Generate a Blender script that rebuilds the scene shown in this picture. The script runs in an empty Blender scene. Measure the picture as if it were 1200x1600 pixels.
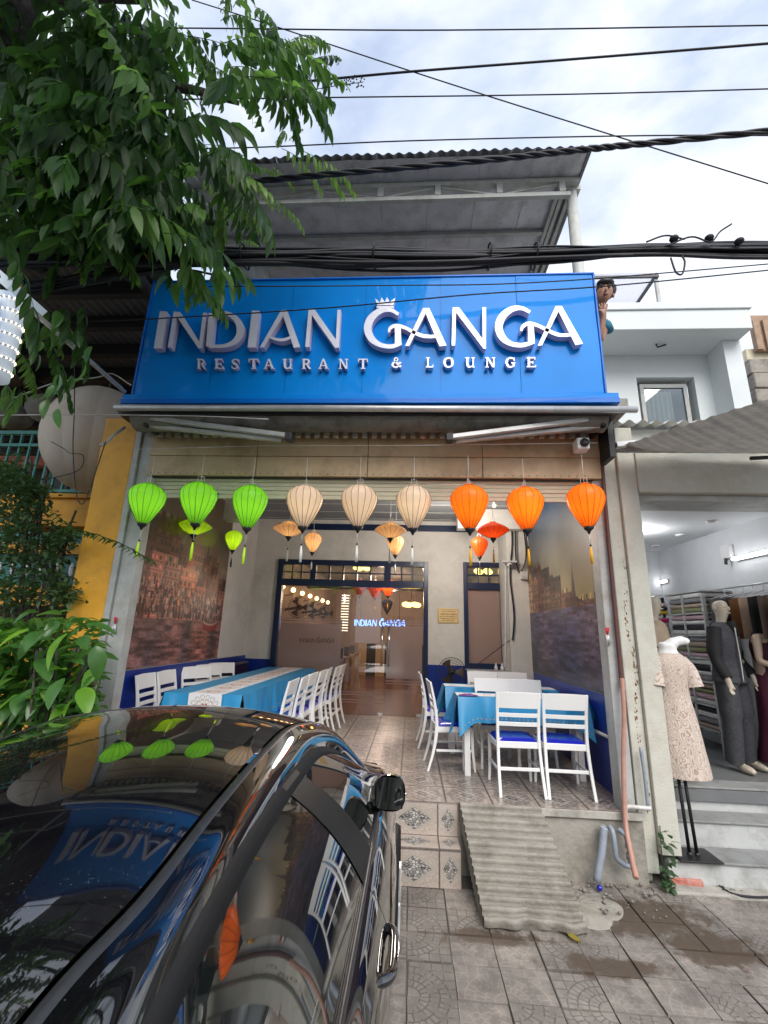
import bpy, math, random
import numpy as np
from mathutils import Vector, Matrix
random.seed(7); rng = np.random.default_rng(7)
sc = bpy.context.scene
C = sc.collection
# ------------------------------------------------------------------ camera
R_ = Matrix(((0.99792601, -0.01326844, 0.06298916), (0.0574678, -0.25723683, -0.9646381), (0.02900237, 0.9662573, -0.25594081)))
CAM = Vector((0, 0, 1.4)); FPX = 705.0
cd = bpy.data.cameras.new('camera'); cam = bpy.data.objects.new('camera', cd); C.objects.link(cam)
cam.matrix_world = Matrix.Translation(CAM) @ R_.to_4x4()
cd.sensor_fit = 'VERTICAL'; cd.sensor_height = 24; cd.lens = FPX / 1600 * 24; cd.clip_start = 0.05; cd.clip_end = 2000
sc.camera = cam
# ------------------------------------------------------------------ sky, sun, exposure
SUN_EL, SUN_ROT = math.radians(42), math.radians(165)
w = bpy.data.worlds.new('World'); sc.world = w; w.use_nodes = True
nt = w.node_tree; N = nt.nodes; L = nt.links; N.clear()
def nd(tree, t, **k):
    n = tree.nodes.new(t)
    for a, b in k.items():
        if a.startswith('i_'): n.inputs[a[2:].replace('_', ' ')].default_value = b
        else: setattr(n, a, b)
    return n
wo = nd(nt, 'ShaderNodeOutputWorld'); bg = nd(nt, 'ShaderNodeBackground'); sky = nd(nt, 'ShaderNodeTexSky', sky_type='NISHITA', sun_disc=False)
sky.sun_elevation = SUN_EL; sky.sun_rotation = SUN_ROT; sky.air_density = 1.0; sky.dust_density = 1.5
bg.inputs[1].default_value = 0.09
tc = nd(nt, 'ShaderNodeTexCoord'); mp = nd(nt, 'ShaderNodeMapping'); mp.inputs['Scale'].default_value = (1.0, 1.3, 2.2)
mp.inputs['Location'].default_value = (0.3, 0.25, 0.1)
nz = nd(nt, 'ShaderNodeTexNoise', i_Scale=2.3, i_Detail=7.0, i_Roughness=0.55)
nz.inputs['Distortion'].default_value = 0.25
rp = nd(nt, 'ShaderNodeValToRGB'); rp.color_ramp.elements[0].position = 0.30; rp.color_ramp.elements[1].position = 0.56
rp.color_ramp.elements[0].color = (0.22, 0.22, 0.22, 1); rp.color_ramp.elements[1].color = (1, 1, 1, 1)
nz2 = nd(nt, 'ShaderNodeTexNoise', i_Scale=3.5, i_Detail=5.0)
cr2 = nd(nt, 'ShaderNodeValToRGB'); cr2.color_ramp.elements[0].color = (4.6, 5.1, 6.2, 1); cr2.color_ramp.elements[1].color = (6.6, 6.8, 7.2, 1)
cr2.color_ramp.elements[0].position = 0.35; cr2.color_ramp.elements[1].position = 0.62
mx = nd(nt, 'ShaderNodeMixRGB'); L.new(tc.outputs['Generated'], mp.inputs[0]); L.new(mp.outputs[0], nz.inputs[0]); L.new(mp.outputs[0], nz2.inputs[0])
L.new(nz.outputs[0], rp.inputs[0]); L.new(nz2.outputs[0], cr2.inputs[0]); L.new(rp.outputs[0], mx.inputs[0]); L.new(cr2.outputs[0], mx.inputs[2])
sb = nd(nt, 'ShaderNodeMixRGB', blend_type='MULTIPLY'); sb.inputs[0].default_value = 1; sb.inputs[2].default_value = (1.9, 1.9, 1.85, 1)
L.new(sky.outputs[0], sb.inputs[1]); L.new(sb.outputs[0], mx.inputs[1]); L.new(mx.outputs[0], bg.inputs[0]); L.new(bg.outputs[0], wo.inputs[0])
sl = bpy.data.lights.new('sun', 'SUN'); so = bpy.data.objects.new('sun', sl); C.objects.link(so)
sl.energy = 1.5; sl.angle = math.radians(40); sl.color = (1, 0.96, 0.9)
# sun direction: sky rotation measured clockwise from +Y
sd = Vector((math.sin(SUN_ROT) * math.cos(SUN_EL), math.cos(SUN_ROT) * math.cos(SUN_EL), math.sin(SUN_EL)))
so.rotation_euler = sd.to_track_quat('Z', 'Y').to_euler(); so.location = (0, -5, 12)
sc.view_settings.view_transform = 'Standard'; sc.view_settings.look = 'None'; sc.view_settings.gamma = 1; sc.view_settings.use_curve_mapping = False
sc.view_settings.exposure = 1.05
sc.render.engine = 'CYCLES'; sc.cycles.use_denoising = True; sc.cycles.max_bounces = 8; sc.cycles.transparent_max_bounces = 24
sc.cycles.caustics_reflective = False; sc.cycles.caustics_refractive = False; sc.cycles.sample_clamp_indirect = 6

# ------------------------------------------------------------------ helpers
def at(x, y, X=None, Y=None, Z=None):
    """world point on the plane X=, Y= or Z= seen in direction (x, y); used to survey the place"""
    d = R_ @ Vector((x - 600, 800 - y, -FPX))
    if X is not None: t = (X - CAM.x) / d.x
    elif Y is not None: t = (Y - CAM.y) / d.y
    else: t = (Z - CAM.z) / d.z
    return CAM + d * t

class MB:
    def __init__(s): s.v = []; s.f = []; s.uv = None; s.sm = []
    def add(s, vs, fs, smooth=False):
        b = len(s.v); s.v += [tuple(v) for v in vs]; s.f += [tuple(b + i for i in f) for f in fs]; s.sm += [smooth] * len(fs); return s
    def box(s, x0, x1, y0, y1, z0, z1):
        x0, x1 = sorted((x0, x1)); y0, y1 = sorted((y0, y1)); z0, z1 = sorted((z0, z1))
        return s.add([(x0,y0,z0),(x1,y0,z0),(x1,y1,z0),(x0,y1,z0),(x0,y0,z1),(x1,y0,z1),(x1,y1,z1),(x0,y1,z1)],
                     [(0,3,2,1),(4,5,6,7),(0,1,5,4),(1,2,6,5),(2,3,7,6),(3,0,4,7)])
    def bar(s, p, q, w, h, up=(0,0,1)):
        p = Vector(p); q = Vector(q); d = (q - p).normalized(); u = Vector(up)
        if abs(d.dot(u)) > 0.95: u = Vector((0,1,0))
        a = d.cross(u).normalized(); b = a.cross(d).normalized()
        vs = []
        for c in (p, q):
            for sa, sb_ in ((-1,-1),(1,-1),(1,1),(-1,1)): vs.append(c + a*(sa*w/2) + b*(sb_*h/2))
        return s.add(vs, [(0,1,2,3),(7,6,5,4),(0,4,5,1),(1,5,6,2),(2,6,7,3),(3,7,4,0)])
    def tube(s, pts, r, n=8, cap=True, sec=None):
        pts = [Vector(p) for p in pts]; m = len(pts); rs = r if isinstance(r, (list, tuple)) else [r]*m
        vs = []; prev = None
        for i, p in enumerate(pts):
            d = (pts[min(i+1, m-1)] - pts[max(i-1, 0)])
            d = d.normalized() if d.length > 1e-9 else Vector((0,0,1))
            if prev is None:
                u = Vector((0,0,1)) if abs(d.z) < 0.9 else Vector((1,0,0)); a = d.cross(u).normalized()
            else:
                a = (prev - d*prev.dot(d)); a = a.normalized() if a.length > 1e-6 else d.orthogonal().normalized()
            prev = a; b = d.cross(a)
            for k in range(n):
                t = 2*math.pi*k/n; vs.append(p + (a*math.cos(t) + b*math.sin(t))*rs[i])
        fs = [(i*n+k, i*n+(k+1)%n, (i+1)*n+(k+1)%n, (i+1)*n+k) for i in range(m-1) for k in range(n)]
        if cap: fs += [tuple(range(n-1,-1,-1)), tuple((m-1)*n+k for k in range(n))]
        return s.add(vs, fs, True)
    def lathe(s, prof, c=(0,0,0), n=20, cap=False):
        vs = [(c[0]+r*math.cos(2*math.pi*k/n), c[1]+r*math.sin(2*math.pi*k/n), c[2]+z) for r, z in prof for k in range(n)]
        m = len(prof); fs = [(i*n+k, i*n+(k+1)%n, (i+1)*n+(k+1)%n, (i+1)*n+k) for i in range(m-1) for k in range(n)]
        if cap: fs += [tuple(range(n-1,-1,-1)), tuple((m-1)*n+k for k in range(n))]
        return s.add(vs, fs, True)
    def ball(s, c, rx, ry=None, rz=None, nu=14, nv=9):
        ry = ry or rx; rz = rz or rx
        b = len(s.v); vs = []
        for j in range(nv+1):
            ph = math.pi*j/nv
            for i in range(nu): th = 2*math.pi*i/nu; vs.append((c[0]+rx*math.sin(ph)*math.cos(th), c[1]+ry*math.sin(ph)*math.sin(th), c[2]-rz*math.cos(ph)))
        return s.add(vs, [(j*nu+i, j*nu+(i+1)%nu, (j+1)*nu+(i+1)%nu, (j+1)*nu+i) for j in range(nv) for i in range(nu)], True)
    def quad(s, a, b, c, d, smooth=False): return s.add([a,b,c,d], [(0,1,2,3)], smooth)
    def grid(s, f, nu, nv, smooth=True):
        vs = [f(i/nu, j/nv) for j in range(nv+1) for i in range(nu+1)]
        return s.add(vs, [(j*(nu+1)+i, j*(nu+1)+i+1, (j+1)*(nu+1)+i+1, (j+1)*(nu+1)+i) for j in range(nv) for i in range(nu)], smooth)
    def prism(s, poly, fa, fb, smooth=False):
        """poly: 2-D points; fa / fb map a 2-D point to the front / back 3-D point"""
        n = len(poly); vs = [fa(*p) for p in poly] + [fb(*p) for p in poly]
        return s.add(vs, [tuple(range(n)), tuple(range(2*n-1, n-1, -1))] + [(i, n+i, n+(i+1)%n, (i+1)%n) for i in range(n)], smooth)
    def build(s, name, m, parent=None, bevel=0, recalc=True, **props):
        me = bpy.data.meshes.new(name); vs = s.v
        if parent is not None:
            o = Vector((0,0,0)); p = parent
            while p is not None: o += p.location; p = p.parent
            vs = [(v[0]-o.x, v[1]-o.y, v[2]-o.z) for v in vs]
        me.from_pydata([tuple(v) for v in vs], [], s.f); me.update()
        me.polygons.foreach_set('use_smooth', s.sm)
        if recalc:
            import bmesh
            bm = bmesh.new(); bm.from_mesh(me); bmesh.ops.recalc_face_normals(bm, faces=bm.faces); bm.to_mesh(me); bm.free()
        if s.uv is not None:
            ul = me.uv_layers.new(name='UVMap')
            fl = [s.uv[lo.vertex_index] for lo in me.loops]
            ul.data.foreach_set('uv', [c for t in fl for c in t])
        me.materials.append(M[m] if isinstance(m, str) else m)
        o = bpy.data.objects.new(name, me); C.objects.link(o)
        if parent is not None: o.parent = parent
        if bevel:
            b = o.modifiers.new('bevel', 'BEVEL'); b.width = bevel; b.segments = 2; b.limit_method = 'ANGLE'
        for k, v in props.items(): o[k] = v
        return o
def cr(pts, n=8):
    """Catmull-Rom through points (any dimension)"""
    P_ = [np.array(p, float) for p in pts]; P_ = [2*P_[0]-P_[1]] + P_ + [2*P_[-1]-P_[-2]]; out = []
    for i in range(1, len(P_)-2):
        a, b, c, d = P_[i-1:i+3]
        for k in range(n):
            t = k/n; out.append(0.5*((2*b)+(c-a)*t+(2*a-5*b+4*c-d)*t*t+(3*b-a-3*c+d)*t**3))
    out.append(P_[-2]); return out
def thing(name, label, cat, loc=(0,0,0), group=None, kind=None):
    o = bpy.data.objects.new(name, None); C.objects.link(o); o.location = loc; o['label'] = label; o['category'] = cat
    o.empty_display_size = 0.1
    if group: o['group'] = group
    if kind: o['kind'] = kind
    return o
def tag(o, label, cat=None, group=None, kind=None):
    o['label'] = label
    if cat: o['category'] = cat
    if group: o['group'] = group
    if kind: o['kind'] = kind
    return o
def copy_thing(root, loc=None, rz=None, label=None, scale=None):
    r = root.copy(); C.objects.link(r)
    def rec(a, b):
        for ch in list(a.children):
            c = ch.copy(); C.objects.link(c); c.parent = b; rec(ch, c)
    kids = list(root.children)
    for ch in kids:
        c = ch.copy(); C.objects.link(c); c.parent = r
        for g in list(ch.children):
            d = g.copy(); C.objects.link(d); d.parent = c
    if loc is not None: r.location = loc
    if rz is not None: r.rotation_euler.z = rz
    if label: r['label'] = label
    if scale: r.scale = scale
    return r

# ------------------------------------------------------------------ materials
M = {}
def mat(name, col, rough=0.6, metal=0.0, var=0.0, vs=6.0, dirt=None, dirt_amt=0.0, ds=2.0, bump=0.0, bs=40.0, coat=0.0, spec=0.5, emit=None, es=0.0, trans=0.0, tcol=None):
    m = bpy.data.materials.new(name); m.use_nodes = True; t = m.node_tree; b = t.nodes['Principled BSDF']
    b.inputs['Base Color'].default_value = (*col, 1); b.inputs['Roughness'].default_value = rough; b.inputs['Metallic'].default_value = metal
    b.inputs['Coat Weight'].default_value = coat; b.inputs['Specular IOR Level'].default_value = spec
    tcn = nd(t, 'ShaderNodeTexCoord'); src = tcn.outputs['Object']; out = None
    if var or dirt:
        n1 = nd(t, 'ShaderNodeTexNoise', i_Scale=vs, i_Detail=6.0, i_Roughness=0.6); t.links.new(src, n1.inputs[0])
        r1 = nd(t, 'ShaderNodeValToRGB'); r1.color_ramp.elements[0].position = 0.3; r1.color_ramp.elements[1].position = 0.7
        r1.color_ramp.elements[0].color = (*[max(0, c*(1-var)) for c in col], 1); r1.color_ramp.elements[1].color = (*[min(1, c*(1+var)) for c in col], 1)
        t.links.new(n1.outputs[0], r1.inputs[0]); out = r1.outputs[0]
    if dirt:
        n2 = nd(t, 'ShaderNodeTexNoise', i_Scale=ds, i_Detail=9.0, i_Roughness=0.7); t.links.new(src, n2.inputs[0])
        r2 = nd(t, 'ShaderNodeValToRGB'); r2.color_ramp.elements[0].position = 0.48; r2.color_ramp.elements[1].position = 0.68
        r2.color_ramp.elements[1].color = (dirt_amt,)*3 + (1,)
        t.links.new(n2.outputs[0], r2.inputs[0]); mxn = nd(t, 'ShaderNodeMixRGB'); mxn.inputs[2].default_value = (*dirt, 1)
        t.links.new(r2.outputs[0], mxn.inputs[0]); t.links.new(out, mxn.inputs[1]); out = mxn.outputs[0]
    if out is not None: t.links.new(out, b.inputs['Base Color'])
    if bump:
        n3 = nd(t, 'ShaderNodeTexNoise', i_Scale=bs, i_Detail=5.0); t.links.new(src, n3.inputs[0])
        bn = nd(t, 'ShaderNodeBump', i_Strength=bump, i_Distance=0.01); t.links.new(n3.outputs[0], bn.inputs['Height']); t.links.new(bn.outputs[0], b.inputs['Normal'])
    if emit: b.inputs['Emission Color'].default_value = (*emit, 1); b.inputs['Emission Strength'].default_value = es
    if trans:
        tr = nd(t, 'ShaderNodeBsdfTranslucent'); tr.inputs[0].default_value = (*(tcol or col), 1); ms = nd(t, 'ShaderNodeMixShader'); ms.inputs[0].default_value = trans
        o = t.nodes['Material Output']; t.links.new(b.outputs[0], ms.inputs[1]); t.links.new(tr.outputs[0], ms.inputs[2]); t.links.new(ms.outputs[0], o.inputs[0])
    m['p'] = 1; M[name] = m; return m
def glass(name, tint=(0.95,0.97,0.96), op=0.0, opcol=(0.5,0.5,0.5), rough=0.0, ior=1.5):
    """thin pane: fresnel mix of clear and mirror, optionally a translucent film"""
    m = bpy.data.materials.new(name); m.use_nodes = True; t = m.node_tree; t.nodes.clear()
    o = nd(t, 'ShaderNodeOutputMaterial'); fr = nd(t, 'ShaderNodeFresnel', i_IOR=ior); tr = nd(t, 'ShaderNodeBsdfTransparent'); gl = nd(t, 'ShaderNodeBsdfGlossy')
    tr.inputs[0].default_value = (*tint, 1); gl.inputs['Roughness'].default_value = rough
    a = nd(t, 'ShaderNodeMixShader'); ge = nd(t, 'ShaderNodeNewGeometry'); fm = nd(t, 'ShaderNodeMath', operation='MULTIPLY'); fm.inputs[1].default_value = 1.6; fm.use_clamp = True
    t.links.new(fr.outputs[0], fm.inputs[0]); t.links.new(fm.outputs[0], a.inputs[0]); t.links.new(gl.outputs[0], a.inputs[2]); last = tr
    if op:
        df = nd(t, 'ShaderNodeBsdfDiffuse'); df.inputs[0].default_value = (*opcol, 1); tl = nd(t, 'ShaderNodeBsdfTranslucent'); tl.inputs[0].default_value = (*opcol, 1)
        h = nd(t, 'ShaderNodeMixShader'); t.links.new(df.outputs[0], h.inputs[1]); t.links.new(tl.outputs[0], h.inputs[2])
        g = nd(t, 'ShaderNodeMixShader'); g.inputs[0].default_value = op; t.links.new(tr.outputs[0], g.inputs[1]); t.links.new(h.outputs[0], g.inputs[2]); last = g
    t.links.new(last.outputs[0], a.inputs[1]); t.links.new(a.outputs[0], o.inputs[0]); M[name] = m; return m
GZ_ = -0.52
def image_mat(name, arr, rough=0.6, bump=0.0, coord='UV', var=0.15, spec=0.5, coat=0, mud=False):
    """arr: numpy HxWx3 painted below in this script (row 0 = bottom)"""
    h, wd = arr.shape[:2]; im = bpy.data.images.new(name, wd, h); a = np.ones((h, wd, 4), np.float32); a[..., :3] = np.clip(arr, 0, 1)
    im.colorspace_settings.name = 'Non-Color'; im.pixels.foreach_set(a.ravel()); im.update()
    m = bpy.data.materials.new(name); m.use_nodes = True; t = m.node_tree; b = t.nodes['Principled BSDF']; b.inputs['Roughness'].default_value = rough
    b.inputs['Specular IOR Level'].default_value = spec; b.inputs['Coat Weight'].default_value = coat
    tcn = nd(t, 'ShaderNodeTexCoord'); ti = nd(t, 'ShaderNodeTexImage', image=im); t.links.new(tcn.outputs[coord], ti.inputs[0])
    n1 = nd(t, 'ShaderNodeTexNoise', i_Scale=3.0, i_Detail=8.0); ge = nd(t, 'ShaderNodeNewGeometry'); t.links.new(ge.outputs['Position'], n1.inputs[0])
    r1 = nd(t, 'ShaderNodeValToRGB'); r1.color_ramp.elements[0].position = 0.3; r1.color_ramp.elements[1].position = 0.7
    r1.color_ramp.elements[0].color = (1-var,)*3+(1,); r1.color_ramp.elements[1].color = (1,1,1,1)
    mu = nd(t, 'ShaderNodeMixRGB', blend_type='MULTIPLY'); mu.inputs[0].default_value = 1
    t.links.new(n1.outputs[0], r1.inputs[0]); t.links.new(ti.outputs[0], mu.inputs[1]); t.links.new(r1.outputs[0], mu.inputs[2]); outc = mu.outputs[0]
    if mud:   # wet mud soaked into the slabs around two spots, edge broken by noise
        acc = None
        for (cx, cy, rx, ry) in ((1.66, 3.98, 0.50, 0.27), (1.98, 3.66, 0.34, 0.20), (0.55, 3.62, 0.42, 0.09), (1.25, 3.42, 0.4, 0.10)):
            vm = nd(t, 'ShaderNodeVectorMath', operation='SUBTRACT'); vm.inputs[1].default_value = (cx, cy, GZ_); vs_ = nd(t, 'ShaderNodeVectorMath', operation='MULTIPLY'); vs_.inputs[1].default_value = (1/rx, 1/ry, 0)
            ln = nd(t, 'ShaderNodeVectorMath', operation='LENGTH'); t.links.new(ge.outputs['Position'], vm.inputs[0]); t.links.new(vm.outputs[0], vs_.inputs[0]); t.links.new(vs_.outputs[0], ln.inputs[0])
            if acc is None: acc = ln.outputs['Value']
            else: mn = nd(t, 'ShaderNodeMath', operation='MINIMUM'); t.links.new(acc, mn.inputs[0]); t.links.new(ln.outputs['Value'], mn.inputs[1]); acc = mn.outputs[0]
        nm = nd(t, 'ShaderNodeTexNoise', i_Scale=11.0, i_Detail=7.0, i_Roughness=0.65); t.links.new(ge.outputs['Position'], nm.inputs[0])
        ad = nd(t, 'ShaderNodeMath', operation='MULTIPLY_ADD'); ad.inputs[1].default_value = 2.4; t.links.new(nm.outputs[0], ad.inputs[0]); t.links.new(acc, ad.inputs[2])
        mr = nd(t, 'ShaderNodeMapRange'); mr.inputs['From Min'].default_value = 2.25; mr.inputs['From Max'].default_value = 1.85; mr.clamp = True; t.links.new(ad.outputs[0], mr.inputs[0])
        mk = nd(t, 'ShaderNodeMixRGB'); mk.inputs[2].default_value = (0.085, 0.06, 0.042, 1); t.links.new(outc, mk.inputs[1]); ms_ = nd(t, 'ShaderNodeMath', operation='MULTIPLY'); ms_.inputs[1].default_value = 0.88; t.links.new(mr.outputs[0], ms_.inputs[0]); t.links.new(ms_.outputs[0], mk.inputs[0]); outc = mk.outputs[0]
        rr_ = nd(t, 'ShaderNodeMapRange'); rr_.inputs['To Min'].default_value = rough; rr_.inputs['To Max'].default_value = 0.42; t.links.new(mr.outputs[0], rr_.inputs[0]); t.links.new(rr_.outputs[0], b.inputs['Roughness'])
    t.links.new(outc, b.inputs['Base Color'])
    if bump:
        bn = nd(t, 'ShaderNodeBump', i_Strength=bump, i_Distance=0.004); t.links.new(ti.outputs[0], bn.inputs['Height']); t.links.new(bn.outputs[0], b.inputs['Normal'])
    M[name] = m; return m
mat('white_wall', (0.62,0.62,0.6), 0.7, var=0.06, vs=3, dirt=(0.35,0.34,0.3), dirt_amt=0.35, ds=1.5, bump=0.15, bs=60)
mat('pillar_paint', (0.55,0.54,0.47), 0.75, var=0.06, vs=5, dirt=(0.33,0.3,0.23), dirt_amt=0.5, ds=2.2, bump=0.35, bs=70)
mat('grey_wall', (0.64,0.61,0.565), 0.8, var=0.07, vs=2.5, dirt=(0.28,0.27,0.25), dirt_amt=0.4, ds=1.3, bump=0.15)
mat('blue_wainscot', (0.004,0.025,0.22), 0.35, var=0.12, vs=3)
mat('navy_frame', (0.006,0.018,0.06), 0.3, var=0.15, vs=8)
mat('steel_grey', (0.42,0.43,0.42), 0.5, 0.0, var=0.1, vs=6, dirt=(0.25,0.2,0.14), dirt_amt=0.6, ds=4)
mat('dark_steel', (0.05,0.05,0.055), 0.5, 0.3, var=0.2)
mat('black', (0.012,0.012,0.014), 0.45, var=0.2)
mat('black_cable', (0.009,0.010,0.016), 0.6, var=0.3, vs=20)
mat('grey_cable', (0.25,0.26,0.28), 0.5, var=0.1)
mat('alu', (0.6,0.6,0.6), 0.4, 0.5, var=0.15, vs=12, dirt=(0.25,0.24,0.22), dirt_amt=0.6, ds=6)
mat('beige_sheet', (0.50,0.37,0.225), 0.5, 0.05, var=0.08, vs=4, dirt=(0.25,0.18,0.1), dirt_amt=0.55, ds=3)
mat('shutter', (0.52,0.49,0.36), 0.5, 0.0, var=0.06, vs=5)
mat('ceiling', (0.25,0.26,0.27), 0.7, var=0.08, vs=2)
mat('chrome', (0.8,0.8,0.8), 0.12, 1.0)
mat('brass', (0.8,0.6,0.2), 0.3, 0.9)
mat('sign_blue', (0.0,0.235,0.74), 0.5, var=0.05, vs=2, coat=0.16, spec=0.08)
M['sign_blue'].node_tree.nodes['Principled BSDF'].inputs['Coat Roughness'].default_value = 0.04
mat('sign_trim', (0.0,0.15,0.62), 0.4, var=0.05, coat=0.2, spec=0.2)
mat('letter_face', (0.80,0.81,0.93), 0.25, 0.1, coat=0.4, var=0.03)
mat('letter_side', (0.62,0.56,0.72), 0.4, var=0.05)
mat('corr_metal', (0.32,0.33,0.35), 0.5, 0.35, var=0.2, vs=3, dirt=(0.1,0.1,0.1), dirt_amt=0.6, ds=2)
mat('foil', (0.60,0.60,0.63), 0.5, 0.1, var=0.16, vs=2.5, dirt=(0.16,0.16,0.17), dirt_amt=0.5, ds=3, bump=0.4, bs=25)
mat('corr_dark', (0.17,0.17,0.18), 0.6, 0.2, var=0.2, vs=2, dirt=(0.05,0.05,0.05), dirt_amt=0.6, ds=2)
mat('purlin_black', (0.02,0.02,0.022), 0.6)
mat('truss_paint', (0.5,0.52,0.5), 0.55, var=0.08, dirt=(0.25,0.2,0.15), dirt_amt=0.5, ds=4)
mat('clear_sheet', (0.8,0.8,0.82), 0.4, trans=0.8, tcol=(0.8,0.8,0.85), var=0.1)
mat('yellow_paint', (0.75,0.37,0.03), 0.6, var=0.08, vs=3, dirt=(0.35,0.17,0.02), dirt_amt=0.5, ds=2.5, bump=0.1)
mat('teal_paint', (0.02,0.16,0.14), 0.5, var=0.1)
mat('teal_light', (0.05,0.27,0.24), 0.5, var=0.1)
mat('dark_interior', (0.04,0.035,0.03), 0.8, var=0.3)
mat('cream_fabric', (0.86,0.79,0.69), 0.8, var=0.05, vs=5, dirt=(0.62,0.5,0.36), dirt_amt=0.45, ds=3, bump=0.2, bs=90, trans=0.4, tcol=(0.6,0.5,0.4))
mat('white_build', (0.66,0.70,0.70), 0.75, var=0.03, vs=2, dirt=(0.5,0.53,0.53), dirt_amt=0.4, ds=1)
mat('curtain', (0.75,0.76,0.76), 0.8, var=0.05)
mat('old_wall', (0.3,0.27,0.23), 0.9, var=0.2, vs=3, dirt=(0.08,0.08,0.07), dirt_amt=0.9, ds=2, bump=0.5, bs=12)
mat('cream_wall', (0.6,0.53,0.38), 0.8, var=0.08)
mat('rust_sheet', (0.3,0.2,0.13), 0.7, var=0.25)
mat('awning_cloth', (0.27,0.265,0.245), 0.85, var=0.2, vs=8, dirt=(0.07,0.07,0.065), dirt_amt=0.85, ds=5, trans=0.25, tcol=(0.4,0.38,0.34))
mat('concrete', (0.33,0.31,0.27), 0.9, var=0.15, vs=5, dirt=(0.13,0.12,0.09), dirt_amt=0.7, ds=3, bump=0.6, bs=30)
mat('concrete_light', (0.42,0.40,0.36), 0.9, var=0.16, vs=5, dirt=(0.2,0.18,0.14), dirt_amt=0.75, ds=4, bump=0.5, bs=40)
mat('ramp_concrete', (0.31,0.285,0.25), 0.9, var=0.2, vs=7, dirt=(0.15,0.135,0.105), dirt_amt=0.8, ds=4, bump=0.6, bs=45)
mat('shop_tread', (0.27,0.275,0.27), 0.7, var=0.12, vs=6, dirt=(0.14,0.14,0.13), dirt_amt=0.7, ds=5, bump=0.2)
mat('shop_step', (0.50,0.51,0.50), 0.7, var=0.07, vs=5, dirt=(0.2,0.2,0.19), dirt_amt=0.6, ds=4, bump=0.2)
mat('shop_floor', (0.16,0.165,0.17), 0.35, var=0.08)
mat('shop_wall', (0.66,0.68,0.70), 0.7, var=0.03)
mat('pvc_grey', (0.28,0.32,0.38), 0.4, var=0.15, vs=12, dirt=(0.2,0.18,0.15), dirt_amt=0.6, ds=8)
mat('pvc_white', (0.6,0.6,0.58), 0.45, var=0.1, dirt=(0.3,0.25,0.2), dirt_amt=0.5, ds=8)
mat('hose_pink', (0.50,0.27,0.21), 0.5, var=0.15, vs=12)
mat('pipe_brown', (0.10,0.035,0.03), 0.5, var=0.2)
mat('brick_red', (0.5,0.16,0.12), 0.85, var=0.2, vs=20, dirt=(0.5,0.4,0.35), dirt_amt=0.6, ds=14, bump=0.5, bs=60)
mat('mud', (0.085,0.062,0.042), 0.65, var=0.35, vs=9, bump=0.9, bs=25)
mat('rubble', (0.22,0.205,0.18), 0.9, var=0.3, vs=12, bump=0.6, bs=40)
mat('grout', (0.12,0.11,0.10), 0.9, var=0.25, vs=8, bump=0.4)
mat('chair_white', (0.8,0.8,0.79), 0.35, var=0.02, coat=0.2)
mat('seat_blue', (0.006,0.014,0.36), 0.25, var=0.08, coat=0.5)
mat('cloth_blue', (0.022,0.25,0.50), 0.42, var=0.05, vs=3, bump=0.05)
mat('cloth_white', (0.75,0.74,0.75), 0.5, var=0.03)
mat('bench_leather', (0.025,0.015,0.035), 0.3, var=0.2)
mat('purple_cloth', (0.09,0.01,0.18), 0.6, var=0.2)
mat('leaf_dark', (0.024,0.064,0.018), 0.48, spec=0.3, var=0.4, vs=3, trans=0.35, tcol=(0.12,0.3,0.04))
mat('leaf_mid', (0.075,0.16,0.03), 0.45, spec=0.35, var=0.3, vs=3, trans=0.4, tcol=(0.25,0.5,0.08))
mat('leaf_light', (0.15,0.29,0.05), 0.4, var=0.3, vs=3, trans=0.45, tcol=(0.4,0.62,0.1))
mat('leaf_yellow', (0.4,0.32,0.05), 0.5, var=0.2, trans=0.3, tcol=(0.6,0.5,0.1))
mat('bush_green', (0.05,0.10,0.04), 0.5, var=0.4, vs=4, trans=0.25, tcol=(0.1,0.25,0.05))
mat('leaf_big', (0.055,0.15,0.035), 0.3, var=0.35, vs=6, trans=0.3, tcol=(0.25,0.55,0.08))
mat('leaf_big_bright', (0.14,0.34,0.03), 0.35, var=0.2, vs=6, trans=0.45, tcol=(0.4,0.8,0.08))
mat('bark', (0.06,0.052,0.045), 0.95, var=0.5, vs=14, dirt=(0.22,0.21,0.18), dirt_amt=0.7, ds=9, bump=1.0, bs=30)
mat('skin', (0.33,0.16,0.10), 0.5, var=0.08)
mat('hair', (0.008,0.007,0.007), 0.45)
mat('shirt_teal', (0.02,0.16,0.24), 0.8, var=0.1)
mat('trousers', (0.03,0.03,0.04), 0.8)
mat('mannequin_cream', (0.55,0.48,0.38), 0.3, var=0.04)
mat('mannequin_tan', (0.52,0.38,0.28), 0.35, var=0.04)
mat('mannequin_white', (0.75,0.75,0.74), 0.35, var=0.03)
mat('suit_grey', (0.045,0.047,0.055), 0.8, var=0.3, vs=30)
mat('suit_black', (0.01,0.01,0.012), 0.8)
mat('dress_maroon', (0.06,0.004,0.02), 0.7, var=0.1)
mat('dress_beige', (0.38,0.29,0.21), 0.8, var=0.1)
mat('pot_brown', (0.2,0.09,0.03), 0.4, var=0.2)
mat('wood_dark', (0.07,0.04,0.025), 0.5, var=0.2)
mat('wood_tan', (0.35,0.22,0.09), 0.45, var=0.15)
mat('hall_floor', (0.20,0.10,0.09), 0.25, var=0.12, vs=3)
mat('hall_wall', (0.36,0.27,0.21), 0.7, var=0.06)
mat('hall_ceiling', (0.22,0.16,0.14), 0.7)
mat('stripe_black', (0.015,0.015,0.02), 0.5)
mat('stripe_tan', (0.55,0.4,0.2), 0.5)
mat('gold_plaque', (0.72,0.52,0.25), 0.35, 0.3, var=0.05)
mat('ink', (0.03,0.02,0.015), 0.5)
mat('red_plastic', (0.45,0.02,0.03), 0.5, var=0.2)
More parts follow.
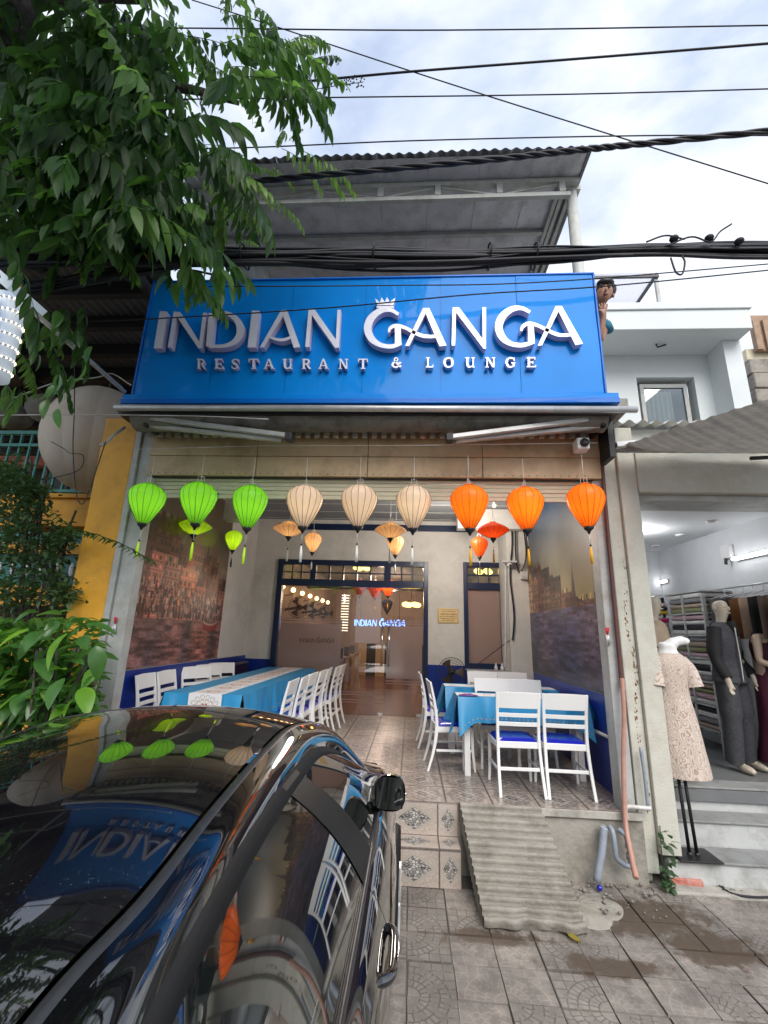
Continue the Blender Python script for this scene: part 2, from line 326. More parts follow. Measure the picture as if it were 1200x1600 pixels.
mat('neon_blue', (0.1,0.2,1.0), 0.5, emit=(0.12,0.28,1.0), es=3.5)
mat('tube_light', (1,1,1), 0.5, emit=(1,1,1), es=4)
mat('bulb_warm', (1,0.8,0.4), 0.5, emit=(1,0.62,0.22), es=6)
mat('bulb_yellow', (1,0.8,0.3), 0.5, emit=(1,0.72,0.16), es=3)
mat('led_white', (1,1,1), 0.5, emit=(1,0.80,0.55), es=1.5)
mat('box_white', (0.72,0.78,0.85), 0.35, var=0.03, emit=(0.7,0.85,1), es=0.12)
mat('ball_mirror', (0.6,0.58,0.55), 0.08, 1.0)
mat('tyre', (0.015,0.015,0.015), 0.8)
mat('rim', (0.4,0.4,0.42), 0.3, 0.9)
mat('trim_black', (0.010,0.0105,0.011), 0.5, var=0.1, vs=30, spec=0.25)
mat('trim_satin', (0.022,0.023,0.025), 0.35, var=0.2, vs=40)
mat('car_chrome', (0.75,0.75,0.76), 0.1, 1.0)
mat('tail_red', (0.3,0.01,0.01), 0.15, coat=1)
mat('lamp_clear', (0.5,0.5,0.52), 0.1, 0.4, coat=1)
def car_paint(name, col, amt, rough=0.02):
    m = mat(name, col, 0.03, coat=1.0, spec=0.6); t = m.node_tree; b = t.nodes['Principled BSDF']; b.inputs['Coat Roughness'].default_value = rough
    b.inputs['Coat IOR'].default_value = 1.75
    tcn = nd(t, 'ShaderNodeTexCoord'); v = nd(t, 'ShaderNodeTexNoise', i_Scale=210.0, i_Detail=3.0); n = nd(t, 'ShaderNodeTexNoise', i_Scale=5.0, i_Detail=6.0)
    t.links.new(tcn.outputs['Object'], v.inputs[0]); t.links.new(tcn.outputs['Object'], n.inputs[0]); v.inputs['Roughness'].default_value = 0.7
    r = nd(t, 'ShaderNodeValToRGB'); r.color_ramp.elements[0].position = 0.63; r.color_ramp.elements[1].position = 0.74; t.links.new(v.outputs[0], r.inputs[0])
    r2 = nd(t, 'ShaderNodeValToRGB'); r2.color_ramp.elements[0].position = 0.35; r2.color_ramp.elements[1].position = 0.75; t.links.new(n.outputs[0], r2.inputs[0])
    mm = nd(t, 'ShaderNodeMath', operation='MULTIPLY'); t.links.new(r.outputs[0], mm.inputs[0]); t.links.new(r2.outputs[0], mm.inputs[1])
    ml = nd(t, 'ShaderNodeMath', operation='MULTIPLY_ADD'); ml.inputs[1].default_value = amt; t.links.new(mm.outputs[0], ml.inputs[0])
    m3 = nd(t, 'ShaderNodeMath', operation='MULTIPLY'); m3.inputs[1].default_value = amt*0.012; t.links.new(r2.outputs[0], m3.inputs[0]); t.links.new(m3.outputs[0], ml.inputs[2])
    # dust: film and specks over the clear coat
    df = nd(t, 'ShaderNodeBsdfDiffuse'); df.inputs[0].default_value = (0.42,0.41,0.38,1); ms = nd(t, 'ShaderNodeMixShader')
    t.links.new(ml.outputs[0], ms.inputs[0]); t.links.new(b.outputs[0], ms.inputs[1]); t.links.new(df.outputs[0], ms.inputs[2]); t.links.new(ms.outputs[0], t.nodes['Material Output'].inputs[0])
    return m
car_paint('car_black', (0.004,0.004,0.005), 0.6)
car_paint('car_side', (0.004,0.004,0.005), 0.12)
car_paint('car_glass', (0.006,0.008,0.008), 0.10)
glass('door_glass', (0.93,0.93,0.93), op=0.04, opcol=(0.5,0.42,0.4))
glass('frost_glass', (0.9,0.88,0.9), op=0.6, opcol=(0.62,0.47,0.44), rough=0.15)
glass('window_glass', (0.85,0.9,0.9), op=0.15, opcol=(0.5,0.55,0.55))
def silk(name, col, ecol, es):
    return mat(name, [c*0.85 for c in col], 0.4, var=0.12, vs=9, bump=0.15, bs=60, emit=ecol, es=es*0.6, trans=0.42, tcol=[c*0.8 for c in col])
silk('silk_green', (0.20,0.56,0.03), (0.2,0.9,0.01), 0.04)
silk('silk_lime', (0.45,0.75,0.03), (0.5,0.85,0.01), 0.05)
silk('silk_cream', (0.75,0.62,0.52), (1.0,0.66,0.44), 0.05)
silk('silk_cream_warm', (0.75,0.5,0.3), (1.0,0.52,0.22), 0.08)
silk('silk_orange', (0.9,0.22,0.01), (1.0,0.2,0.0), 0.07)
silk('silk_red_orange', (0.8,0.1,0.01), (1.0,0.09,0.0), 0.10)
mat('silk_blue', (0.02,0.05,0.15), 0.5)
mat('rib_green', (0.01,0.12,0.02), 0.6); mat('rib_brown', (0.07,0.03,0.02), 0.6); mat('rib_red', (0.18,0.03,0.005), 0.6)
mat('tassel_lime', (0.45,0.7,0.02), 0.6, emit=(0.45,0.8,0.02), es=0.1); mat('tassel_white', (0.75,0.75,0.72), 0.6); mat('tassel_yellow', (0.8,0.42,0.02), 0.6)
# ------------------------------------------------------------------ painted prints (numpy arrays, made here)
def smooth_noise(h, wd, cells, seed=0):
    r = np.random.default_rng(seed); g = r.random((cells[0]+2, cells[1]+2)); y = np.linspace(0, cells[0], h, endpoint=False); x = np.linspace(0, cells[1], wd, endpoint=False)
    yi = y.astype(int); xi = x.astype(int); fy = (y-yi)[:, None]; fx = (x-xi)[None]; fy = fy*fy*(3-2*fy); fx = fx*fx*(3-2*fx)
    a = g[yi][:, xi]; b = g[yi][:, xi+1]; c = g[yi+1][:, xi]; d = g[yi+1][:, xi+1]
    return (a*(1-fx)+b*fx)*(1-fy)+(c*(1-fx)+d*fx)*fy
def ghat_mural(seed, H, W, water, hcol_l, sky_top, sky_low, prof, crowd, spp=0.75):
    """riverside town print: sky, stepped spired buildings along prof(x), crowd on the ghats, rippled water"""
    r = np.random.default_rng(seed); Y, X = np.mgrid[0:H, 0:W]; v = Y/H; u = X/W; im = np.zeros((H, W, 3))
    for c in range(3): im[..., c] = sky_low[c] + (sky_top[c]-sky_low[c])*np.clip((v-0.35)/0.6, 0, 1)
    im *= (0.8+0.4*smooth_noise(H, W, (6, 8), seed))[..., None]
    for layer in range(3):
        x = -5
        while x < W:
            bw = int(r.integers(38, 95)*(W/420)); hh = prof((x+bw/2)/W)*(0.75+0.45*r.random())*(1.12-0.22*layer); top = int(H*(water+hh)); b0 = int(H*water)
            if top > b0+4:
                base = np.array(hcol_l[r.integers(len(hcol_l))])*(0.3+1.1*r.random()**1.5)*(0.45+0.35*layer)
                xs = slice(max(0, x), min(W, x+bw))
                if xs.stop > xs.start:
                    im[b0:min(top, H), xs] = base*(0.85+0.3*r.random((min(top, H)-b0, 1, 1)))
                    st = int(r.integers(9, 14))
                    for yy in range(b0+4, min(top, H)-3, st*2):
                        im[yy:yy+3, xs] *= r.choice([0.45, 1.5])
                        ws_ = int(r.integers(12, 20))
                        for xx in range(xs.start+5, xs.stop-8, ws_): im[yy+6:yy+st+5, xx:xx+ws_//2] *= r.choice([0.15, 0.25, 0.4, 1.9])
                    im[b0:min(top, H), xs.start:xs.start+6] *= 0.35
                    if r.random() < spp:   # spire
                        sw = max(3, bw*0.5); sh = int(H*0.15*(0.5+r.random()))
                        for k in range(sh):
                            ww = sw*(1-k/sh)**1.4/2; cx = x+bw/2; a, b = int(max(0, cx-ww)), int(min(W, cx+ww+1))
                            if 0 <= top+k < H and b > a: im[top+k, a:b] = base*0.8
            x += int(bw*(0.5+0.6*r.random()))
    if crowd:
        for k in range(560):
            cx = r.random(); cy = water + 0.2*crowd(cx)*r.random()**1.3; px, py = int(cx*W), int(cy*H); hgt = int(8+9*r.random())
            c = np.array([[0.03,0.02,0.03],[0.3,0.22,0.2],[0.12,0.04,0.04],[0.55,0.46,0.4],[0.05,0.035,0.05],[0.03,0.02,0.03]][r.integers(5)])*(0.5+0.6*r.random())
            im[py:py+hgt, px:px+int(4+5*r.random())] = c
    wt = int(H*water); rip = smooth_noise(H, W, (int(H/6), 14), seed+3)*0.7+smooth_noise(H, W, (int(H/2), 70), seed+4)*0.4
    col = smooth_noise(H, W, (1, 9), seed+5)
    wc = np.stack([0.10+0.22*col, 0.09+0.08*col, 0.12+0.04*col], -1)*(0.2+1.9*rip[..., None]**1.8)
    im[:wt] = wc[:wt]*(1.35-0.5*v[:wt, :, None]/water)
    # boat
    return im
def arc_prof(pts): return lambda u: float(np.interp(u, [p[0] for p in pts], [p[1] for p in pts]))
mur_l = ghat_mural(11, 420, 420, 0.225, [(0.42,0.17,0.10),(0.32,0.13,0.11),(0.5,0.32,0.25),(0.25,0.12,0.10)], (0.11,0.11,0.085), (0.22,0.2,0.15),
                   arc_prof([(0,0.50),(0.25,0.48),(0.5,0.38),(0.75,0.34),(1,0.27)]), lambda x: 1-0.55*x)
def boat(im, cx, cy, L_, h, hull, inner):
    for i in range(-L_, L_+1):
        t = i/L_; y0 = int(cy-h*(1-0.35*t*t)); y1 = int(cy+h*0.5*t*t); im[y0:y1, cx+i] = hull; im[y1:y1+max(1, int(h*0.35)), cx+i] = inner
boat(mur_l, 350, 84, 40, 14, (0.25,0.03,0.04), (0.45,0.4,0.38))
mur_l = mur_l*np.array([1.0, 0.74, 0.60])
image_mat('mural_left', mur_l, 0.35, var=0.2)
mur_r = ghat_mural(23, 440, 460, 0.36, [(0.20,0.09,0.06),(0.12,0.05,0.06),(0.34,0.2,0.10)], (0.02,0.07,0.15), (0.36,0.27,0.10),
                   arc_prof([(0,0.015),(0.3,0.03),(0.45,0.09),(0.6,0.18),(0.8,0.25),(1,0.38)]), None, 0.22)
Yg, Xg = np.mgrid[0:440, 0:460]; warm = np.clip(1-np.abs(Xg/460-0.12)/0.5, 0, 1)*np.clip(1-np.abs(Yg/440-0.33)/0.22, 0, 1)
mur_r += warm[..., None]*np.array([0.15,0.085,0.04])*0.8; mur_r[:158] *= (0.35+0.65*(Yg[:158]/158))[..., None]*np.array([0.85,0.9,1.1])
for bx, by, s_ in ((60,150,9),(90,158,6),(120,146,5),(30,162,7),(40,128,4),(100,140,4),(75,165,5)): boat(mur_r, bx+20, by, s_, max(3, s_//2), (0.16,0.03,0.03), (0.12,0.03,0.03)); mur_r[by:by+s_*2, bx+20:bx+22] = (0.14,0.04,0.04)
mur_r[:158] *= np.array([0.72, 0.9, 1.15])
image_mat('mural_right', mur_r*np.array([0.68, 0.68, 0.72]), 0.35, var=0.2)
def polar(n):
    Y, X = np.mgrid[0:n, 0:n]; x = (X+0.5)/n*2-1; y = (Y+0.5)/n*2-1; return x, y, np.hypot(x, y), np.arctan2(y, x)
def mandala(n, k, bg, inks):
    x, y, r, a = polar(n); im = np.ones((n, n, 3))*bg
    for (r0, r1, kk, col, ph) in inks:
        d = np.abs(((a*kk/(2*np.pi)+ph) % 1)-0.5)*2; t = (r-r0)/(r1-r0); m = (t > 0) & (t < 1) & (d < np.sqrt(np.clip(1-(2*t-1)**2, 0, 1))*0.8); im[m] = col
        e = m & (d > np.sqrt(np.clip(1-(2*t-1)**2, 0, 1))*0.62); im[e] = np.array(col)*0.55
    return im
man = mandala(256, 12, (0.74,0.73,0.74), [(0.62,0.98,16,(0.55,0.56,0.6),0),(0.66,0.9,16,(0.72,0.7,0.7),0),(0.38,0.72,14,(0.6,0.42,0.36),0.5),(0.42,0.62,14,(0.78,0.75,0.72),0.5),(0.22,0.45,12,(0.45,0.12,0.1),0),(0.0,0.22,1,(0.72,0.62,0.55),0)])
image_mat('runner_mandala', man, 0.55, var=0.05)
# floor tile: grey-brown leafy ornament
x, y, r, a = polar(200); n1 = smooth_noise(200, 200, (14, 14), 5); n2 = smooth_noise(200, 200, (40, 40), 6)
orn = 1.0*np.sin(r*15+2.0*np.sin(a*8)+2*n1)*np.cos(a*8+r*6)+1.3*(n2-0.5)+0.7*np.sin(x*17)*np.sin(y*17); orn = 1/(1+np.exp(-orn*5))
edge = (np.abs(x) > 0.965) | (np.abs(y) > 0.965)
ft = np.array([0.44,0.375,0.325])*(0.75+0.5*n1[..., None]) ; dk = np.array([0.055,0.05,0.055])*(0.7+0.6*n2[..., None])
rad = np.clip(1.25-r, 0, 1)[..., None]*0.9+0.1
ft = ft*(1-orn[..., None]*rad)+dk*orn[..., None]*rad; wv = (r < 0.55)[..., None]*(n2[..., None] > 0.62)*0.16; ft = ft+wv; ft[edge] *= 0.55
image_mat('floor_tile_print', ft, 0.3, var=0.25, coord='UV')
# riser tile: pebble diamond framed by a rope band
d = np.abs(x)+np.abs(y); peb = np.zeros((200, 200)); pr = np.random.default_rng(3); pts = pr.random((230, 2))*2-1
dd = np.full((200, 200), 9.0); d2 = dd.copy(); idx = np.zeros((200, 200), int)
for i, (qx, qy) in enumerate(pts):
    q = np.hypot((x-qx), (y-qy)*1.2); s_ = q < dd; d2 = np.where(s_, dd, np.minimum(d2, q)); idx = np.where(s_, i, idx); dd = np.where(s_, q, dd)
stone = pr.random(230)*0.34+0.22; rc = np.stack([stone, stone*0.95, stone*0.9], -1)[idx]*np.clip((d2-dd)*22, 0.15, 1)[..., None]
band = np.array([0.42,0.37,0.32])*(0.7+0.5*((np.sin((x+y)*60)*np.sin((x-y)*60)) > 0)[..., None]*0.8)
rt = np.where((d < 0.72)[..., None], rc, np.where((d < 0.95)[..., None], band, np.array([0.40,0.34,0.30])*(0.8+0.4*n2[..., None]))); rt[edge] *= 0.5
image_mat('riser_tile_print', np.clip(rt*1.3, 0, 1), 0.35, var=0.25)
# paving: raised print of fans and grids is bump + colour; four variants
def pave_img(kind, seed):
    n = 160; x, y, r, a = polar(n); X_ = (x+1)/2; Y_ = (y+1)/2; g = np.zeros((n, n), bool)
    cx, cy = [(0,0),(1,0),(1,1),(0,1)][kind % 4]; rr = np.hypot(X_-cx, Y_-cy); aa = np.arctan2(np.abs(Y_-cy), np.abs(X_-cx))
    for q in (0.26, 0.45, 0.66, 0.86): g |= np.abs(rr-q) < 0.016
    for (q0, q1, k) in ((0.26,0.45,5),(0.45,0.66,7),(0.66,0.86,9)): g |= (rr > q0) & (rr < q1) & (np.abs(((aa/(np.pi/2)*k) % 1)-0.5)*aa.max()/k*rr > 0.5*aa.max()/k*rr-0.014)
    gx, gy = (X_*4) % 1, (Y_*4) % 1; out = rr > 0.88; g |= out & ((gx < 0.1) | (gy < 0.1))
    wear = smooth_noise(n, n, (6, 6), seed) + 0.5*smooth_noise(n, n, (24, 24), seed+1)
    g &= wear > 0.5; base = np.array([0.30,0.268,0.238])*(0.72+0.42*wear[..., None]/1.2)
    lt = kind >= 4
    im = base.copy(); im[g] = im[g]*(0.55 if not lt else 1.22)
    gr = np.random.default_rng(seed).random((n, n)); im *= (0.88+0.24*gr)[..., None]; return im
for k in range(8): image_mat('paving_print_%d' % k, pave_img(k, 40+k), 0.8, bump=0.6, var=0.4, mud=True)
# dress print
n = 256; a1 = smooth_noise(n, n, (15, 12), 71); a2 = smooth_noise(n, n, (34, 26), 72); xx = np.abs(np.linspace(-1, 1, n))[None]*np.ones((n, 1))
ph = (a1*5+a2*2.0+xx*4); dp = np.abs((ph % 1)-0.5)*2 > 0.36
dr = np.where(dp[..., None], np.array([0.62,0.53,0.46]), np.array([0.40,0.30,0.24])); dr *= (0.93+0.14*smooth_noise(n, n, (90, 90), 73))[..., None]
image_mat('dress_print', dr, 0.75, var=0.08)
def uvbox(mb, axis):
    """planar UVs 0..1 over the bounding box"""
    v = np.array(mb.v); lo, hi = v.min(0), v.max(0); a, b = axis
    mb.uv = [((p[a]-lo[a])/(hi[a]-lo[a]+1e-9), (p[b]-lo[b])/(hi[b]-lo[b]+1e-9)) for p in v]
    return mb

# ------------------------------------------------------------------ ground
GZ = -0.52; YF = 4.4; XL = -2.93; XR = 1.9; YB = 8.25
g = MB().box(-60, 60, -60, 60, -3, GZ-0.012).build('ground', 'grout'); tag(g, 'grey paved ground of the pavement and street', kind='structure')
pv = thing('pavement', 'worn grey-brown patterned paving slabs in front of the restaurant', None, (0, 0, GZ)); del pv['category']; pv['kind'] = 'structure'
TS = 0.277; slabs = []
for k in range(8):
    mb = MB().box(-TS/2+0.004, TS/2-0.004, -TS/2+0.007, TS/2-0.007, -0.02, 0.0); uvbox(mb, (0, 1)); o = mb.build('paving_slab', 'paving_print_%d' % k, None)
    me = o.data; bpy.data.objects.remove(o); slabs.append(me)
def slab_ok(X, Y): return Y < YF-0.06 or X > 1.95 and Y < 4.42
cnt = 0; far_mb = [MB() for _ in range(8)]
for j in range(-2, 16):
    for i in range(-8, 22):
        X = 0.0+TS/2+i*TS; Y = 3.347-TS/2+(j-8)*TS
        if not slab_ok(X, Y) or (X < 0.5 and Y > 4.2 and X > -3) : continue
        k = ((i//1) % 2)+2*(j % 2); k = {0:0,1:1,3:2,2:3}[k]; k = k+4*int(rng.random() < 0.45)
        X += rng.normal()*0.002; dz = rng.normal()*0.003; tlt = rng.normal(size=2)*0.008
        if -2.3 <= X < 4.2 and Y > 1.3 and cnt < 290 and not (-1.9 < X < -0.2 and Y < 4.2):
            o = bpy.data.objects.new('paving_slab', slabs[k]); C.objects.link(o); o.parent = pv; o.location = (X, Y, dz); o.rotation_euler = (tlt[0], tlt[1], 0); cnt += 1
        elif not (-1.9 < X < -0.2): far_mb[k].box(X-TS/2+0.004, X+TS/2-0.004, Y-TS/2+0.004, Y+TS/2-0.004, GZ-0.02, GZ)
for i in range(-10, 24):
    for j in range(-20, 8):
        X = TS/2+i*TS; Y = 3.347-TS/2+(j-10)*TS-0*TS
        if j-8 < -10 or True:
            if (j-10) < -10: far_mb[((i % 2)+2*(j % 2)) % 4].box(X-TS/2+0.004, X+TS/2-0.004, Y-TS/2+0.004, Y+TS/2-0.004, GZ-0.02, GZ-0.001)
for k in range(8):
    if far_mb[k].v:
        mb = far_mb[k]; mb.uv = [((p[0]/TS) % 1.0001, ((p[1]-3.347)/TS) % 1.0001) for p in mb.v]
        vv = []; 
        for bi in range(0, len(mb.v), 8):
            q = np.array(mb.v[bi:bi+8]); lo, hi = q.min(0), q.max(0); vv += [((p[0]-lo[0])/(hi[0]-lo[0]), (p[1]-lo[1])/(hi[1]-lo[1])) for p in q]
        mb.uv = vv; o = mb.build('paving_beyond', 'paving_print_%d' % k, pv); o['kind'] = 'stuff'
# mud patch and mortar apron by the step, uneven sheets
def patch(name, m, cx, cy, rx, ry, h, seed, label, amp=0.5):
    r = np.random.default_rng(seed); ph = r.random(12)*6.28; mb = MB(); n = 64; rings = 9; vs = [(cx, cy, GZ+h)]
    for q in range(1, rings+1):
        for k in range(n):
            t = 2*math.pi*k/n; rad = 1+amp*sum(math.sin((m_+2)*t+ph[m_])/(m_+2.0)**1.6 for m_ in range(11)); f = q/rings
            z = h*(1-f**1.6)+(0.008*math.sin(19*t+7*q) if q < rings-1 else 0); vs.append((cx+rx*rad*f*math.cos(t), cy+ry*rad*f*math.sin(t), GZ+max(z, 0.001) - (0.006 if q == rings else 0)))
    fs = [(0, 1+k, 1+(k+1) % n) for k in range(n)] + [(1+(q-1)*n+k, 1+q*n+k, 1+q*n+(k+1) % n, 1+(q-1)*n+(k+1) % n) for q in range(1, rings) for k in range(n)]
    mb.add(vs, fs, True); o = mb.build(name, m); tag(o, label, kind='stuff'); return o
patch('mortar', 'concrete', 1.25, 4.05, 0.30, 0.30, 0.022, 12, 'grey mortar smeared over the paving beside the ramp', 0.25)
rb = MB(); r = np.random.default_rng(4)
for k in range(170):
    X, Y = 1.12+0.8*r.random(), 4.37-0.45*r.random()**1.8; s_ = 0.003+0.020*r.random()**4; rb.ball((X, Y, GZ+s_*0.6+0.012), s_, s_*0.8, s_*0.6, 6, 4)
o = rb.build('rubble', 'rubble'); tag(o, 'small grey stones and mortar crumbs at the foot of the step wall', kind='stuff')

# ------------------------------------------------------------------ terrace floor, step
fl = thing('terrace_floor', 'raised terrace floor of ornamental grey-brown tiles', None, (0, YF, 0)); del fl['category']; fl['kind'] = 'structure'
MB().box(XL-0.05, XR+0.05, YF+0.012, YB+0.1, GZ-0.2, -0.012).build('floor_slab', 'concrete', fl)
mb = MB().box(-0.197, 0.197, -0.197, 0.197, -0.012, 0.0); uvbox(mb, (0, 1)); o = mb.build('tile', 'floor_tile_print', None, bevel=0.0015); tile_me = o.data; bpy.data.objects.remove(o)
for i in range(-8, 5):
    for j in range(10):
        X = 0.12+0.2+i*0.4; Y = 0.2+j*0.4
        if X-0.2 < XL-0.3 or X > XR+0.05: continue
        o = bpy.data.objects.new('tile', tile_me); C.objects.link(o); o.parent = fl; o.location = (X-0.2, Y, rng.normal()*0.0006); o.rotation_euler = (0, 0, math.pi/2*int(rng.integers(4)))
# front nosing lip of concrete right of the tiled step
MB().box(0.43, XR+0.05, YF-0.012, YF+0.012, -0.06, -0.003).build('nosing', 'concrete_light', fl, bevel=0.004)
st = thing('tiled_step', 'two tiled risers with pebble diamond tiles leading up to the terrace', 'steps', (0, YF, GZ))
MB().box(-2.6, 0.42, 4.17, YF+0.01, GZ-0.05, -0.26).build('step_core', 'grout', st)
def riser_tile(x0, x1, y, z0, z1, horiz=False):
    if horiz: mb = MB().box(x0+0.002, x1-0.002, y[0], y[1], z0, z1); uvbox(mb, (0, 1))
    else: mb = MB().box(x0+0.002, x1-0.002, y-0.012, y, z0+0.002, z1-0.002); uvbox(mb, (0, 2))
    mb.build('tile', 'riser_tile_print', st, bevel=0.0015)
for i in range(-6, 2):
    x0 = 0.25+(i-1)*0.4; x1 = min(x0+0.4, 0.42)
    riser_tile(x0, x1, YF, -0.25, -0.004); riser_tile(x0, x1, 4.17, GZ, -0.262); riser_tile(x0, x1, (4.16, YF-0.013), -0.26, -0.248, True)
# ramp of cast corrugated concrete
rampb = thing('ramp', 'slanted ramp of corrugated grey concrete leaning on the terrace edge', 'ramp', (0.8, 4.1, GZ))
n = 14
def ramp_pt(u, v): # v 0 top .. 1 bottom
    yy = 4.40-0.70*v; zz = -0.005-0.50*v; xl = 0.43+0.09*v; xr = 1.10+0.10*v; return xl+(xr-xl)*u, yy, zz
def ramp_surf(u, v):
    X, Y_, Z_ = ramp_pt(u, v); ph = (v*n) % 1; h = 0.058*max(0.0, math.sin(math.pi*ph**1.6))**0.45; h += 0.0015*math.sin(u*37+v*11)+0.001*math.sin(u*91)
    jag = (0.02*math.sin(u*9)+0.014*math.sin(u*23+1))*max(0, v-0.85)*6
    return X, Y_-h*0.55-jag, Z_+h*0.8
mb = MB().grid(ramp_surf, 40, 140); mb.build('ramp_face', 'ramp_concrete', rampb)
mb = MB()
for sd_ in (0, 1):
    pts = [ramp_pt(sd_, i/20) for i in range(21)]
    for i in range(20):
        a, b = pts[i], pts[i+1]; mb.quad((a[0], a[1], a[2]+0.012), (b[0], b[1], b[2]+0.012), (b[0], b[1]+0.02, max(GZ-0.02, b[2]-0.09)), (a[0], a[1]+0.02, max(GZ, a[2]-0.12)))
b0 = ramp_pt(0, 1); b1 = ramp_pt(1, 1); mb.quad((b0[0], b0[1]-0.0, b0[2]+0.02), (b1[0], b1[1], b1[2]+0.02), (b1[0], b1[1]+0.04, GZ-0.03), (b0[0], b0[1]+0.04, GZ-0.03))
mb.build('ramp_edge', 'concrete', rampb, recalc=False)
# ------------------------------------------------------------------ restaurant building
rs = thing('restaurant_building', 'restaurant ground floor with open terrace, grey back wall and blue wainscot', 'building', (0, YB, 0))
def part(mb, name, m, parent=None, **k): return mb.build(name, m, parent or rs, **k)
T = 0.2; CZ = 3.42
# back wall with the door opening (-2.42..0.25, 0..2.65) and the window (0.93..1.66, 0.82..2.67)
for (a, b, z0, z1) in ((XL, -2.47, 0.87, CZ), (-2.47, 0.30, 2.65, CZ), (0.30, 0.93, 0.87, CZ), (1.64, XR+0.05, 0.87, CZ), (0.93, 1.64, 2.66, CZ)): part(MB().box(a, b, YB, YB+T, z0, z1), 'wall', 'grey_wall')
for (a, b) in ((XL, -2.47), (0.30, XR+0.05)): part(MB().box(a, b, YB-0.004, YB+T, 0.0, 0.87), 'wainscot', 'blue_wainscot')
part(MB().box(XL+0.4, 1.0, YB-0.02, YB-0.001, 3.22, 3.34), 'wall_band', 'navy_frame')
part(MB().box(XR-0.33, XR, YB-0.75, YB-0.003, 0, CZ-0.01), 'pier', 'grey_wall')
part(MB().box(XL-0.2, XL, YF+0.14, YB+T, 0, CZ), 'wall', 'grey_wall'); part(MB().box(XR, XR+0.16, YF+0.24, YB+T, 0, CZ), 'wall', 'grey_wall')
part(MB().box(XL, XL+0.006, YF+0.14, YB-0.01, 0, 0.93), 'wainscot', 'blue_wainscot'); part(MB().box(XR-0.006, XR, YF+0.2, YB-0.76, 0, 0.86), 'wainscot', 'blue_wainscot')
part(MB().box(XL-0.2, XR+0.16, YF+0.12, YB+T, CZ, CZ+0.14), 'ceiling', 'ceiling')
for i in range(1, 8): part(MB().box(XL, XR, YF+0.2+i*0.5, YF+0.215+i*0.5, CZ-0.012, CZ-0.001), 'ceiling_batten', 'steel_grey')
part(MB().box(XL+0.003, XL+0.5, 6.6, 6.8, 3.0, CZ-0.01), 'beam', 'grey_wall'); part(MB().box(0.75, XR, 7.3, 7.5, 3.08, CZ-0.01), 'beam', 'grey_wall')
def mural(name, m, X, y0, y1, z0, z1, label, flip):
    s_ = 1 if X < 0 else -1; mb = MB().box(X, X+s_*0.012, y0, y1, z0, z1); uvbox(mb, (1, 2))
    if flip: mb.uv = [(1-a, b) for a, b in mb.uv]
    o = mb.build(name, m); tag(o, label, 'mural')
mural('wall_mural', 'mural_left', XL+0.001, YF+0.18, 7.0, 0.94, 3.3, 'mural of riverside temples and crowds above dark water on the left terrace wall', False)
mural('wall_mural', 'mural_right', XR-0.001, YF+0.2, YB-0.77, 0.87, 3.3, 'mural of a hazy river with spires and small boats on the right terrace wall', False)
# upper front: roof slab behind the sign
part(MB().box(XL-0.2, XR+0.2, 4.14, YB+T, CZ+0.145, CZ+0.27), 'roof_slab', 'concrete')
part(MB().box(XL, XR+0.1, YF+0.3, YF+0.36, CZ+0.27, CZ+0.6), 'parapet', 'white_wall')
# side posts (grey steel box posts at the shutter)
def post(mb, m, label):
    o = mb.build('shutter_post', m, bevel=0.004); tag(o, label, 'post'); return o
post(MB().box(XL-0.02, XL+0.14, YF, YF+0.13, 0, 3.45).box(XL-0.085, XL-0.025, YF-0.03, YF+0.1, GZ, 3.45), 'steel_grey', 'grey steel shutter guide post on the left edge of the terrace')
post(MB().box(XR-0.1, XR+0.01, YF+0.03, YF+0.2, -0.2, 3.45), 'steel_grey', 'pale steel shutter guide post on the right edge of the terrace')
# roller shutter
sh = thing('roller_shutter', 'beige roller shutter housing with rolled up slats above the terrace', 'shutter', (0, YF, 2.7))
for i in range(4):
    x0 = XL+0.1+i*1.18; part(MB().box(x0+0.002, x0+1.176, YF-0.02, YF+0.1, 3.16, 3.46), 'cover_panel', 'beige_sheet', sh, bevel=0.003); part(MB().box(x0+0.002, x0+1.176, YF-0.012, YF+0.1, 2.94, 3.156), 'cover_panel', 'beige_sheet', sh, bevel=0.003)
for i in range(5): part(MB().box(XL+0.13, XR-0.08, YF+0.06+0.006*(i % 2), YF+0.085, 2.71+i*0.046, 2.753+i*0.046), 'slat', 'shutter', sh, bevel=0.006)
part(MB().box(XL+0.13, XR-0.08, YF+0.03, YF+0.11, 2.925, 2.94), 'bottom_rail', 'dark_steel', sh)
mb = MB()
for k in range(58): X = XL+0.15+k*0.079; mb.ball((X, YF-0.016, 2.962), 0.006, nu=6, nv=4)
mb.build('rivet', 'dark_steel', sh)
o = MB().box(-2.15, -2.05, YF+0.052, YF+0.059, 2.72, 2.765).build('sticker', 'sign_trim', sh); MB().box(1.56, 1.68, YF+0.052, YF+0.059, 2.72, 2.755).build('sticker', 'cloth_white', sh)
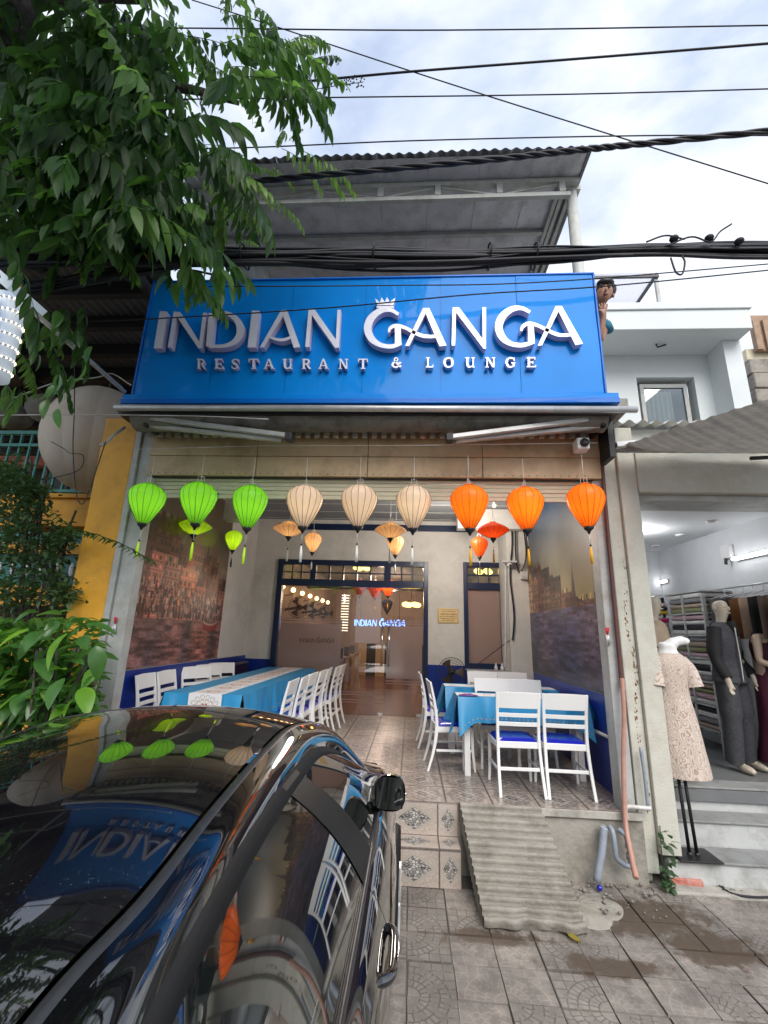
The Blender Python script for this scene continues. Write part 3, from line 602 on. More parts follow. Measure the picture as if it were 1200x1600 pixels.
# front wall piece under the step edge right (concrete) -> part of floor slab; door joinery
dj = thing('door_frame', 'navy blue timber door frame with small transom panes', 'door frame', (-1.1, YB, 0))
def dpart(mb, n_, m_, **k): return mb.build(n_, m_, dj, **k)
y0, y1 = YB-0.05, YB+0.1
for (a, b, z0, z1) in ((-2.47, -2.37, 0, 2.65), (0.22, 0.30, 0, 2.65)): dpart(MB().box(a, b, y0, y1, z0, z1), 'jamb', 'navy_frame', bevel=0.006)
dpart(MB().box(-2.37, 0.22, y0+0.004, y1, 2.55, 2.649), 'head', 'navy_frame', bevel=0.006); dpart(MB().box(-2.37, 0.22, y0+0.004, y1, 2.17, 2.29), 'rail', 'navy_frame', bevel=0.006)
groups = ((-2.37, -1.86, 3), (-1.76, -0.50, 5), (-0.38, 0.22, 3))
for a, b in ((-1.86, -1.76), (-0.50, -0.38)): dpart(MB().box(a, b, y0+0.01, y1-0.01, 2.29, 2.55), 'mullion', 'navy_frame')
for a, b, n_ in groups:
    wd = (b-a)/n_
    dpart(MB().box(a, b, y0+0.03, y1-0.03, 2.408, 2.426), 'glazing_bar', 'navy_frame')
    for i in range(n_):
        if i: dpart(MB().box(a+i*wd-0.012, a+i*wd+0.012, y0+0.032, y1-0.032, 2.29, 2.55), 'glazing_bar', 'navy_frame')
        for z0, z1 in ((2.29, 2.408), (2.426, 2.55)): dpart(MB().box(a+i*wd+0.002, a+i*wd+wd-0.002, YB+0.02, YB+0.026, z0, z1), 'pane', 'window_glass')
# glass screen: left fixed pane, sliding leaf, right leaf, each with frosted field
def leaf_door(name, x0, x1, y, label, frost, handle=None, cat='glass door'):
    t = thing(name, label, cat, ((x0+x1)/2, y, 0))
    MB().box(x0, x1, y, y+0.01, 0.02, 2.165).build('pane', 'door_glass', t)
    MB().box(x0+0.01, x1-0.01, y-0.003, y-0.0015, frost[0], frost[1]).build('frosted_film', 'frost_glass', t)
    for (z0, z1) in ((frost[1]+0.03, frost[1]+0.05), (frost[1]+0.075, frost[1]+0.09), (frost[0]-0.05, frost[0]-0.03), (frost[0]-0.09, frost[0]-0.075)): MB().box(x0+0.01, x1-0.01, y-0.003, y-0.0015, z0, z1).build('film_stripe', 'frost_glass', t)
    if handle is not None:
        h = MB()
        for X in (handle,): h.tube([(X, y-0.05, 0.82), (X, y-0.05, 1.5)], 0.014, 10); h.tube([(X, y-0.05, 1.0), (X, y+0.0, 1.0)], 0.008, 8); h.tube([(X, y-0.05, 1.34), (X, y+0.0, 1.34)], 0.008, 8)
        h.build('handle', 'chrome', t)
    MB().box((x0+x1)/2-0.05 if handle is None else x1-0.1, (x0+x1)/2+0.05 if handle is None else x1-0.02, y-0.008, y+0.018, 0.02, 0.07).build('patch_fitting', 'chrome', t)
    return t
ld1 = leaf_door('glass_panel', -2.36, -1.22, YB+0.03, 'wide fixed glass panel with frosted film left of the doorway', (0.62, 1.5), None, 'glass panel')
ld3 = leaf_door('glass_door', -1.20, -0.44, YB-0.005, 'clear glass door leaf in the middle of the doorway with long steel handle', (0.30, 0.302), -0.50)
ld2 = leaf_door('glass_door', -0.43, 0.21, YB+0.0, 'right glass door leaf with frosted film and long steel handle', (0.62, 1.5), -0.38)
# window
wf = thing('side_window', 'tall narrow navy framed window with frosted brown pane', 'window', (1.3, YB, 0.82))
for bx in ((0.93, 1.0, 0.82, 2.66), (1.57, 1.64, 0.82, 2.66), (1.0, 1.57, 0.82, 0.92), (1.0, 1.57, 2.58, 2.66), (1.0, 1.57, 2.17, 2.29)): MB().box(bx[0], bx[1], y0, y1, bx[2], bx[3]).build('frame', 'navy_frame', wf, bevel=0.005)
for i in (1, 2): MB().box(1.0+i*0.19-0.01, 1.0+i*0.19+0.01, y0+0.03, y1-0.03, 2.29, 2.58).build('glazing_bar', 'navy_frame', wf)
MB().box(1.0, 1.57, y0+0.035, y1-0.035, 2.425, 2.443).build('glazing_bar', 'navy_frame', wf)
for i in range(3):
    for z0, z1 in ((2.29, 2.425), (2.443, 2.58)): MB().box(1.0+i*0.19+0.01, 1.19+i*0.19-0.01, YB+0.02, YB+0.026, z0, z1).build('pane', 'window_glass', wf)
MB().box(1.0, 1.57, YB+0.02, YB+0.026, 0.92, 2.17).build('pane', 'frost_glass', wf)
# dining hall behind
hl = thing('dining_hall', 'dining hall behind the glass doors with tan walls and plum floor', 'room', (-0.5, 12, 0))
def hp(mb, n_, m_, **k): return mb.build(n_, m_, hl, **k)
HX0, HX1, HY = -2.75, 1.9, 15.5
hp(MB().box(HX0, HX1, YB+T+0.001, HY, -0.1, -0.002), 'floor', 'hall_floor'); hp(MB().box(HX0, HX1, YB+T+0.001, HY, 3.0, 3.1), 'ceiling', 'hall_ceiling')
hp(MB().box(HX0-0.1, HX0, YB+T+0.001, HY, 0, 3.0), 'wall', 'hall_wall'); hp(MB().box(HX1, HX1+0.1, YB+T+0.001, HY, 0, 3.0), 'wall', 'hall_wall'); hp(MB().box(HX0, HX1, HY, HY+0.1, 0, 3.0), 'wall', 'hall_wall')
hp(MB().box(HX0, HX1, YB+0.12, YB+T-0.001, 2.67, 3.42), 'lintel', 'grey_wall')
for i in range(9):
    x0 = -1.75+i*0.3; hp(MB().box(x0, x0+0.3, HY-0.03-0.002*(i % 2), HY-0.002, 0.0, 1.0), 'wall_stripe', 'stripe_black' if i % 2 else 'stripe_tan')
hp(MB().box(HX0+0.01, HX1-0.01, 11.9, 12.1, 2.45, 2.55), 'beam', 'navy_frame')
GLIGHT = []
def plight(name, loc, col, e, r=0.06):
    l = bpy.data.lights.new(name, 'POINT'); l.energy = e; l.color = col; l.shadow_soft_size = r; o = bpy.data.objects.new(name, l); C.objects.link(o); o.location = loc; return o
# ------------------------------------------------------------------ the sign
SY = 3.95
sg = thing('restaurant_sign', 'big blue illuminated fascia sign reading INDIAN GANGA RESTAURANT & LOUNGE', 'sign', (-0.5, SY, 3.55))
bl, br_, tr_, tl = at(211, 614, Y=SY), at(944, 613, Y=SY), at(926, 431, Y=SY), at(240, 440, Y=SY)
SX0, SX1, SZ0, SZ1 = -2.83, 1.80, 3.64, 4.99
nP = 6
for i in range(nP):
    a = SX0+(SX1-SX0)*i/nP; b = SX0+(SX1-SX0)*(i+1)/nP
    dy = 0.0015*math.sin(i*2.1)
    def f(u, v, a=a, b=b, i=i): return (a+0.002+(b-a-0.004)*u, SY-0.007*math.sin(math.pi*u)*math.sin(math.pi*v)*(1 if i % 2 else -0.6)-0.003*math.sin(v*9+i), SZ0+(SZ1-SZ0)*v)
    MB().grid(f, 10, 14).build('face_panel', 'sign_blue', sg)
MB().box(SX0-0.02, SX1+0.02, SY+0.012, SY+0.15, SZ0-0.1, SZ1+0.03).build('sign_box', 'sign_trim', sg, bevel=0.006)
MB().box(SX0-0.02, SX1+0.02, SY-0.014, SY+0.012, SZ1, SZ1+0.02).box(SX0-0.02, SX0-0.001, SY-0.014, SY+0.012, SZ0, SZ1-0.001).box(SX1+0.001, SX1+0.02, SY-0.014, SY+0.012, SZ0, SZ1-0.001).build('edge_trim', 'sign_trim', sg, bevel=0.005)
MB().box(SX0-0.10, SX1+0.12, SY-0.035, SY+0.16, SZ0-0.115, SZ0-0.062).build('bottom_ledge', 'sign_trim', sg, bevel=0.004); MB().box(SX0-0.10, SX1+0.12, SY-0.018, SY+0.16, SZ0-0.060, SZ0-0.004).build('bottom_ledge', 'sign_blue', sg, bevel=0.004)
LD = 0.085
def sp(px, py): p = at(px, py, Y=SY-LD); return (p.x, p.z)
def cA(x, y): return (220+x/3.243, 440+y/3.243)
def cB(x, y): return (550+x/2.927, 440+y/2.927)
def stroke_poly(pts, n=7):
    """pts (x, y, width) -> outline polygon of a tapering brush stroke"""
    q = cr(pts, n) if len(pts) > 2 else [np.array(p, float) for p in pts]; Lf, Rt = [], []
    for i, p in enumerate(q):
        d = q[min(i+1, len(q)-1)][:2]-q[max(i-1, 0)][:2]; d = d/(np.hypot(*d)+1e-9); nrm = np.array([-d[1], d[0]]); Lf.append(p[:2]+nrm*p[2]/2); Rt.append(p[:2]-nrm*p[2]/2)
    return Lf, Rt
# every letter: list of polygons ('p', pts) and strokes ('s', pts), traced in the lettering's own drawing units
BIG = {}
def L_(name, crop, *items): BIG[name] = (crop, items)
L_('I1', cA, ('p', [(97,150),(132,152),(106,338),(66,338)]))
L_('N1', cA, ('p', [(168,153),(186,158),(154,335),(137,335)]), ('p', [(165,152),(200,155),(306,322),(304,338),(292,338)]), ('p', [(316,158),(333,158),(308,338),(292,336)]))
L_('D', cA, ('p', [(345,160),(375,160),(358,330),(330,328)]), ('s', [(360,160,20),(430,160,20),(478,185,28),(502,225,36),(500,270,34),(470,308,26),(420,326,18),(345,328,16)]))
L_('I2', cA, ('p', [(563,147),(600,148),(583,334),(541,334)]))
L_('A1', cA, ('p', [(712,145),(741,145),(808,333),(775,336)]), ('p', [(711,146),(724,170),(623,334),(603,334)]), ('s', [(646,278,10),(690,293,14),(730,293,14),(786,272,12)]))
L_('N2', cA, ('p', [(850,148),(868,148),(854,332),(833,332)]), ('p', [(848,143),(882,143),(1003,315),(1003,335),(984,335)]), ('p', [(997,143),(1014,143),(1004,335),(986,330)]))
L_('G1', cB, ('s', [(213,150,15),(175,130,18),(130,134,26),(88,168,33),(72,215,35),(90,262,31),(130,290,21),(180,297,19),(226,282,16)]), ('p', [(196,200),(223,203),(226,288),(196,292)]),
   ('s', [(168,232,8),(176,212,15),(203,201,16),(245,212,15),(290,236,16),(335,250,16),(398,250,13)]))
L_('A2', cB, ('p', [(327,121),(353,121),(432,293),(400,296)]), ('p', [(326,121),(338,143),(261,294),(243,294)]))
L_('N3', cB, ('p', [(459,125),(476,128),(471,293),(456,293)]), ('p', [(459,118),(489,118),(612,284),(612,307),(602,307)]), ('p', [(597,117),(613,117),(612,300),(598,290)]))
L_('G2', cB, ('s', [(813,140,15),(775,122,18),(730,127,26),(688,160,33),(671,208,35),(688,256,31),(728,285,21),(780,291,19),(832,276,16)]), ('p', [(804,195),(830,198),(836,282),(806,287)]),
   ('s', [(773,226,8),(782,205,15),(810,191,16),(855,203,15),(905,228,16),(950,244,16),(1010,243,13)]))
L_('A3', cB, ('p', [(932,112),(959,112),(1056,284),(1022,291)]), ('p', [(931,112),(944,136),(869,291),(850,293)]))
L_('crown', cB, ('p', [(106,76),(128,97),(135,73),(150,94),(161,71),(172,94),(198,74),(190,108),(115,108)]), ('p', [(112,112),(192,112),(190,121),(115,121)]))
SMALL = {  # serif capitals on a unit box, y up
 'R': [('p',[(0.1,0),(0.3,0),(0.3,1),(0.1,1)]),('p',[(0,0),(0.42,0),(0.42,0.08),(0,0.08)]),('p',[(0,0.92),(0.3,0.92),(0.3,1),(0,1)]),('s',[(0.25,0.94,0.12),(0.6,0.93,0.14),(0.76,0.74,0.2),(0.6,0.53,0.14),(0.25,0.5,0.1)]),('p',[(0.42,0.5),(0.62,0.52),(1.0,0.0),(0.76,0.0)])],
 'E': [('p',[(0.12,0),(0.34,0),(0.34,1),(0.12,1)]),('p',[(0,0),(0.95,0),(0.95,0.1),(0,0.1)]),('p',[(0,0.9),(0.9,0.9),(0.9,1),(0,1)]),('p',[(0.34,0.45),(0.7,0.45),(0.7,0.56),(0.34,0.56)]),('p',[(0.85,0),(0.95,0),(1.0,0.28),(0.9,0.2)]),('p',[(0.8,1),(0.9,1),(0.9,0.74),(0.82,0.8)]),('p',[(0.63,0.36),(0.7,0.36),(0.7,0.66),(0.63,0.66)])],
 'S': [('s',[(0.86,0.72,0.1),(0.75,0.92,0.12),(0.45,0.95,0.12),(0.2,0.8,0.18),(0.35,0.58,0.22),(0.65,0.44,0.22),(0.82,0.24,0.18),(0.58,0.06,0.12),(0.25,0.08,0.12),(0.12,0.3,0.1)]),('p',[(0.8,0.66),(0.9,0.66),(0.9,1.0),(0.84,1.0)])],
 'T': [('p',[(0.4,0),(0.61,0),(0.61,1),(0.4,1)]),('p',[(0,0.9),(1,0.9),(1,1),(0,1)]),('p',[(0.26,0),(0.75,0),(0.75,0.08),(0.26,0.08)]),('p',[(0,0.7),(0.08,0.7),(0.12,0.95),(0,0.95)]),('p',[(0.92,0.7),(1,0.7),(1,0.95),(0.88,0.95)])],
 'A': [('p',[(0.42,1),(0.58,1),(0.98,0.03),(0.74,0.03)]),('p',[(0.42,1),(0.5,0.9),(0.17,0.03),(0.06,0.03)]),('p',[(0.24,0.3),(0.7,0.3),(0.7,0.39),(0.24,0.39)]),('p',[(-0.02,0),(0.3,0),(0.3,0.08),(-0.02,0.08)]),('p',[(0.66,0),(1.05,0),(1.05,0.08),(0.66,0.08)])],
 'U': [('s',[(0.22,1,0.22),(0.2,0.4,0.22),(0.3,0.1,0.18),(0.55,0.05,0.13),(0.78,0.2,0.12),(0.82,0.5,0.12),(0.82,1,0.12)]),('p',[(0,0.92),(0.42,0.92),(0.42,1),(0,1)]),('p',[(0.64,0.92),(0.98,0.92),(0.98,1),(0.64,1)]),('p',[(0.76,0),(0.96,0),(0.96,0.08),(0.76,0.3)])],
 'N': [('p',[(0.12,0),(0.24,0),(0.24,1),(0.12,1)]),('p',[(0.08,1),(0.3,1),(0.92,0),(0.72,0)]),('p',[(0.79,0),(0.91,0),(0.91,1),(0.79,1)]),('p',[(0,0),(0.34,0),(0.34,0.08),(0,0.08)]),('p',[(0.66,0.92),(1,0.92),(1,1),(0.66,1)]),('p',[(0,0.92),(0.25,0.92),(0.25,1),(0,1)])],
 'L': [('p',[(0.15,0),(0.38,0),(0.38,1),(0.15,1)]),('p',[(0,0),(0.95,0),(0.95,0.1),(0,0.1)]),('p',[(0,0.92),(0.52,0.92),(0.52,1),(0,1)]),('p',[(0.82,0),(0.95,0),(1,0.32),(0.9,0.24)])],
 'O': [('s',[(0.5,0.95,0.12),(0.2,0.82,0.18),(0.12,0.5,0.24),(0.22,0.16,0.18),(0.5,0.05,0.12),(0.8,0.18,0.18),(0.88,0.5,0.24),(0.8,0.84,0.18),(0.5,0.95,0.12)])],
 'G': [('s',[(0.86,0.72,0.1),(0.7,0.92,0.12),(0.42,0.94,0.14),(0.16,0.74,0.2),(0.12,0.42,0.24),(0.28,0.1,0.18),(0.6,0.05,0.12),(0.84,0.16,0.12)]),('p',[(0.72,0.1),(0.92,0.16),(0.92,0.46),(0.72,0.46)]),('p',[(0.56,0.42),(1,0.42),(1,0.5),(0.56,0.5)]),('p',[(0.82,0.66),(0.9,0.66),(0.9,1.0),(0.84,1.0)])],
 '&': [('s',[(1.0,0.04,0.2),(0.7,0.3,0.2),(0.38,0.66,0.18),(0.34,0.88,0.12),(0.52,0.97,0.1),(0.66,0.85,0.12),(0.58,0.66,0.1),(0.3,0.52,0.14),(0.12,0.28,0.2),(0.3,0.06,0.14),(0.62,0.06,0.12),(0.86,0.3,0.1),(0.9,0.48,0.1)]),('p',[(0.72,0.46),(1.05,0.46),(1.05,0.54),(0.72,0.54)])]}
def letter_mesh(items, mapf, mb_face, mb_side, fy, depth, face_t=0.004, step=0.0011):
    """items in drawing units; mapf(x, y) -> (X, Z) in a vertical plane; faces at fy, body behind it"""
    for k, (kind, pts) in enumerate(items):
        o = fy-step*(len(items)-k)
        if kind == 'p': outs = [[mapf(*p) for p in pts]]
        else:
            lf, rt = stroke_poly(pts); outs = [[mapf(*lf[i]), mapf(*lf[i+1]), mapf(*rt[i+1]), mapf(*rt[i])] for i in range(len(lf)-1)]
            q = [mapf(*p) for p in lf]+[mapf(*p) for p in rt[::-1]]
        for pl in outs:
            n_ = len(pl)
            mb_face.add([(p[0], o, p[1]) for p in pl]+[(p[0], o+face_t, p[1]) for p in pl], [tuple(range(n_)), tuple(range(2*n_-1, n_-1, -1))] if kind == 'p' else [(0,1,2,3),(7,6,5,4)])
        per = outs[0] if kind == 'p' else q; n_ = len(per)
        mb_side.add([(p[0], o+0.0005, p[1]) for p in per]+[(p[0], fy+depth, p[1]) for p in per], [(i, (i+1) % n_, n_+(i+1) % n_, n_+i) for i in range(n_)])
for nm, (crop, items) in BIG.items():
    fcb, sdb = MB(), MB(); letter_mesh(items, lambda x, y, crop=crop: sp(*crop(x, y)), fcb, sdb, SY-LD, LD-0.012)
    base = 'crown' if nm == 'crown' else 'letter'
    sd_o = sdb.build(base, 'letter_side', sg, recalc=False); fcb.build('letter_face' if base == 'letter' else 'crown_face', 'letter_face', sd_o, recalc=False)
def small_word(word, crop, xs, y0, y1):
    for ch, (xa, xb) in zip(word, xs):
        fcb, sdb = MB(), MB()
        def mp_(u, v, xa=xa, xb=xb):
            p = at(*crop(xa+(xb-xa)*u, y1+(y0-y1)*v), Y=SY-0.05); return (p.x, p.z)
        letter_mesh(SMALL[ch], mp_, fcb, sdb, SY-0.05, 0.04); so_ = sdb.build('small_letter', 'letter_side', sg, recalc=False); fcb.build('letter_face', 'letter_face', so_, recalc=False)
small_word('RESTAURANT', cA, [(285,330),(375,418),(456,499),(547,596),(624,675),(720,768),(817,863),(901,950),(1003,1050),(1102,1150)], 392, 443)
small_word('&LOUNGE', cB, [(180,224),(338,372),(418,465),(518,562),(610,655),(702,748),(798,842)], 347, 393)
# generic mapping of the wordmark into another vertical plane
def wordmark(mb, X0, Z0, wdt, hgt, Y, depth):
    for nm, (crop, items) in BIG.items():
        def mpw(x, y, crop=crop):
            px, py = crop(x, y); t = (py-485)/58.0; lx = 252+(240-252)*t; rx = 893+(912-893)*t
            return (X0+wdt*(px-lx)/(rx-lx), Z0+hgt*(545-py)/60.0)
        s2 = MB(); letter_mesh(items, mpw, mb, s2, Y, depth, step=0.0004, face_t=0.002)
mb = MB(); wordmark(mb, -1.45, 1.52, 1.30, 0.16, 11.9, 0.004)
nn = thing('neon_sign', 'glowing blue INDIAN GANGA lettering hanging in the dining hall', 'neon sign', (-0.8, 11.9, 1.5)); mb.build('lettering', 'neon_blue', nn, recalc=False)
MB().tube([(-1.3, 11.91, 1.7), (-1.3, 11.91, 2.45)], 0.006, 6).tube([(-0.3, 11.91, 1.7), (-0.3, 11.91, 2.45)], 0.006, 6).build('hanger', 'black', nn)
mb = MB(); wordmark(mb, -1.98, 1.17, 0.62, 0.075, YB+0.024, 0.001); mb.build('glass_lettering', 'wood_dark', ld1, recalc=False)
# plaque
pq = thing('wall_plaque', 'small gold plaque with engraved text on the grey wall between door and window', 'plaque', (0.65, YB-0.02, 1.6))
MB().box(0.47, 0.84, YB-0.012, YB-0.001, 1.57, 1.83).build('plate', 'gold_plaque', pq, bevel=0.004)
MB().box(0.482, 0.828, YB-0.0145, YB-0.0125, 1.812, 1.816).box(0.482, 0.828, YB-0.0145, YB-0.0125, 1.584, 1.588).box(0.482, 0.486, YB-0.0145, YB-0.0125, 1.589, 1.811).box(0.824, 0.828, YB-0.0145, YB-0.0125, 1.589, 1.811).build('border', 'ink', pq)
mb = MB(); X = 0.52
for ch in 'INDIAN GANGA':
    if ch == ' ': X += 0.018; continue
    gl_ = SMALL.get(ch) or [('p',[(0.35,0),(0.6,0),(0.6,1),(0.35,1)]),('p',[(0.2,0),(0.75,0),(0.75,0.08),(0.2,0.08)]),('p',[(0.2,0.92),(0.75,0.92),(0.75,1),(0.2,1)])]
    if ch == 'D': gl_ = [('p',[(0.12,0),(0.34,0),(0.34,1),(0.12,1)]),('s',[(0.2,0.95,0.1),(0.6,0.93,0.14),(0.88,0.5,0.22),(0.6,0.07,0.14),(0.2,0.05,0.1)])]
    letter_mesh(gl_, lambda u, v, X=X: (X+0.021*u, 1.713+0.036*v), mb, MB(), YB-0.0135, 0.001, face_t=0.0008, step=0.0002); X += 0.0245
mb.build('engraved_name', 'ink', pq, recalc=False)
mb = MB(); r = np.random.default_rng(2)
for z, a, b, hh in ((1.775,0.53,0.78,0.014),(1.682,0.51,0.80,0.014),(1.647,0.52,0.79,0.012),(1.615,0.56,0.76,0.010)):
    X = a
    while X < b: ww = 0.004+0.006*r.random(); mb.box(X, X+ww, YB-0.0142, YB-0.0125, z, z+hh*(0.6+0.4*r.random())); X += ww+0.003+(0.008 if r.random() < 0.18 else 0)
mb.build('engraved_line', 'ink', pq)

# ------------------------------------------------------------------ retracted awning below the sign
aw = thing('folding_awning', 'retracted awning below the blue sign with a long roller tube and two folding arms', 'awning', (-0.5, SY, 3.45))
TY = 3.93; a = at(180, 637, Y=TY); b = at(995, 640, Y=TY)
MB().tube([(a.x, TY, a.z), (b.x, TY, b.z)], 0.032, 14).build('roller_tube', 'alu', aw)
MB().box(XL-0.05, XR+0.02, TY+0.06, YF-0.03, 3.44, 3.47).build('canopy_board', 'dark_steel', aw)
def gut(u, v): X = XL+0.05+(XR-XL-0.1)*u; t = v*math.pi; return (X, TY+0.22-0.13*math.cos(t)+0.0, 3.44-0.10*math.sin(t)+0.004*math.sin(X*50))
MB().grid(gut, 90, 8).build('rolled_fabric', 'awning_cloth', aw)
mb = MB()
for i in range(46): X = XL+0.1+i*0.1; mb.box(X, X+0.05, TY+0.35, TY+0.40, 3.34, 3.46)
mb.build('corrugated_fringe', 'steel_grey', aw)
def arm(p, q, p2, q2, el):
    t = MB().bar(p, q, 0.05, 0.045).build('folding_arm', 'alu', aw, bevel=0.005); MB().bar(p2, q2, 0.05, 0.04).build('folding_arm', 'alu', aw, bevel=0.005); MB().box(el[0]-0.035, el[0]+0.035, el[1]-0.05, el[1]+0.05, el[2]-0.04, el[2]+0.04).build('arm_joint', 'dark_steel', aw, bevel=0.01)
YA = 4.05
def W(px, py, Y): v = at(px, py, Y=Y); return (v.x, v.y, v.z)
arm(W(236, 654, YA), W(452, 681, YA), W(236, 666, YA+0.06), W(440, 688, YA+0.06), W(452, 684, YA+0.02))
arm(W(918, 656, YA), W(705, 683, YA), W(942, 666, YA+0.06), W(712, 689, YA+0.06), W(702, 685, YA+0.02))
for px in (232, 940): x_ = W(px, 655, YA+0.04); MB().box(x_[0]-0.02, x_[0]+0.02, YA, YA+0.3, x_[2]-0.09, x_[2]+0.1).build('wall_bracket', 'black', aw)
p = W(912, 692, 4.15); cc = thing('security_camera', 'small white security camera with black lens under the right awning arm', 'camera', p)
MB().box(p[0]-0.06, p[0]+0.06, p[1], p[1]+0.14, p[2]-0.06, p[2]+0.06).build('housing', 'cloth_white', cc, bevel=0.015); MB().tube([(p[0]+0.005, p[1]+0.001, p[2]), (p[0]+0.005, p[1]-0.02, p[2])], 0.042, 16).build('lens', 'black', cc); MB().box(p[0]-0.015, p[0]+0.015, p[1]+0.141, p[1]+0.25, p[2]-0.02, p[2]+0.02).build('mount', 'dark_steel', cc)

# ------------------------------------------------------------------ high metal canopy
CZ2 = 6.9
cn = thing('roof_canopy', 'high grey corrugated metal canopy on a white truss behind the sign', 'canopy', (0, 4.2, CZ2))
cx1 = at(922, 228, Z=CZ2).x; cy0 = at(922, 228, Z=CZ2).y; cx0 = -2.95
nsh = 8; shw = (cx1-cx0)/nsh
for i in range(nsh):
    x0 = cx0+i*shw
    def cs(u, v, x0=x0): X = x0+shw*u*1.0; c_ = 0.018*math.sin(X*2*math.pi/0.125); return (X, cy0+(7.6)*v, CZ2+c_+0.006*math.sin(v*14+x0*3)+0.003*(i % 2))
    MB().grid(cs, 48, 30).build('roof_sheet', 'corr_metal', cn, recalc=False)
    MB().grid(lambda u, v, x0=x0: (x0+shw*(0.003+0.994*u), cy0+0.04+7.55*v, CZ2-0.035+0.006*math.sin(v*60+x0)*math.sin(u*9)+0.004*math.sin(v*31+u*5)), 10, 60).build('foil_underside', 'foil', cn, recalc=False)
tY = at(895, 281, Z=CZ2-0.05).y
def W2(px, py): v = at(px, py, Y=tY); return (v.x, v.y, v.z)
tz1 = W2(895, 281)[2]; tz0 = W2(880, 308)[2]; xr_ = W2(905, 290)[0]
MB().box(cx0, xr_, tY-0.04, tY+0.04, tz1-0.06, tz1).build('truss_chord', 'truss_paint', cn, bevel=0.004); MB().box(cx0, xr_-0.12, tY-0.03, tY+0.03, tz0, tz0+0.06).build('truss_chord', 'truss_paint', cn, bevel=0.004)
tx = [W2(px, 300)[0] for px in (878, 780, 684, 595, 500, 405)]
for X in tx: MB().box(X-0.035, X+0.035, tY-0.035, tY+0.035, tz0+0.061, tz1-0.061).build('truss_post', 'truss_paint', cn)
for i in range(len(tx)-1):
    a_, b_ = (tx[i]-0.05, tx[i+1]+0.05); zz = (tz1-0.07, tz0+0.07) if i % 2 == 0 else (tz0+0.07, tz1-0.07); MB().bar((a_, tY, zz[0]), (b_, tY, zz[1]), 0.022, 0.022).build('truss_diagonal', 'truss_paint', cn)
for k, py in enumerate((365, 410, 440, 462)):
    Y_ = at(700, py, Z=CZ2-0.05).y; MB().box(cx0, cx1-0.18, Y_-0.03, Y_+0.03, CZ2-0.10, CZ2-0.046).build('purlin', 'truss_paint' if k else 'steel_grey', cn)
for dx in (0.05, 0.14, 0.2): MB().box(cx1-dx-0.045, cx1-dx, tY+0.1, cy0+7.5, CZ2-0.12+0.02*dx, CZ2-0.03).build('edge_beam', 'steel_grey', cn)
MB().box(cx1-0.012, cx1+0.02, cy0, cy0+7.6, CZ2-0.06, CZ2+0.02).build('edge_flashing', 'corr_dark', cn)
pt = W2(895, 290); pb = at(905, 425, Y=tY+0.12); PX = (pt[0]+pb.x)/2
MB().tube([(PX, tY+0.1, 3.7), (PX, tY+0.1, tz1-0.08)], 0.065, 14).build('post', 'truss_paint', cn); MB().box(PX-0.12, PX+0.1, tY+0.045, tY+0.16, tz1-0.09, tz1-0.03).build('post_head', 'truss_paint', cn)
PX2 = at(598, 400, Y=6.3).x; MB().box(PX2-0.04, PX2+0.04, 6.26, 6.34, 3.7, CZ2-0.1).build('post', 'steel_grey', cn)
for px0, py0, px1, py1 in ((345, 300, 420, 440), (360, 300, 400, 440)): 
    u0 = at(px0, py0, Y=5.4); u1 = at(px1, py1, Y=5.4); MB().bar(u0, u1, 0.06, 0.06).build('brace', 'truss_paint', cn)
bp = at(595, 343, Y=5.0); bb = thing('hanging_bulb', 'unlit white bulb hanging from the canopy truss', 'bulb', bp)
MB().ball((bp.x, bp.y, bp.z), 0.045).build('globe', 'cloth_white', bb); MB().tube([(bp.x, bp.y, bp.z+0.04), (bp.x, bp.y, bp.z+0.1)], 0.02, 8).build('socket', 'cloth_white', bb); MB().tube([(bp.x, bp.y, bp.z+0.1), (bp.x, bp.y, CZ2-0.02)], 0.004, 5).build('cord', 'black', bb)

MB().box(-3.4, 2.0, 10.4, 10.6, CZ+0.27, CZ2-0.1).build('upper_wall', 'grey_wall', rs)
# ------------------------------------------------------------------ neighbour on the left: yellow house under a dark metal roof
yh = thing('yellow_house', 'yellow painted house with teal balcony rail on the left', 'house', (-4.8, 6.5, GZ))
def yp(mb, n_, m_, **k): return mb.build(n_, m_, yh, **k)
yp(MB().box(-3.40, -3.02, YF-0.02, YF+0.35, GZ, 3.6), 'column', 'yellow_paint', bevel=0.008)
yp(MB().box(-9, -3.43, 6.0, 9.5, GZ, 1.2), 'lower_wall', 'yellow_paint')
BY = 5.5
z_f1, z_f0 = at(100, 779, Y=BY).z, at(100, 822, Y=BY).z
yp(MB().box(-9, -3.43, BY, BY+0.2, z_f0, z_f1), 'balcony_fascia', 'yellow_paint', bevel=0.008); yp(MB().box(-9, -3.43, BY-0.05, BY+0.22, z_f1+0.001, z_f1+0.06), 'balcony_edge', 'yellow_paint', bevel=0.008)
yp(MB().box(-9, -3.43, BY+0.2, 9.5, z_f0+0.02, z_f0+0.2), 'balcony_slab', 'yellow_paint')
z1, z0 = at(110, 832, Y=BY+0.1).z, at(110, 850, Y=BY+0.1).z
yp(MB().box(-9, -3.43, BY+0.08, BY+0.16, z0, z1), 'teal_board', 'teal_light'); yp(MB().box(-9, -3.43, BY+0.05, BY+0.2, z0-0.14, z0-0.003), 'beam', 'yellow_paint')
yp(MB().box(-9, -3.43, BY+0.1, BY+0.14, z0-0.55, z0-0.143), 'fretwork_board', 'teal_paint'); mb = MB()
for i in range(24): X = -3.6-i*0.2; mb.ball((X, BY+0.1, z0-0.34), 0.04, 0.012, 0.09, 8, 6)
yp(mb, 'fretwork_opening', 'cloth_white'); yp(MB().box(-9, -3.43, BY+0.07, BY+0.2, z0-0.8, z0-0.553), 'beam', 'yellow_paint')
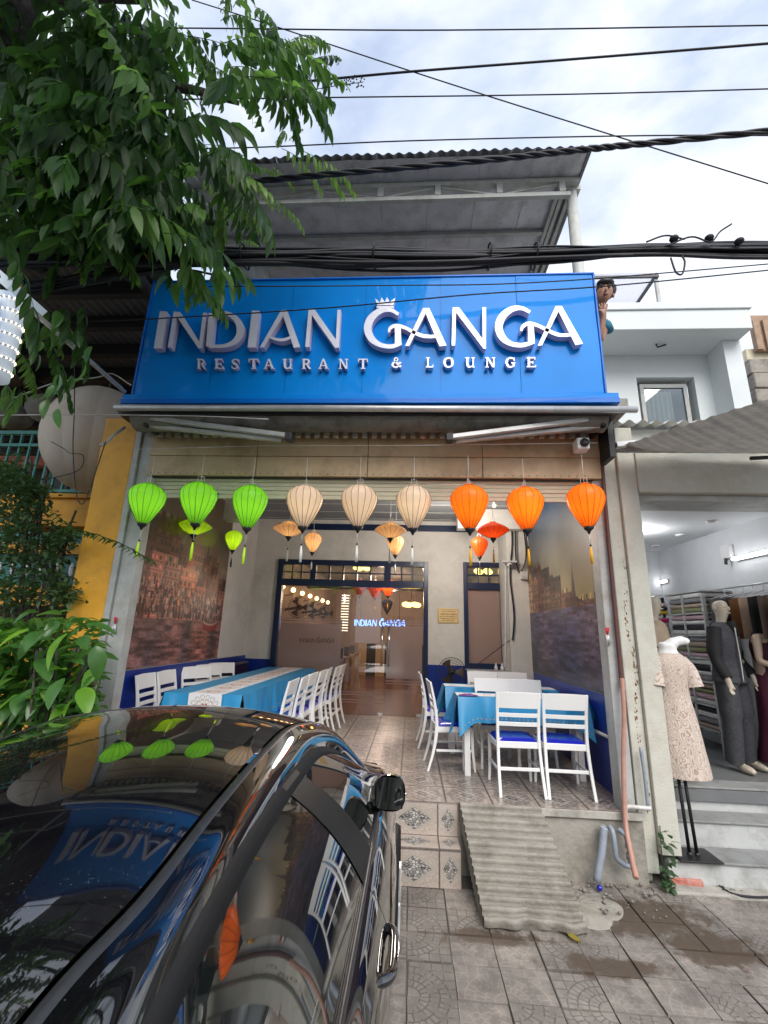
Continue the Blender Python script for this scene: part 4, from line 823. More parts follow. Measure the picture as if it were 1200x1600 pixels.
yp(MB().box(-9, -3.43, 8.6, 8.8, GZ, 5.0), 'back_wall', 'dark_interior')
rz0, rz1 = z_f1+0.1, z_f1+0.95
yp(MB().box(-9, -3.43, BY+0.04, BY+0.1, rz1, rz1+0.05).box(-9, -3.43, BY+0.05, BY+0.09, rz1-0.18, rz1-0.14).box(-9, -3.43, BY+0.04, BY+0.1, rz0, rz0+0.04), 'balcony_rail', 'teal_light')
for i in range(30): X = -3.55-i*0.15; yp(MB().box(X-0.012, X+0.012, BY+0.055, BY+0.085, rz0+0.041, rz1-0.001), 'baluster', 'teal_light')
for i, X in enumerate((-4.3, -5.3, -6.3, -7.3)): yp(MB().box(X-0.3, X+0.3, 8.5, 8.59, 3.2, 4.6), 'shutter_door', 'teal_paint'); yp(MB().box(X-0.2, X+0.2, 8.46, 8.495, 3.8, 4.45), 'door_pane', 'black')
yp(MB().box(-9, -3.43, 8.3, 8.49, 4.5, 4.7), 'wall_head', 'brick_red')
lr = thing('side_roof', 'dark corrugated metal roof on black purlins left of the blue sign', 'roof', (-5, 6, 5))
LZ = 5.15
for i in range(6):
    x0 = -9.5+i*1.12
    def ls(u, v, x0=x0): X = x0+1.12*u; return (X, 3.55+6.2*v, LZ+0.10+0.35*(1-v)*0+0.02*math.sin(X*2*math.pi/0.11))
    MB().grid(ls, 60, 6).build('roof_sheet', 'corr_dark', lr, recalc=False)
for i in range(11): Y_ = 3.6+i*0.58; MB().box(-9.5, -2.95, Y_, Y_+0.09, LZ-0.09, LZ+0.078).build('purlin', 'purlin_black', lr)
MB().box(-3.0, -2.94, 3.6, 9.7, LZ-0.22, LZ-0.091).build('rafter', 'purlin_black', lr); MB().box(-6.0, -5.9, 3.6, 9.7, LZ-0.22, LZ-0.091).build('rafter', 'purlin_black', lr)
MB().box(-2.99, -2.92, 4.6, 4.7, 3.7, LZ-0.22).build('post', 'purlin_black', lr)
# big cream fabric lantern
gc = at(150, 690, Y=5.15); gl = thing('giant_fabric_lantern', 'large round cream fabric lantern hanging beside the yellow column', 'lantern', (gc.x+0.05, 4.3, gc.z))
gx, gy, gz = gc.x+0.03, 5.15, gc.z+0.02
for k in range(12):
    def gf(u, v, k=k):
        th = 2*math.pi*(k+u)/12; ph = math.pi*(0.04+0.92*v); bul = 1+0.035*math.sin(math.pi*u); r_ = 0.60*math.sin(ph)*bul
        return (gx+r_*math.cos(th), gy+r_*math.sin(th), gz-0.70*math.cos(ph))
    MB().grid(gf, 6, 16).build('gore', 'cream_fabric', gl, recalc=False)
MB().tube([(gx, gy, gz+0.68), (gx, gy, gz+1.0)], 0.008, 6).build('hanger', 'dark_steel', gl)
for k, (px, py, Y_) in enumerate(((75, 640, 5.4), (20, 650, 5.8))):
    v = at(px, py, Y=Y_); t = thing('round_fabric_lantern', ('grey round fabric lantern hanging under the dark roof beside the cream one', 'dim round fabric lantern at the far left under the dark roof')[k], 'lantern', v)
    MB().ball((v.x, v.y, v.z), 0.26, 0.26, 0.2, 18, 10).build('shade', 'awning_cloth', t); MB().tube([(v.x, v.y, v.z+0.2), (v.x, v.y, LZ)], 0.005, 5).build('cord', 'black', t)

# ------------------------------------------------------------------ white house at the right, behind
wb = thing('white_house', 'white rendered house with recessed balcony and overhanging flat roof', 'house', (4.2, 7, GZ))
def wp(mb, n_, m_, **k): return mb.build(n_, m_, wb, **k)
FY = 6.3
def W3(px, py, Y=FY): v = at(px, py, Y=Y); return v
zt, zb = W3(1050, 474).z, W3(1050, 514).z; xr3 = W3(1173, 495).x
wp(MB().box(2.1, xr3, FY, FY+4.2, zb, zt-0.12), 'roof_slab', 'white_build', bevel=0.01); wp(MB().box(2.07, xr3+0.03, FY-0.03, FY+4.3, zt-0.12, zt-0.02), 'parapet_cap', 'white_build', bevel=0.01); wp(MB().box(2.09, xr3+0.01, FY-0.015, FY+4.2, zt-0.019, zt+0.02), 'parapet_cap', 'white_build', bevel=0.01)
sy2 = at(1050, 555, Z=zb).y; rwx = at(1148, 532, Z=zb)
BWY = max(sy2, FY+0.6)
wxa, wxb = at(1004, 600, Y=BWY).x, at(1074, 600, Y=BWY).x; wzt = at(1040, 597, Y=BWY).z
wp(MB().box(2.1, wxa-0.09, BWY, BWY+0.2, 2.9, zb-0.002), 'wall', 'white_build'); wp(MB().box(wxb+0.12, xr3-0.02, BWY, BWY+0.2, 2.9, zb-0.002), 'wall', 'white_build'); wp(MB().box(wxa-0.09, wxb+0.12, BWY, BWY+0.2, wzt+0.09, zb-0.002), 'wall', 'white_build')
WX = at(1160, 600, Y=FY+0.35).x
wp(MB().box(WX-0.22, WX+0.05, FY+0.3, BWY+0.2, 2.9, zb-0.003), 'side_wall', 'white_build')
wn = MB().box(wxa-0.02, wxa+0.04, BWY+0.06, BWY+0.12, 3.6, wzt).box(wxb-0.04, wxb+0.02, BWY+0.06, BWY+0.12, 3.6, wzt).box(wxa+0.041, wxb-0.041, BWY+0.06, BWY+0.12, wzt-0.07, wzt).build('window_frame', 'steel_grey', wb); M_ = MB().box(wxa+0.04, wxb-0.04, BWY+0.08, BWY+0.086, 3.6, wzt-0.07).build('window_pane', 'window_glass', wb)
def cu(u, v): return (wxa+0.05+(wxb-wxa-0.25)*u, BWY+0.14+0.018*math.sin(u*38), 3.6+(wzt-3.7)*v)
MB().grid(cu, 50, 2).build('curtain', 'curtain', wb); wp(MB().box(wxa, wxb+0.1, BWY+0.3, BWY+0.34, 3, zb), 'room_wall', 'dark_interior')
hk = at(1027, 541, Z=zb-0.02); wp(MB().tube([(hk.x-0.05, hk.y-0.06, zb-0.02), (hk.x, hk.y, zb-0.04), (hk.x+0.12, hk.y-0.04, zb-0.02)], 0.012, 6), 'ceiling_hook', 'black')
# rooftop clear sheet shelter on the white house
rs2 = thing('rooftop_shelter', 'small rooftop shelter of clear sheets on a grey steel frame', 'shelter', (3.0, 7, zt))
q = [at(930, 427, Y=6.6), at(1028, 425, Y=6.6)]; zf = q[1].z; xa, xb = 1.9, q[1].x; yb_ = 8.6
MB().box(xa, xb, 6.6, yb_, zf-0.02, zf-0.008).build('clear_sheet', 'clear_sheet', rs2)
for X in (xa+0.1, (xa+xb)/2, xb-0.02): MB().box(X-0.02, X+0.02, 6.6, yb_, zf-0.07, zf-0.021).build('rafter', 'dark_steel', rs2)
for Y_ in (6.6, 7.3, 8.0): MB().box(xa, xb, Y_-0.02, Y_+0.02, zf-0.11, zf-0.071).build('cross_bar', 'dark_steel', rs2)
MB().box(xb-0.05, xb, 6.62, 6.67, zt, zf-0.11).build('post', 'steel_grey', rs2)
# far right houses
fr = thing('cream_house', 'distant cream house with ribbed brown metal cladding at the right edge', 'house', (10, 12, GZ))
z_ = at(1190, 545, Y=11).z; MB().box(at(1168, 560, Y=11).x, 14, 11, 14, GZ, z_).build('wall', 'cream_wall', fr)
mb = MB(); x0 = at(1180, 520, Y=10.8).x; zz0 = at(1190, 545, Y=10.8).z; zz1 = at(1190, 500, Y=10.8).z
for i in range(16): mb.box(x0+i*0.25, x0+i*0.25+0.15, 10.8, 10.86+0.001*i, zz0, zz1+0.02*i)
mb.build('cladding_rib', 'rust_sheet', fr); MB().box(x0, 14, 10.87, 10.95, zz0, zz1+0.2).build('cladding', 'rust_sheet', fr)
ow = thing('old_wall', 'weathered dark stone wall at the right edge beside the white house', 'wall', (7, 8, GZ))
x0 = at(1178, 600, Y=8).x; r = np.random.default_rng(5); zt3 = at(1185, 560, Y=8).z
for j in range(5): MB().box(x0+0.02*(j % 2), 12, 8-0.02*(j % 2), 8.3, zt3-0.32*(j+1)+0.012, zt3-0.32*j).build('stone_course', 'old_wall', ow, bevel=0.02)
MB().box(x0+0.1, 12, 8.02, 8.3, GZ, zt3-1.6).build('wall', 'old_wall', ow)
# ------------------------------------------------------------------ right hand shop
PX0, PX1 = 1.99, 2.23
pl = thing('pillar', 'cream concrete pillar with chipped paint between restaurant and clothes shop', 'pillar', (2.1, YF+0.1, GZ))
MB().box(PX0+0.07, PX1, YF, YF+0.3, -0.3, 3.5).build('shaft', 'pillar_paint', pl, bevel=0.008)
MB().box(PX0-0.06, PX0+0.068, YF+0.04, YF+0.3, -0.45, 3.5).build('rough_edge', 'pillar_paint', pl, bevel=0.01)
MB().box(1.86, PX0+0.02, YF+0.06, YF+0.35, GZ, -0.02).build('footing', 'concrete', pl, bevel=0.02)
r = np.random.default_rng(8); mb = MB()
for k in range(150): z = 1.35+0.5*r.normal() if k % 3 else 2.2*r.random(); s_ = 0.002+0.006*r.random()**2; mb.ball((PX0+0.015+0.03*r.random()**2+0.02*math.sin(z*7), YF+0.039, max(0, z)), s_, 0.002, s_*1.8, 5, 4)
mb.build('rust_spot', 'pot_brown', pl)
shp = thing('clothes_shop', 'open fronted clothes shop with bright white interior and grey steps', 'shop', (3.4, YF, GZ))
def pp(mb, n_, m_, **k): return mb.build(n_, m_, shp, **k)
SFZ = 0.05; SX = 4.25; SCZ = 2.88; SBY = 8.0
pp(MB().box(PX1, 7, YF-0.02, YF+0.25, 2.80, 3.24), 'beam', 'pillar_paint', bevel=0.01); pp(MB().box(PX1, 7, YF+0.06, YF+0.3, 2.74, 2.797), 'shutter_guide', 'steel_grey'); pp(MB().box(PX1, 7, YF+0.31, YF+0.55, 2.76, 2.87), 'shutter_box', 'steel_grey', bevel=0.03)
pp(MB().box(PX1, 7, YF+0.26, YF+0.35, 3.24, 3.6), 'upper_wall', 'white_wall')
pp(MB().box(XR+0.17, SX, YF+0.55, SBY, SFZ-0.1, SFZ), 'floor', 'shop_floor'); pp(MB().box(PX0+0.1, SX, YF+0.6, SBY, SCZ, SCZ+0.1), 'ceiling', 'shop_wall')
pp(MB().box(SX, SX+0.12, YF+0.3, SBY, SFZ, SCZ), 'wall', 'shop_wall'); pp(MB().box(XR+0.17, SX, SBY, SBY+0.1, SFZ, SCZ), 'wall', 'shop_wall')
pp(MB().box(XR+0.165, XR+0.19, YF+0.3, SBY, SFZ, SCZ), 'wall', 'shop_wall')
pp(MB().box(2.12, 7, 4.43, 4.72, GZ-0.05, -0.35), 'step', 'shop_step', bevel=0.006); pp(MB().box(PX1+0.005, 7, 4.72, 4.98, GZ, -0.15), 'step', 'shop_step', bevel=0.006); pp(MB().box(PX1+0.005, 7, 4.98, 5.2, GZ, SFZ+0.002), 'step', 'shop_step', bevel=0.006)
for (xa_, ya_, yb2_, zt_) in ((2.12, 4.425, 4.715, -0.35), (PX1+0.005, 4.712, 4.975, -0.15), (PX1+0.005, 4.972, 5.2, SFZ+0.002)): pp(MB().box(xa_+0.002, 7, ya_-0.012, yb2_, zt_+0.001, zt_+0.018), 'tread', 'shop_tread', bevel=0.004)
pp(MB().box(2.1, 7, 4.30, 4.43, GZ-0.05, GZ+0.02), 'step_apron', 'concrete_light', bevel=0.01)
for i, (px, py) in enumerate(((1112, 815), (1064, 836), (1024, 853))):
    v = at(px, py, Z=SCZ-0.01); t = thing('downlight', ('recessed ceiling downlight nearest the shop front', 'middle recessed ceiling downlight in the shop', 'farthest recessed ceiling downlight in the shop')[i], 'downlight', v)
    MB().tube([(v.x, v.y, SCZ-0.001), (v.x, v.y, SCZ-0.02)], 0.07, 16).build('ring', 'cloth_white', t); MB().tube([(v.x, v.y, SCZ-0.0205), (v.x, v.y, SCZ-0.024)], 0.045, 16).build('lens', 'alu', t)
TX = SX-0.06
for i, (a, b) in enumerate((((1145, 876), (1215, 855)), ((1018, 913), (1040, 907)))):
    pa, pb = at(*a, X=TX), at(*b, X=TX); z = (pa.z+pb.z)/2; t = thing('tube_lamp', ('long lit fluorescent tube on the right shop wall', 'short lit fluorescent tube deep in the shop above the mannequin')[i], 'lamp', (TX, pa.y, z))
    MB().tube([(TX, pb.y, z), (TX, pa.y, z)], 0.02, 10).build('tube', 'tube_light', t); MB().box(TX+0.021, SX-0.001, pb.y, pa.y, z-0.025, z+0.025).build('batten', 'cloth_white', t)
plight('shop_lamp', (3.2, 6.4, SCZ-0.15), (1, 1, 1), 9, 0.15)
v = at(1137, 868, X=SX-0.03); fx = thing('wall_box', 'small white junction box beside the fluorescent tube', 'junction box', v); MB().box(SX-0.06, SX-0.001, v.y-0.09, v.y+0.09, v.z-0.04, v.z+0.14).build('box', 'cloth_white', fx, bevel=0.01); MB().tube([(SX-0.06, v.y, v.z-0.04), (SX-0.07, v.y, v.z-0.12)], 0.02, 8).build('plug', 'dark_steel', fx)
# metal shelving with folded cloth
sv = thing('cloth_shelving', 'grey steel shelving unit full of folded cloth in the shop', 'shelving', (3.6, 7.3, SFZ))
A0 = at(1036, 940, Y=7.2).x; A1 = SX-0.45; ztop = 2.02
for X in (A0, (A0+A1)/2, A1): MB().box(X-0.02, X+0.02, 7.2, 7.24, SFZ, ztop).build('upright', 'alu', sv)
shz = [SFZ+0.25+0.29*i for i in range(7)]
for z in shz: MB().box(A0, A1, 7.2, 7.6, z, z+0.02).build('shelf', 'alu', sv)
for Y_ in (6.3, 6.75): MB().box(SX-0.42, SX-0.38, Y_-0.02, Y_+0.02, SFZ, ztop).build('upright', 'alu', sv)
for z in shz: MB().box(SX-0.42, SX-0.02, 6.3, 7.19, z, z+0.02).build('shelf', 'alu', sv)
cols = {'white': (0.55,0.54,0.52), 'grey': (0.2,0.2,0.21), 'pink': (0.45,0.3,0.34), 'magenta': (0.45,0.01,0.12), 'mustard': (0.4,0.28,0.02), 'black': (0.02,0.02,0.025), 'tan': (0.33,0.25,0.2), 'olive': (0.2,0.2,0.1)}
for k, c in cols.items(): mat('fold_'+k, c, 0.85, var=0.12, vs=12)
clothseq = ['grey','white','pink','olive','magenta','tan','white','mustard','olive','pink','black','tan']
wid = (A1-A0)/2; ci = 0; ord_ = ['lowest', 'second', 'third', 'fourth', 'fifth', 'sixth', 'top']
for si, z in enumerate(shz[:-1]):
    for bay in range(2):
        zz = z+0.021; nf = 4 if si < 5 else 3
        for q_ in range(nf):
            c = clothseq[(ci*5+q_*3+si) % 12]
            if bay == 1 and si == 5: c = ['white', 'black', 'pink'][q_]
            if bay == 1 and si == 4: c = ['mustard', 'white', 'tan', 'magenta'][q_]
            h_ = 0.054+0.012*rng.random(); x0 = A0+bay*wid+0.05; cx = x0+(wid-0.1)/2
            t = MB().box(x0+0.01*rng.random(), x0+wid-0.1-0.02*rng.random(), 7.18+0.02*rng.random(), 7.55, zz, zz+h_-0.003).build('folded_cloth', 'fold_'+c, None, bevel=0.018)
            tag(t, '%s folded cloth, %s of its stack, %s shelf, %s bay' % (c, (('lowest', 'second from below', 'second from top', 'top') if nf == 4 else ('lowest', 'middle', 'top'))[q_], ord_[si], ('left', 'right')[bay]), 'folded cloth', 'folded cloths on the shop shelves'); zz += h_
        ci += 1
for si, z in enumerate(shz[:-1]):
    zz = z+0.021
    for q_ in range(4):
        c = ['tan', 'white', 'grey', 'pink', 'white', 'olive', 'black'][(q_*2+si) % 7]; t = MB().box(SX-0.41, SX-0.05, 6.33, 7.1, zz, zz+0.052+0.006*((q_*7+si) % 3)).build('folded_cloth', 'fold_'+c, None, bevel=0.018)
        tag(t, '%s folded cloth, %s of its stack, %s side wall shelf' % (c, ('lowest', 'second from below', 'second from top', 'top')[q_], ord_[si]), 'folded cloth', 'folded cloths on the side shelves'); zz += 0.066
# clothes rail with hangers
rl = thing('clothes_rail', 'wall rail with hanging garments behind the mannequins', 'clothes rail', (SX-0.3, 5.6, 2.0))
MB().tube([(SX-0.12, 4.9, 2.08), (SX-0.12, 7.0, 2.08)], 0.012, 8).build('rail', 'alu', rl)
for i in range(9):
    Y_ = 5.1+i*0.17; g_ = thing('hanging_garment', ['dark top', 'white top', 'brown top', 'black dress', 'pale blouse', 'rust top', 'navy top', 'grey blouse', 'cream top'][i]+' on a white hanger on the wall rail', 'garment', (SX-0.12, Y_, 2.08), 'garments on the wall rail')
    MB().tube([(SX-0.12, Y_, 2.1), (SX-0.12, Y_, 2.0), (SX-0.30, Y_, 1.94)], 0.006, 5).build('hanger', 'cloth_white', g_)
    c = ['suit_black', 'cloth_white', 'wood_dark', 'suit_black', 'mannequin_tan', 'pot_brown', 'suit_grey', 'fold_grey', 'fold_tan'][i]
    def gm(u, v, Y_=Y_): return (SX-0.32+0.30*u, Y_+0.02*math.sin(u*20+i), 1.94-0.5*v-0.06*abs(u-0.5)*(1-v))
    MB().grid(gm, 8, 6).build('cloth', c, g_)
# shop awning
sa = thing('shop_awning', 'sagging grey fabric awning on aluminium arms over the clothes shop', 'awning', (3, 4, 3.4))
c0 = at(955, 690, Y=4.35); c1 = at(1210, 616, Y=3.3); c2 = at(1210, 690, Y=4.35)
def af(u, v):
    far = Vector((1.98+2.9*u, 4.35, 3.33)); nr = Vector((1.98+2.6*u, 4.2-1.6*u**0.8, 3.42-0.18*u))
    p = far.lerp(nr, v); p.z -= 0.04*math.sin(math.pi*v)*u; p.z += 0.008*math.sin(u*40)*v; return tuple(p)
P0 = at(958, 700, Y=4.3); P1 = at(1235, 612, Y=2.9); P2 = at(1215, 690, Y=4.3)
P3 = at(1240, 690, Y=4.3)
def af(u, v):
    a_ = Vector((P0.x+(4.6-P0.x)*u, 4.3, 3.18)); b_ = Vector(P0).lerp(Vector(P1), u) ; p = a_.lerp(b_, v); p.z -= 0.03*math.sin(math.pi*v)*math.sin(math.pi*u); p.z += 0.004*math.sin(u*60)*v; return tuple(p)
MB().grid(lambda u, v: (af(u, v)[0], af(u, v)[1], af(u, v)[2]+0.003*math.sin(u*110)*(0.4+0.6*v)), 300, 10).build('fabric', 'awning_cloth', sa)
MB().bar(W(962, 696, 4.2), W(1215, 672, 4.2), 0.06, 0.05).build('arm', 'alu', sa, bevel=0.004); MB().box(P0.x-0.1, P0.x-0.05, 4.15, 4.4, 3.08, 3.5).build('bracket', 'black', sa)
MB().tube([W(1173, 716, 4.3), W(1215, 714, 4.3)], 0.02, 8).build('crank_rod', 'dark_steel', sa)
cr_ = thing('roof_sheet_strip', 'short strip of pale corrugated roofing above the pillar', 'roofing', (2.4, 4.6, 3.5))
a_ = at(957, 662, Y=4.55); b_ = at(1060, 650, Y=4.55)
def rf(u, v): X = a_.x+(1.6)*u; return (X, 4.5+1.2*v, a_.z+0.025*math.sin(X*2*math.pi/0.14)+0.25*v)
MB().grid(rf, 70, 4).build('sheet', 'white_wall', cr_, recalc=False)
# pipes and hoses by the pillar
def pipe(name, m, pts, r_, label, cat, n=10, k=6):
    o = MB().tube(cr(pts, k), r_, n).build(name, m); tag(o, label, cat); return o
def v3(px, py, Y): return tuple(at(px, py, Y=Y))
pipe('brown_pipe', 'pipe_brown', [v3(938, 690, YF-0.01), v3(952, 860, YF-0.01), v3(966, 1010, YF-0.01), v3(972, 1075, YF-0.01)], 0.018, 'thin dark brown downpipe running beside the pillar', 'pipe')
hp_ = [v3(972, 1060, YF-0.04), v3(975, 1120, YF-0.05), v3(974, 1190, YF-0.05), v3(977, 1280, YF-0.08), v3(986, 1335, 4.2), v3(994, 1372, 4.05)]
q_ = cr(hp_, 50); MB_ = MB().tube(q_, [0.019+0.0028*(1 if i % 2 else -1) for i in range(len(q_))], 10); o = MB_.build('drain_hose', 'hose_pink'); tag(o, 'ribbed pink drain hose hanging down to the muddy paving', 'hose')
pipe('waste_pipe', 'pvc_grey', [(1.60, 4.33, -0.10), (1.595, 4.33, -0.12), (1.56, 4.31, -0.25), (1.49, 4.28, -0.46)], 0.030, 'thick grey plastic waste pipe slanting down the step wall', 'pipe', 12)
wtp = thing('looped_pipe', 'bent grey plastic pipe loop on the step wall', 'pipe', (1.72, 4.3, -0.2))
MB().tube(cr([(1.655, 4.36, -0.10), (1.66, 4.32, -0.12), (1.66, 4.3, -0.20), (1.665, 4.3, -0.29), (1.70, 4.3, -0.325), (1.74, 4.3, -0.345), (1.77, 4.3, -0.33), (1.77, 4.3, -0.2), (1.75, 4.3, -0.13), (1.72, 4.34, -0.11)], 6), 0.02, 10).build('bend', 'pvc_grey', wtp)
for z in (-0.28, -0.2): MB().tube([(1.77, 4.3, z-0.02), (1.77, 4.3, z+0.02)], 0.027, 10).build('collar', 'pvc_grey', wtp)
pipe('white_pipe', 'pvc_white', [(1.80, 4.37, -0.04), (1.80, 4.37, 0.03), (1.83, 4.37, 0.05), (1.93, 4.36, 0.05), (2.0, 4.36, 0.05)], 0.017, 'white plastic elbow pipe at the foot of the shutter post', 'pipe')
pipe('supply_pipe', 'pvc_grey', [(1.985, 4.37, 0.05), (1.985, 4.37, 0.3), (1.975, 4.37, 0.5)], 0.015, 'slim blue-grey supply pipe behind the pink hose', 'pipe')
pipe('wall_pipe', 'pvc_white', [(XR-0.03, 4.75, 0.50), (XR-0.03, 5.6, 0.48), (XR-0.03, 6.5, 0.46)], 0.016, 'white pipe clipped along the blue wainscot on the right', 'pipe')
o = MB().ball((1.50, 4.26, -0.49), 0.022).build('bottle_cap', 'seat_blue'); tag(o, 'small blue plastic cap at the foot of the slanting pipe', 'cap')
# brick, dry leaf, weeds
bk = MB().box(-0.12, 0.12, -0.05, 0.05, -0.03, 0.03).build('loose_brick', 'brick_red', bevel=0.008); v = at(1070, 1376, Z=GZ+0.03); bk.location = v; bk.rotation_euler.z = -0.12; tag(bk, 'loose red brick lying at the foot of the shop steps', 'brick')
v = at(896, 1468, Z=GZ+0.01); mb = MB().grid(lambda a, b: (0.04*math.sin(math.pi*b)*(a-0.5)*1.2, 0.13*(b-0.5), 0.006+0.02*abs(a-0.5)+0.02*(b-.5)**2), 4, 8); o = mb.build('dry_leaf', 'leaf_yellow'); o.location = v; o.rotation_euler.z = 0.5; tag(o, 'dry yellow leaf on the paving below the ramp', 'leaf')
def leaf_shape(L_n, Wd, droop=0.3, fold=0.25, n=6):
    """leaf blade from the origin along +Y"""
    vs = []; fs = []
    for j in range(n+1):
        t = j/n; w_ = Wd*math.sin(math.pi*min(1, t*0.97+0.03))**0.75*(1-0.35*t); y = L_n*t; z = -droop*L_n*t*t
        vs += [(-w_/2, y, z+fold*w_/2), (0, y, z), (w_/2, y, z+fold*w_/2)]
    for j in range(n):
        b = 3*j; fs += [(b, b+1, b+4, b+3), (b+1, b+2, b+5, b+4)]
    return vs, fs
def orient(vs, loc, rot, s=1.0):
    Mx = Matrix.Translation(Vector(loc)) @ rot.to_4x4(); return [tuple(Mx @ (Vector(v)*s)) for v in vs]
from mathutils import Euler
def rot(x, y, z): return Euler((x, y, z)).to_matrix()
wd = thing('weed', 'small green weeds climbing the foot of the cream pillar', 'weed', (2.05, 4.36, GZ)); r = random.Random(3)
for k in range(46):
    t = r.random(); vs, fs = leaf_shape(0.05+0.03*r.random(), 0.045, 0.3, 0.2, 4); MB().add(orient(vs, (2.0+0.10*r.random()+0.03*t, 4.37-0.06*r.random(), GZ+0.03+0.42*t*t), rot(r.uniform(-0.6, 0.9), r.uniform(-.5, .5), r.uniform(2, 4.3))), fs, True).build('leaf', 'bush_green', wd, recalc=False)
MB().tube([(2.05, 4.38, GZ), (2.06, 4.385, GZ+0.25), (2.07, 4.385, GZ+0.44)], 0.004, 5).build('stem', 'bush_green', wd)
v = at(1140, 1395, Z=GZ); wd2 = thing('weed', 'small green tuft of weeds by a dark hose on the paving at right', 'weed', v)
for k in range(30): vs, fs = leaf_shape(0.05, 0.02, 0.5, 0.2, 3); MB().add(orient(vs, (v.x+r.uniform(-0.06, 0.06), v.y+r.uniform(-.04, .04), GZ+0.005), rot(r.uniform(0.1, 1.0), 0, r.uniform(0, 6.3))), fs, True).build('leaf', 'bush_green', wd2, recalc=False)
pipe('ground_hose', 'black_cable', [tuple(at(1112, 1372, Z=GZ+0.02)), tuple(at(1125, 1385, Z=GZ+0.02)), tuple(at(1150, 1398, Z=GZ+0.02)), tuple(at(1200, 1402, Z=GZ+0.02)), tuple(at(1240, 1395, Z=GZ+0.02))], 0.008, 'dark thin hose lying on the paving at the right edge', 'hose')
# potted plant by the steps
v = at(1062, 1272, Y=4.62); pz = -0.15; pp_ = thing('potted_plant', 'brown glazed pot with a spiky green plant behind the dress stand', 'plant', (2.38, 4.86, pz))
MB().lathe([(0.045, 0), (0.06, 0.02), (0.07, 0.12), (0.065, 0.2), (0.07, 0.21), (0.058, 0.21), (0.05, 0.19)], (2.36, 4.84, pz), 18).build('pot', 'pot_brown', pp_)
for k in range(11): vs, fs = leaf_shape(0.3, 0.03, 0.5, 0.4, 6); MB().add(orient(vs, (2.36, 4.84, pz+0.2), rot(r.uniform(0.3, 1.2), 0, r.uniform(0, 6.3))), fs, True).build('leaf', 'bush_green', pp_, recalc=False)
# red-topped bottle openers / incense holders on the posts
for k, (px, py, Y_, lab) in enumerate(((180, 975, YF-0.02, 'red flower stick in a white holder on the left shutter post'), (949, 992, YF+0.01, 'red flower stick in a metal clip on the right shutter post'))):
    v = at(px, py, Y=Y_); t = thing('incense_holder', lab, 'holder', v)
    MB().tube([(v.x+0.01, v.y, v.z-0.08), (v.x, v.y, v.z+0.0)], 0.014, 8).tube([(v.x-0.012, v.y-0.01, v.z-0.1), (v.x-0.012, v.y-0.01, v.z)], 0.006, 6).build('clip', 'alu', t)
    mb = MB(); rr = random.Random(k)
    for q in range(9): a_ = rr.uniform(-0.35, 0.35); mb.tube([(v.x, v.y-0.005, v.z-0.01), (v.x+math.sin(a_)*0.07, v.y-0.01-0.01*q/9, v.z+0.065*math.cos(a_))], [0.003, 0.006], 5)
    mb.build('red_bristle', 'red_plastic', t)

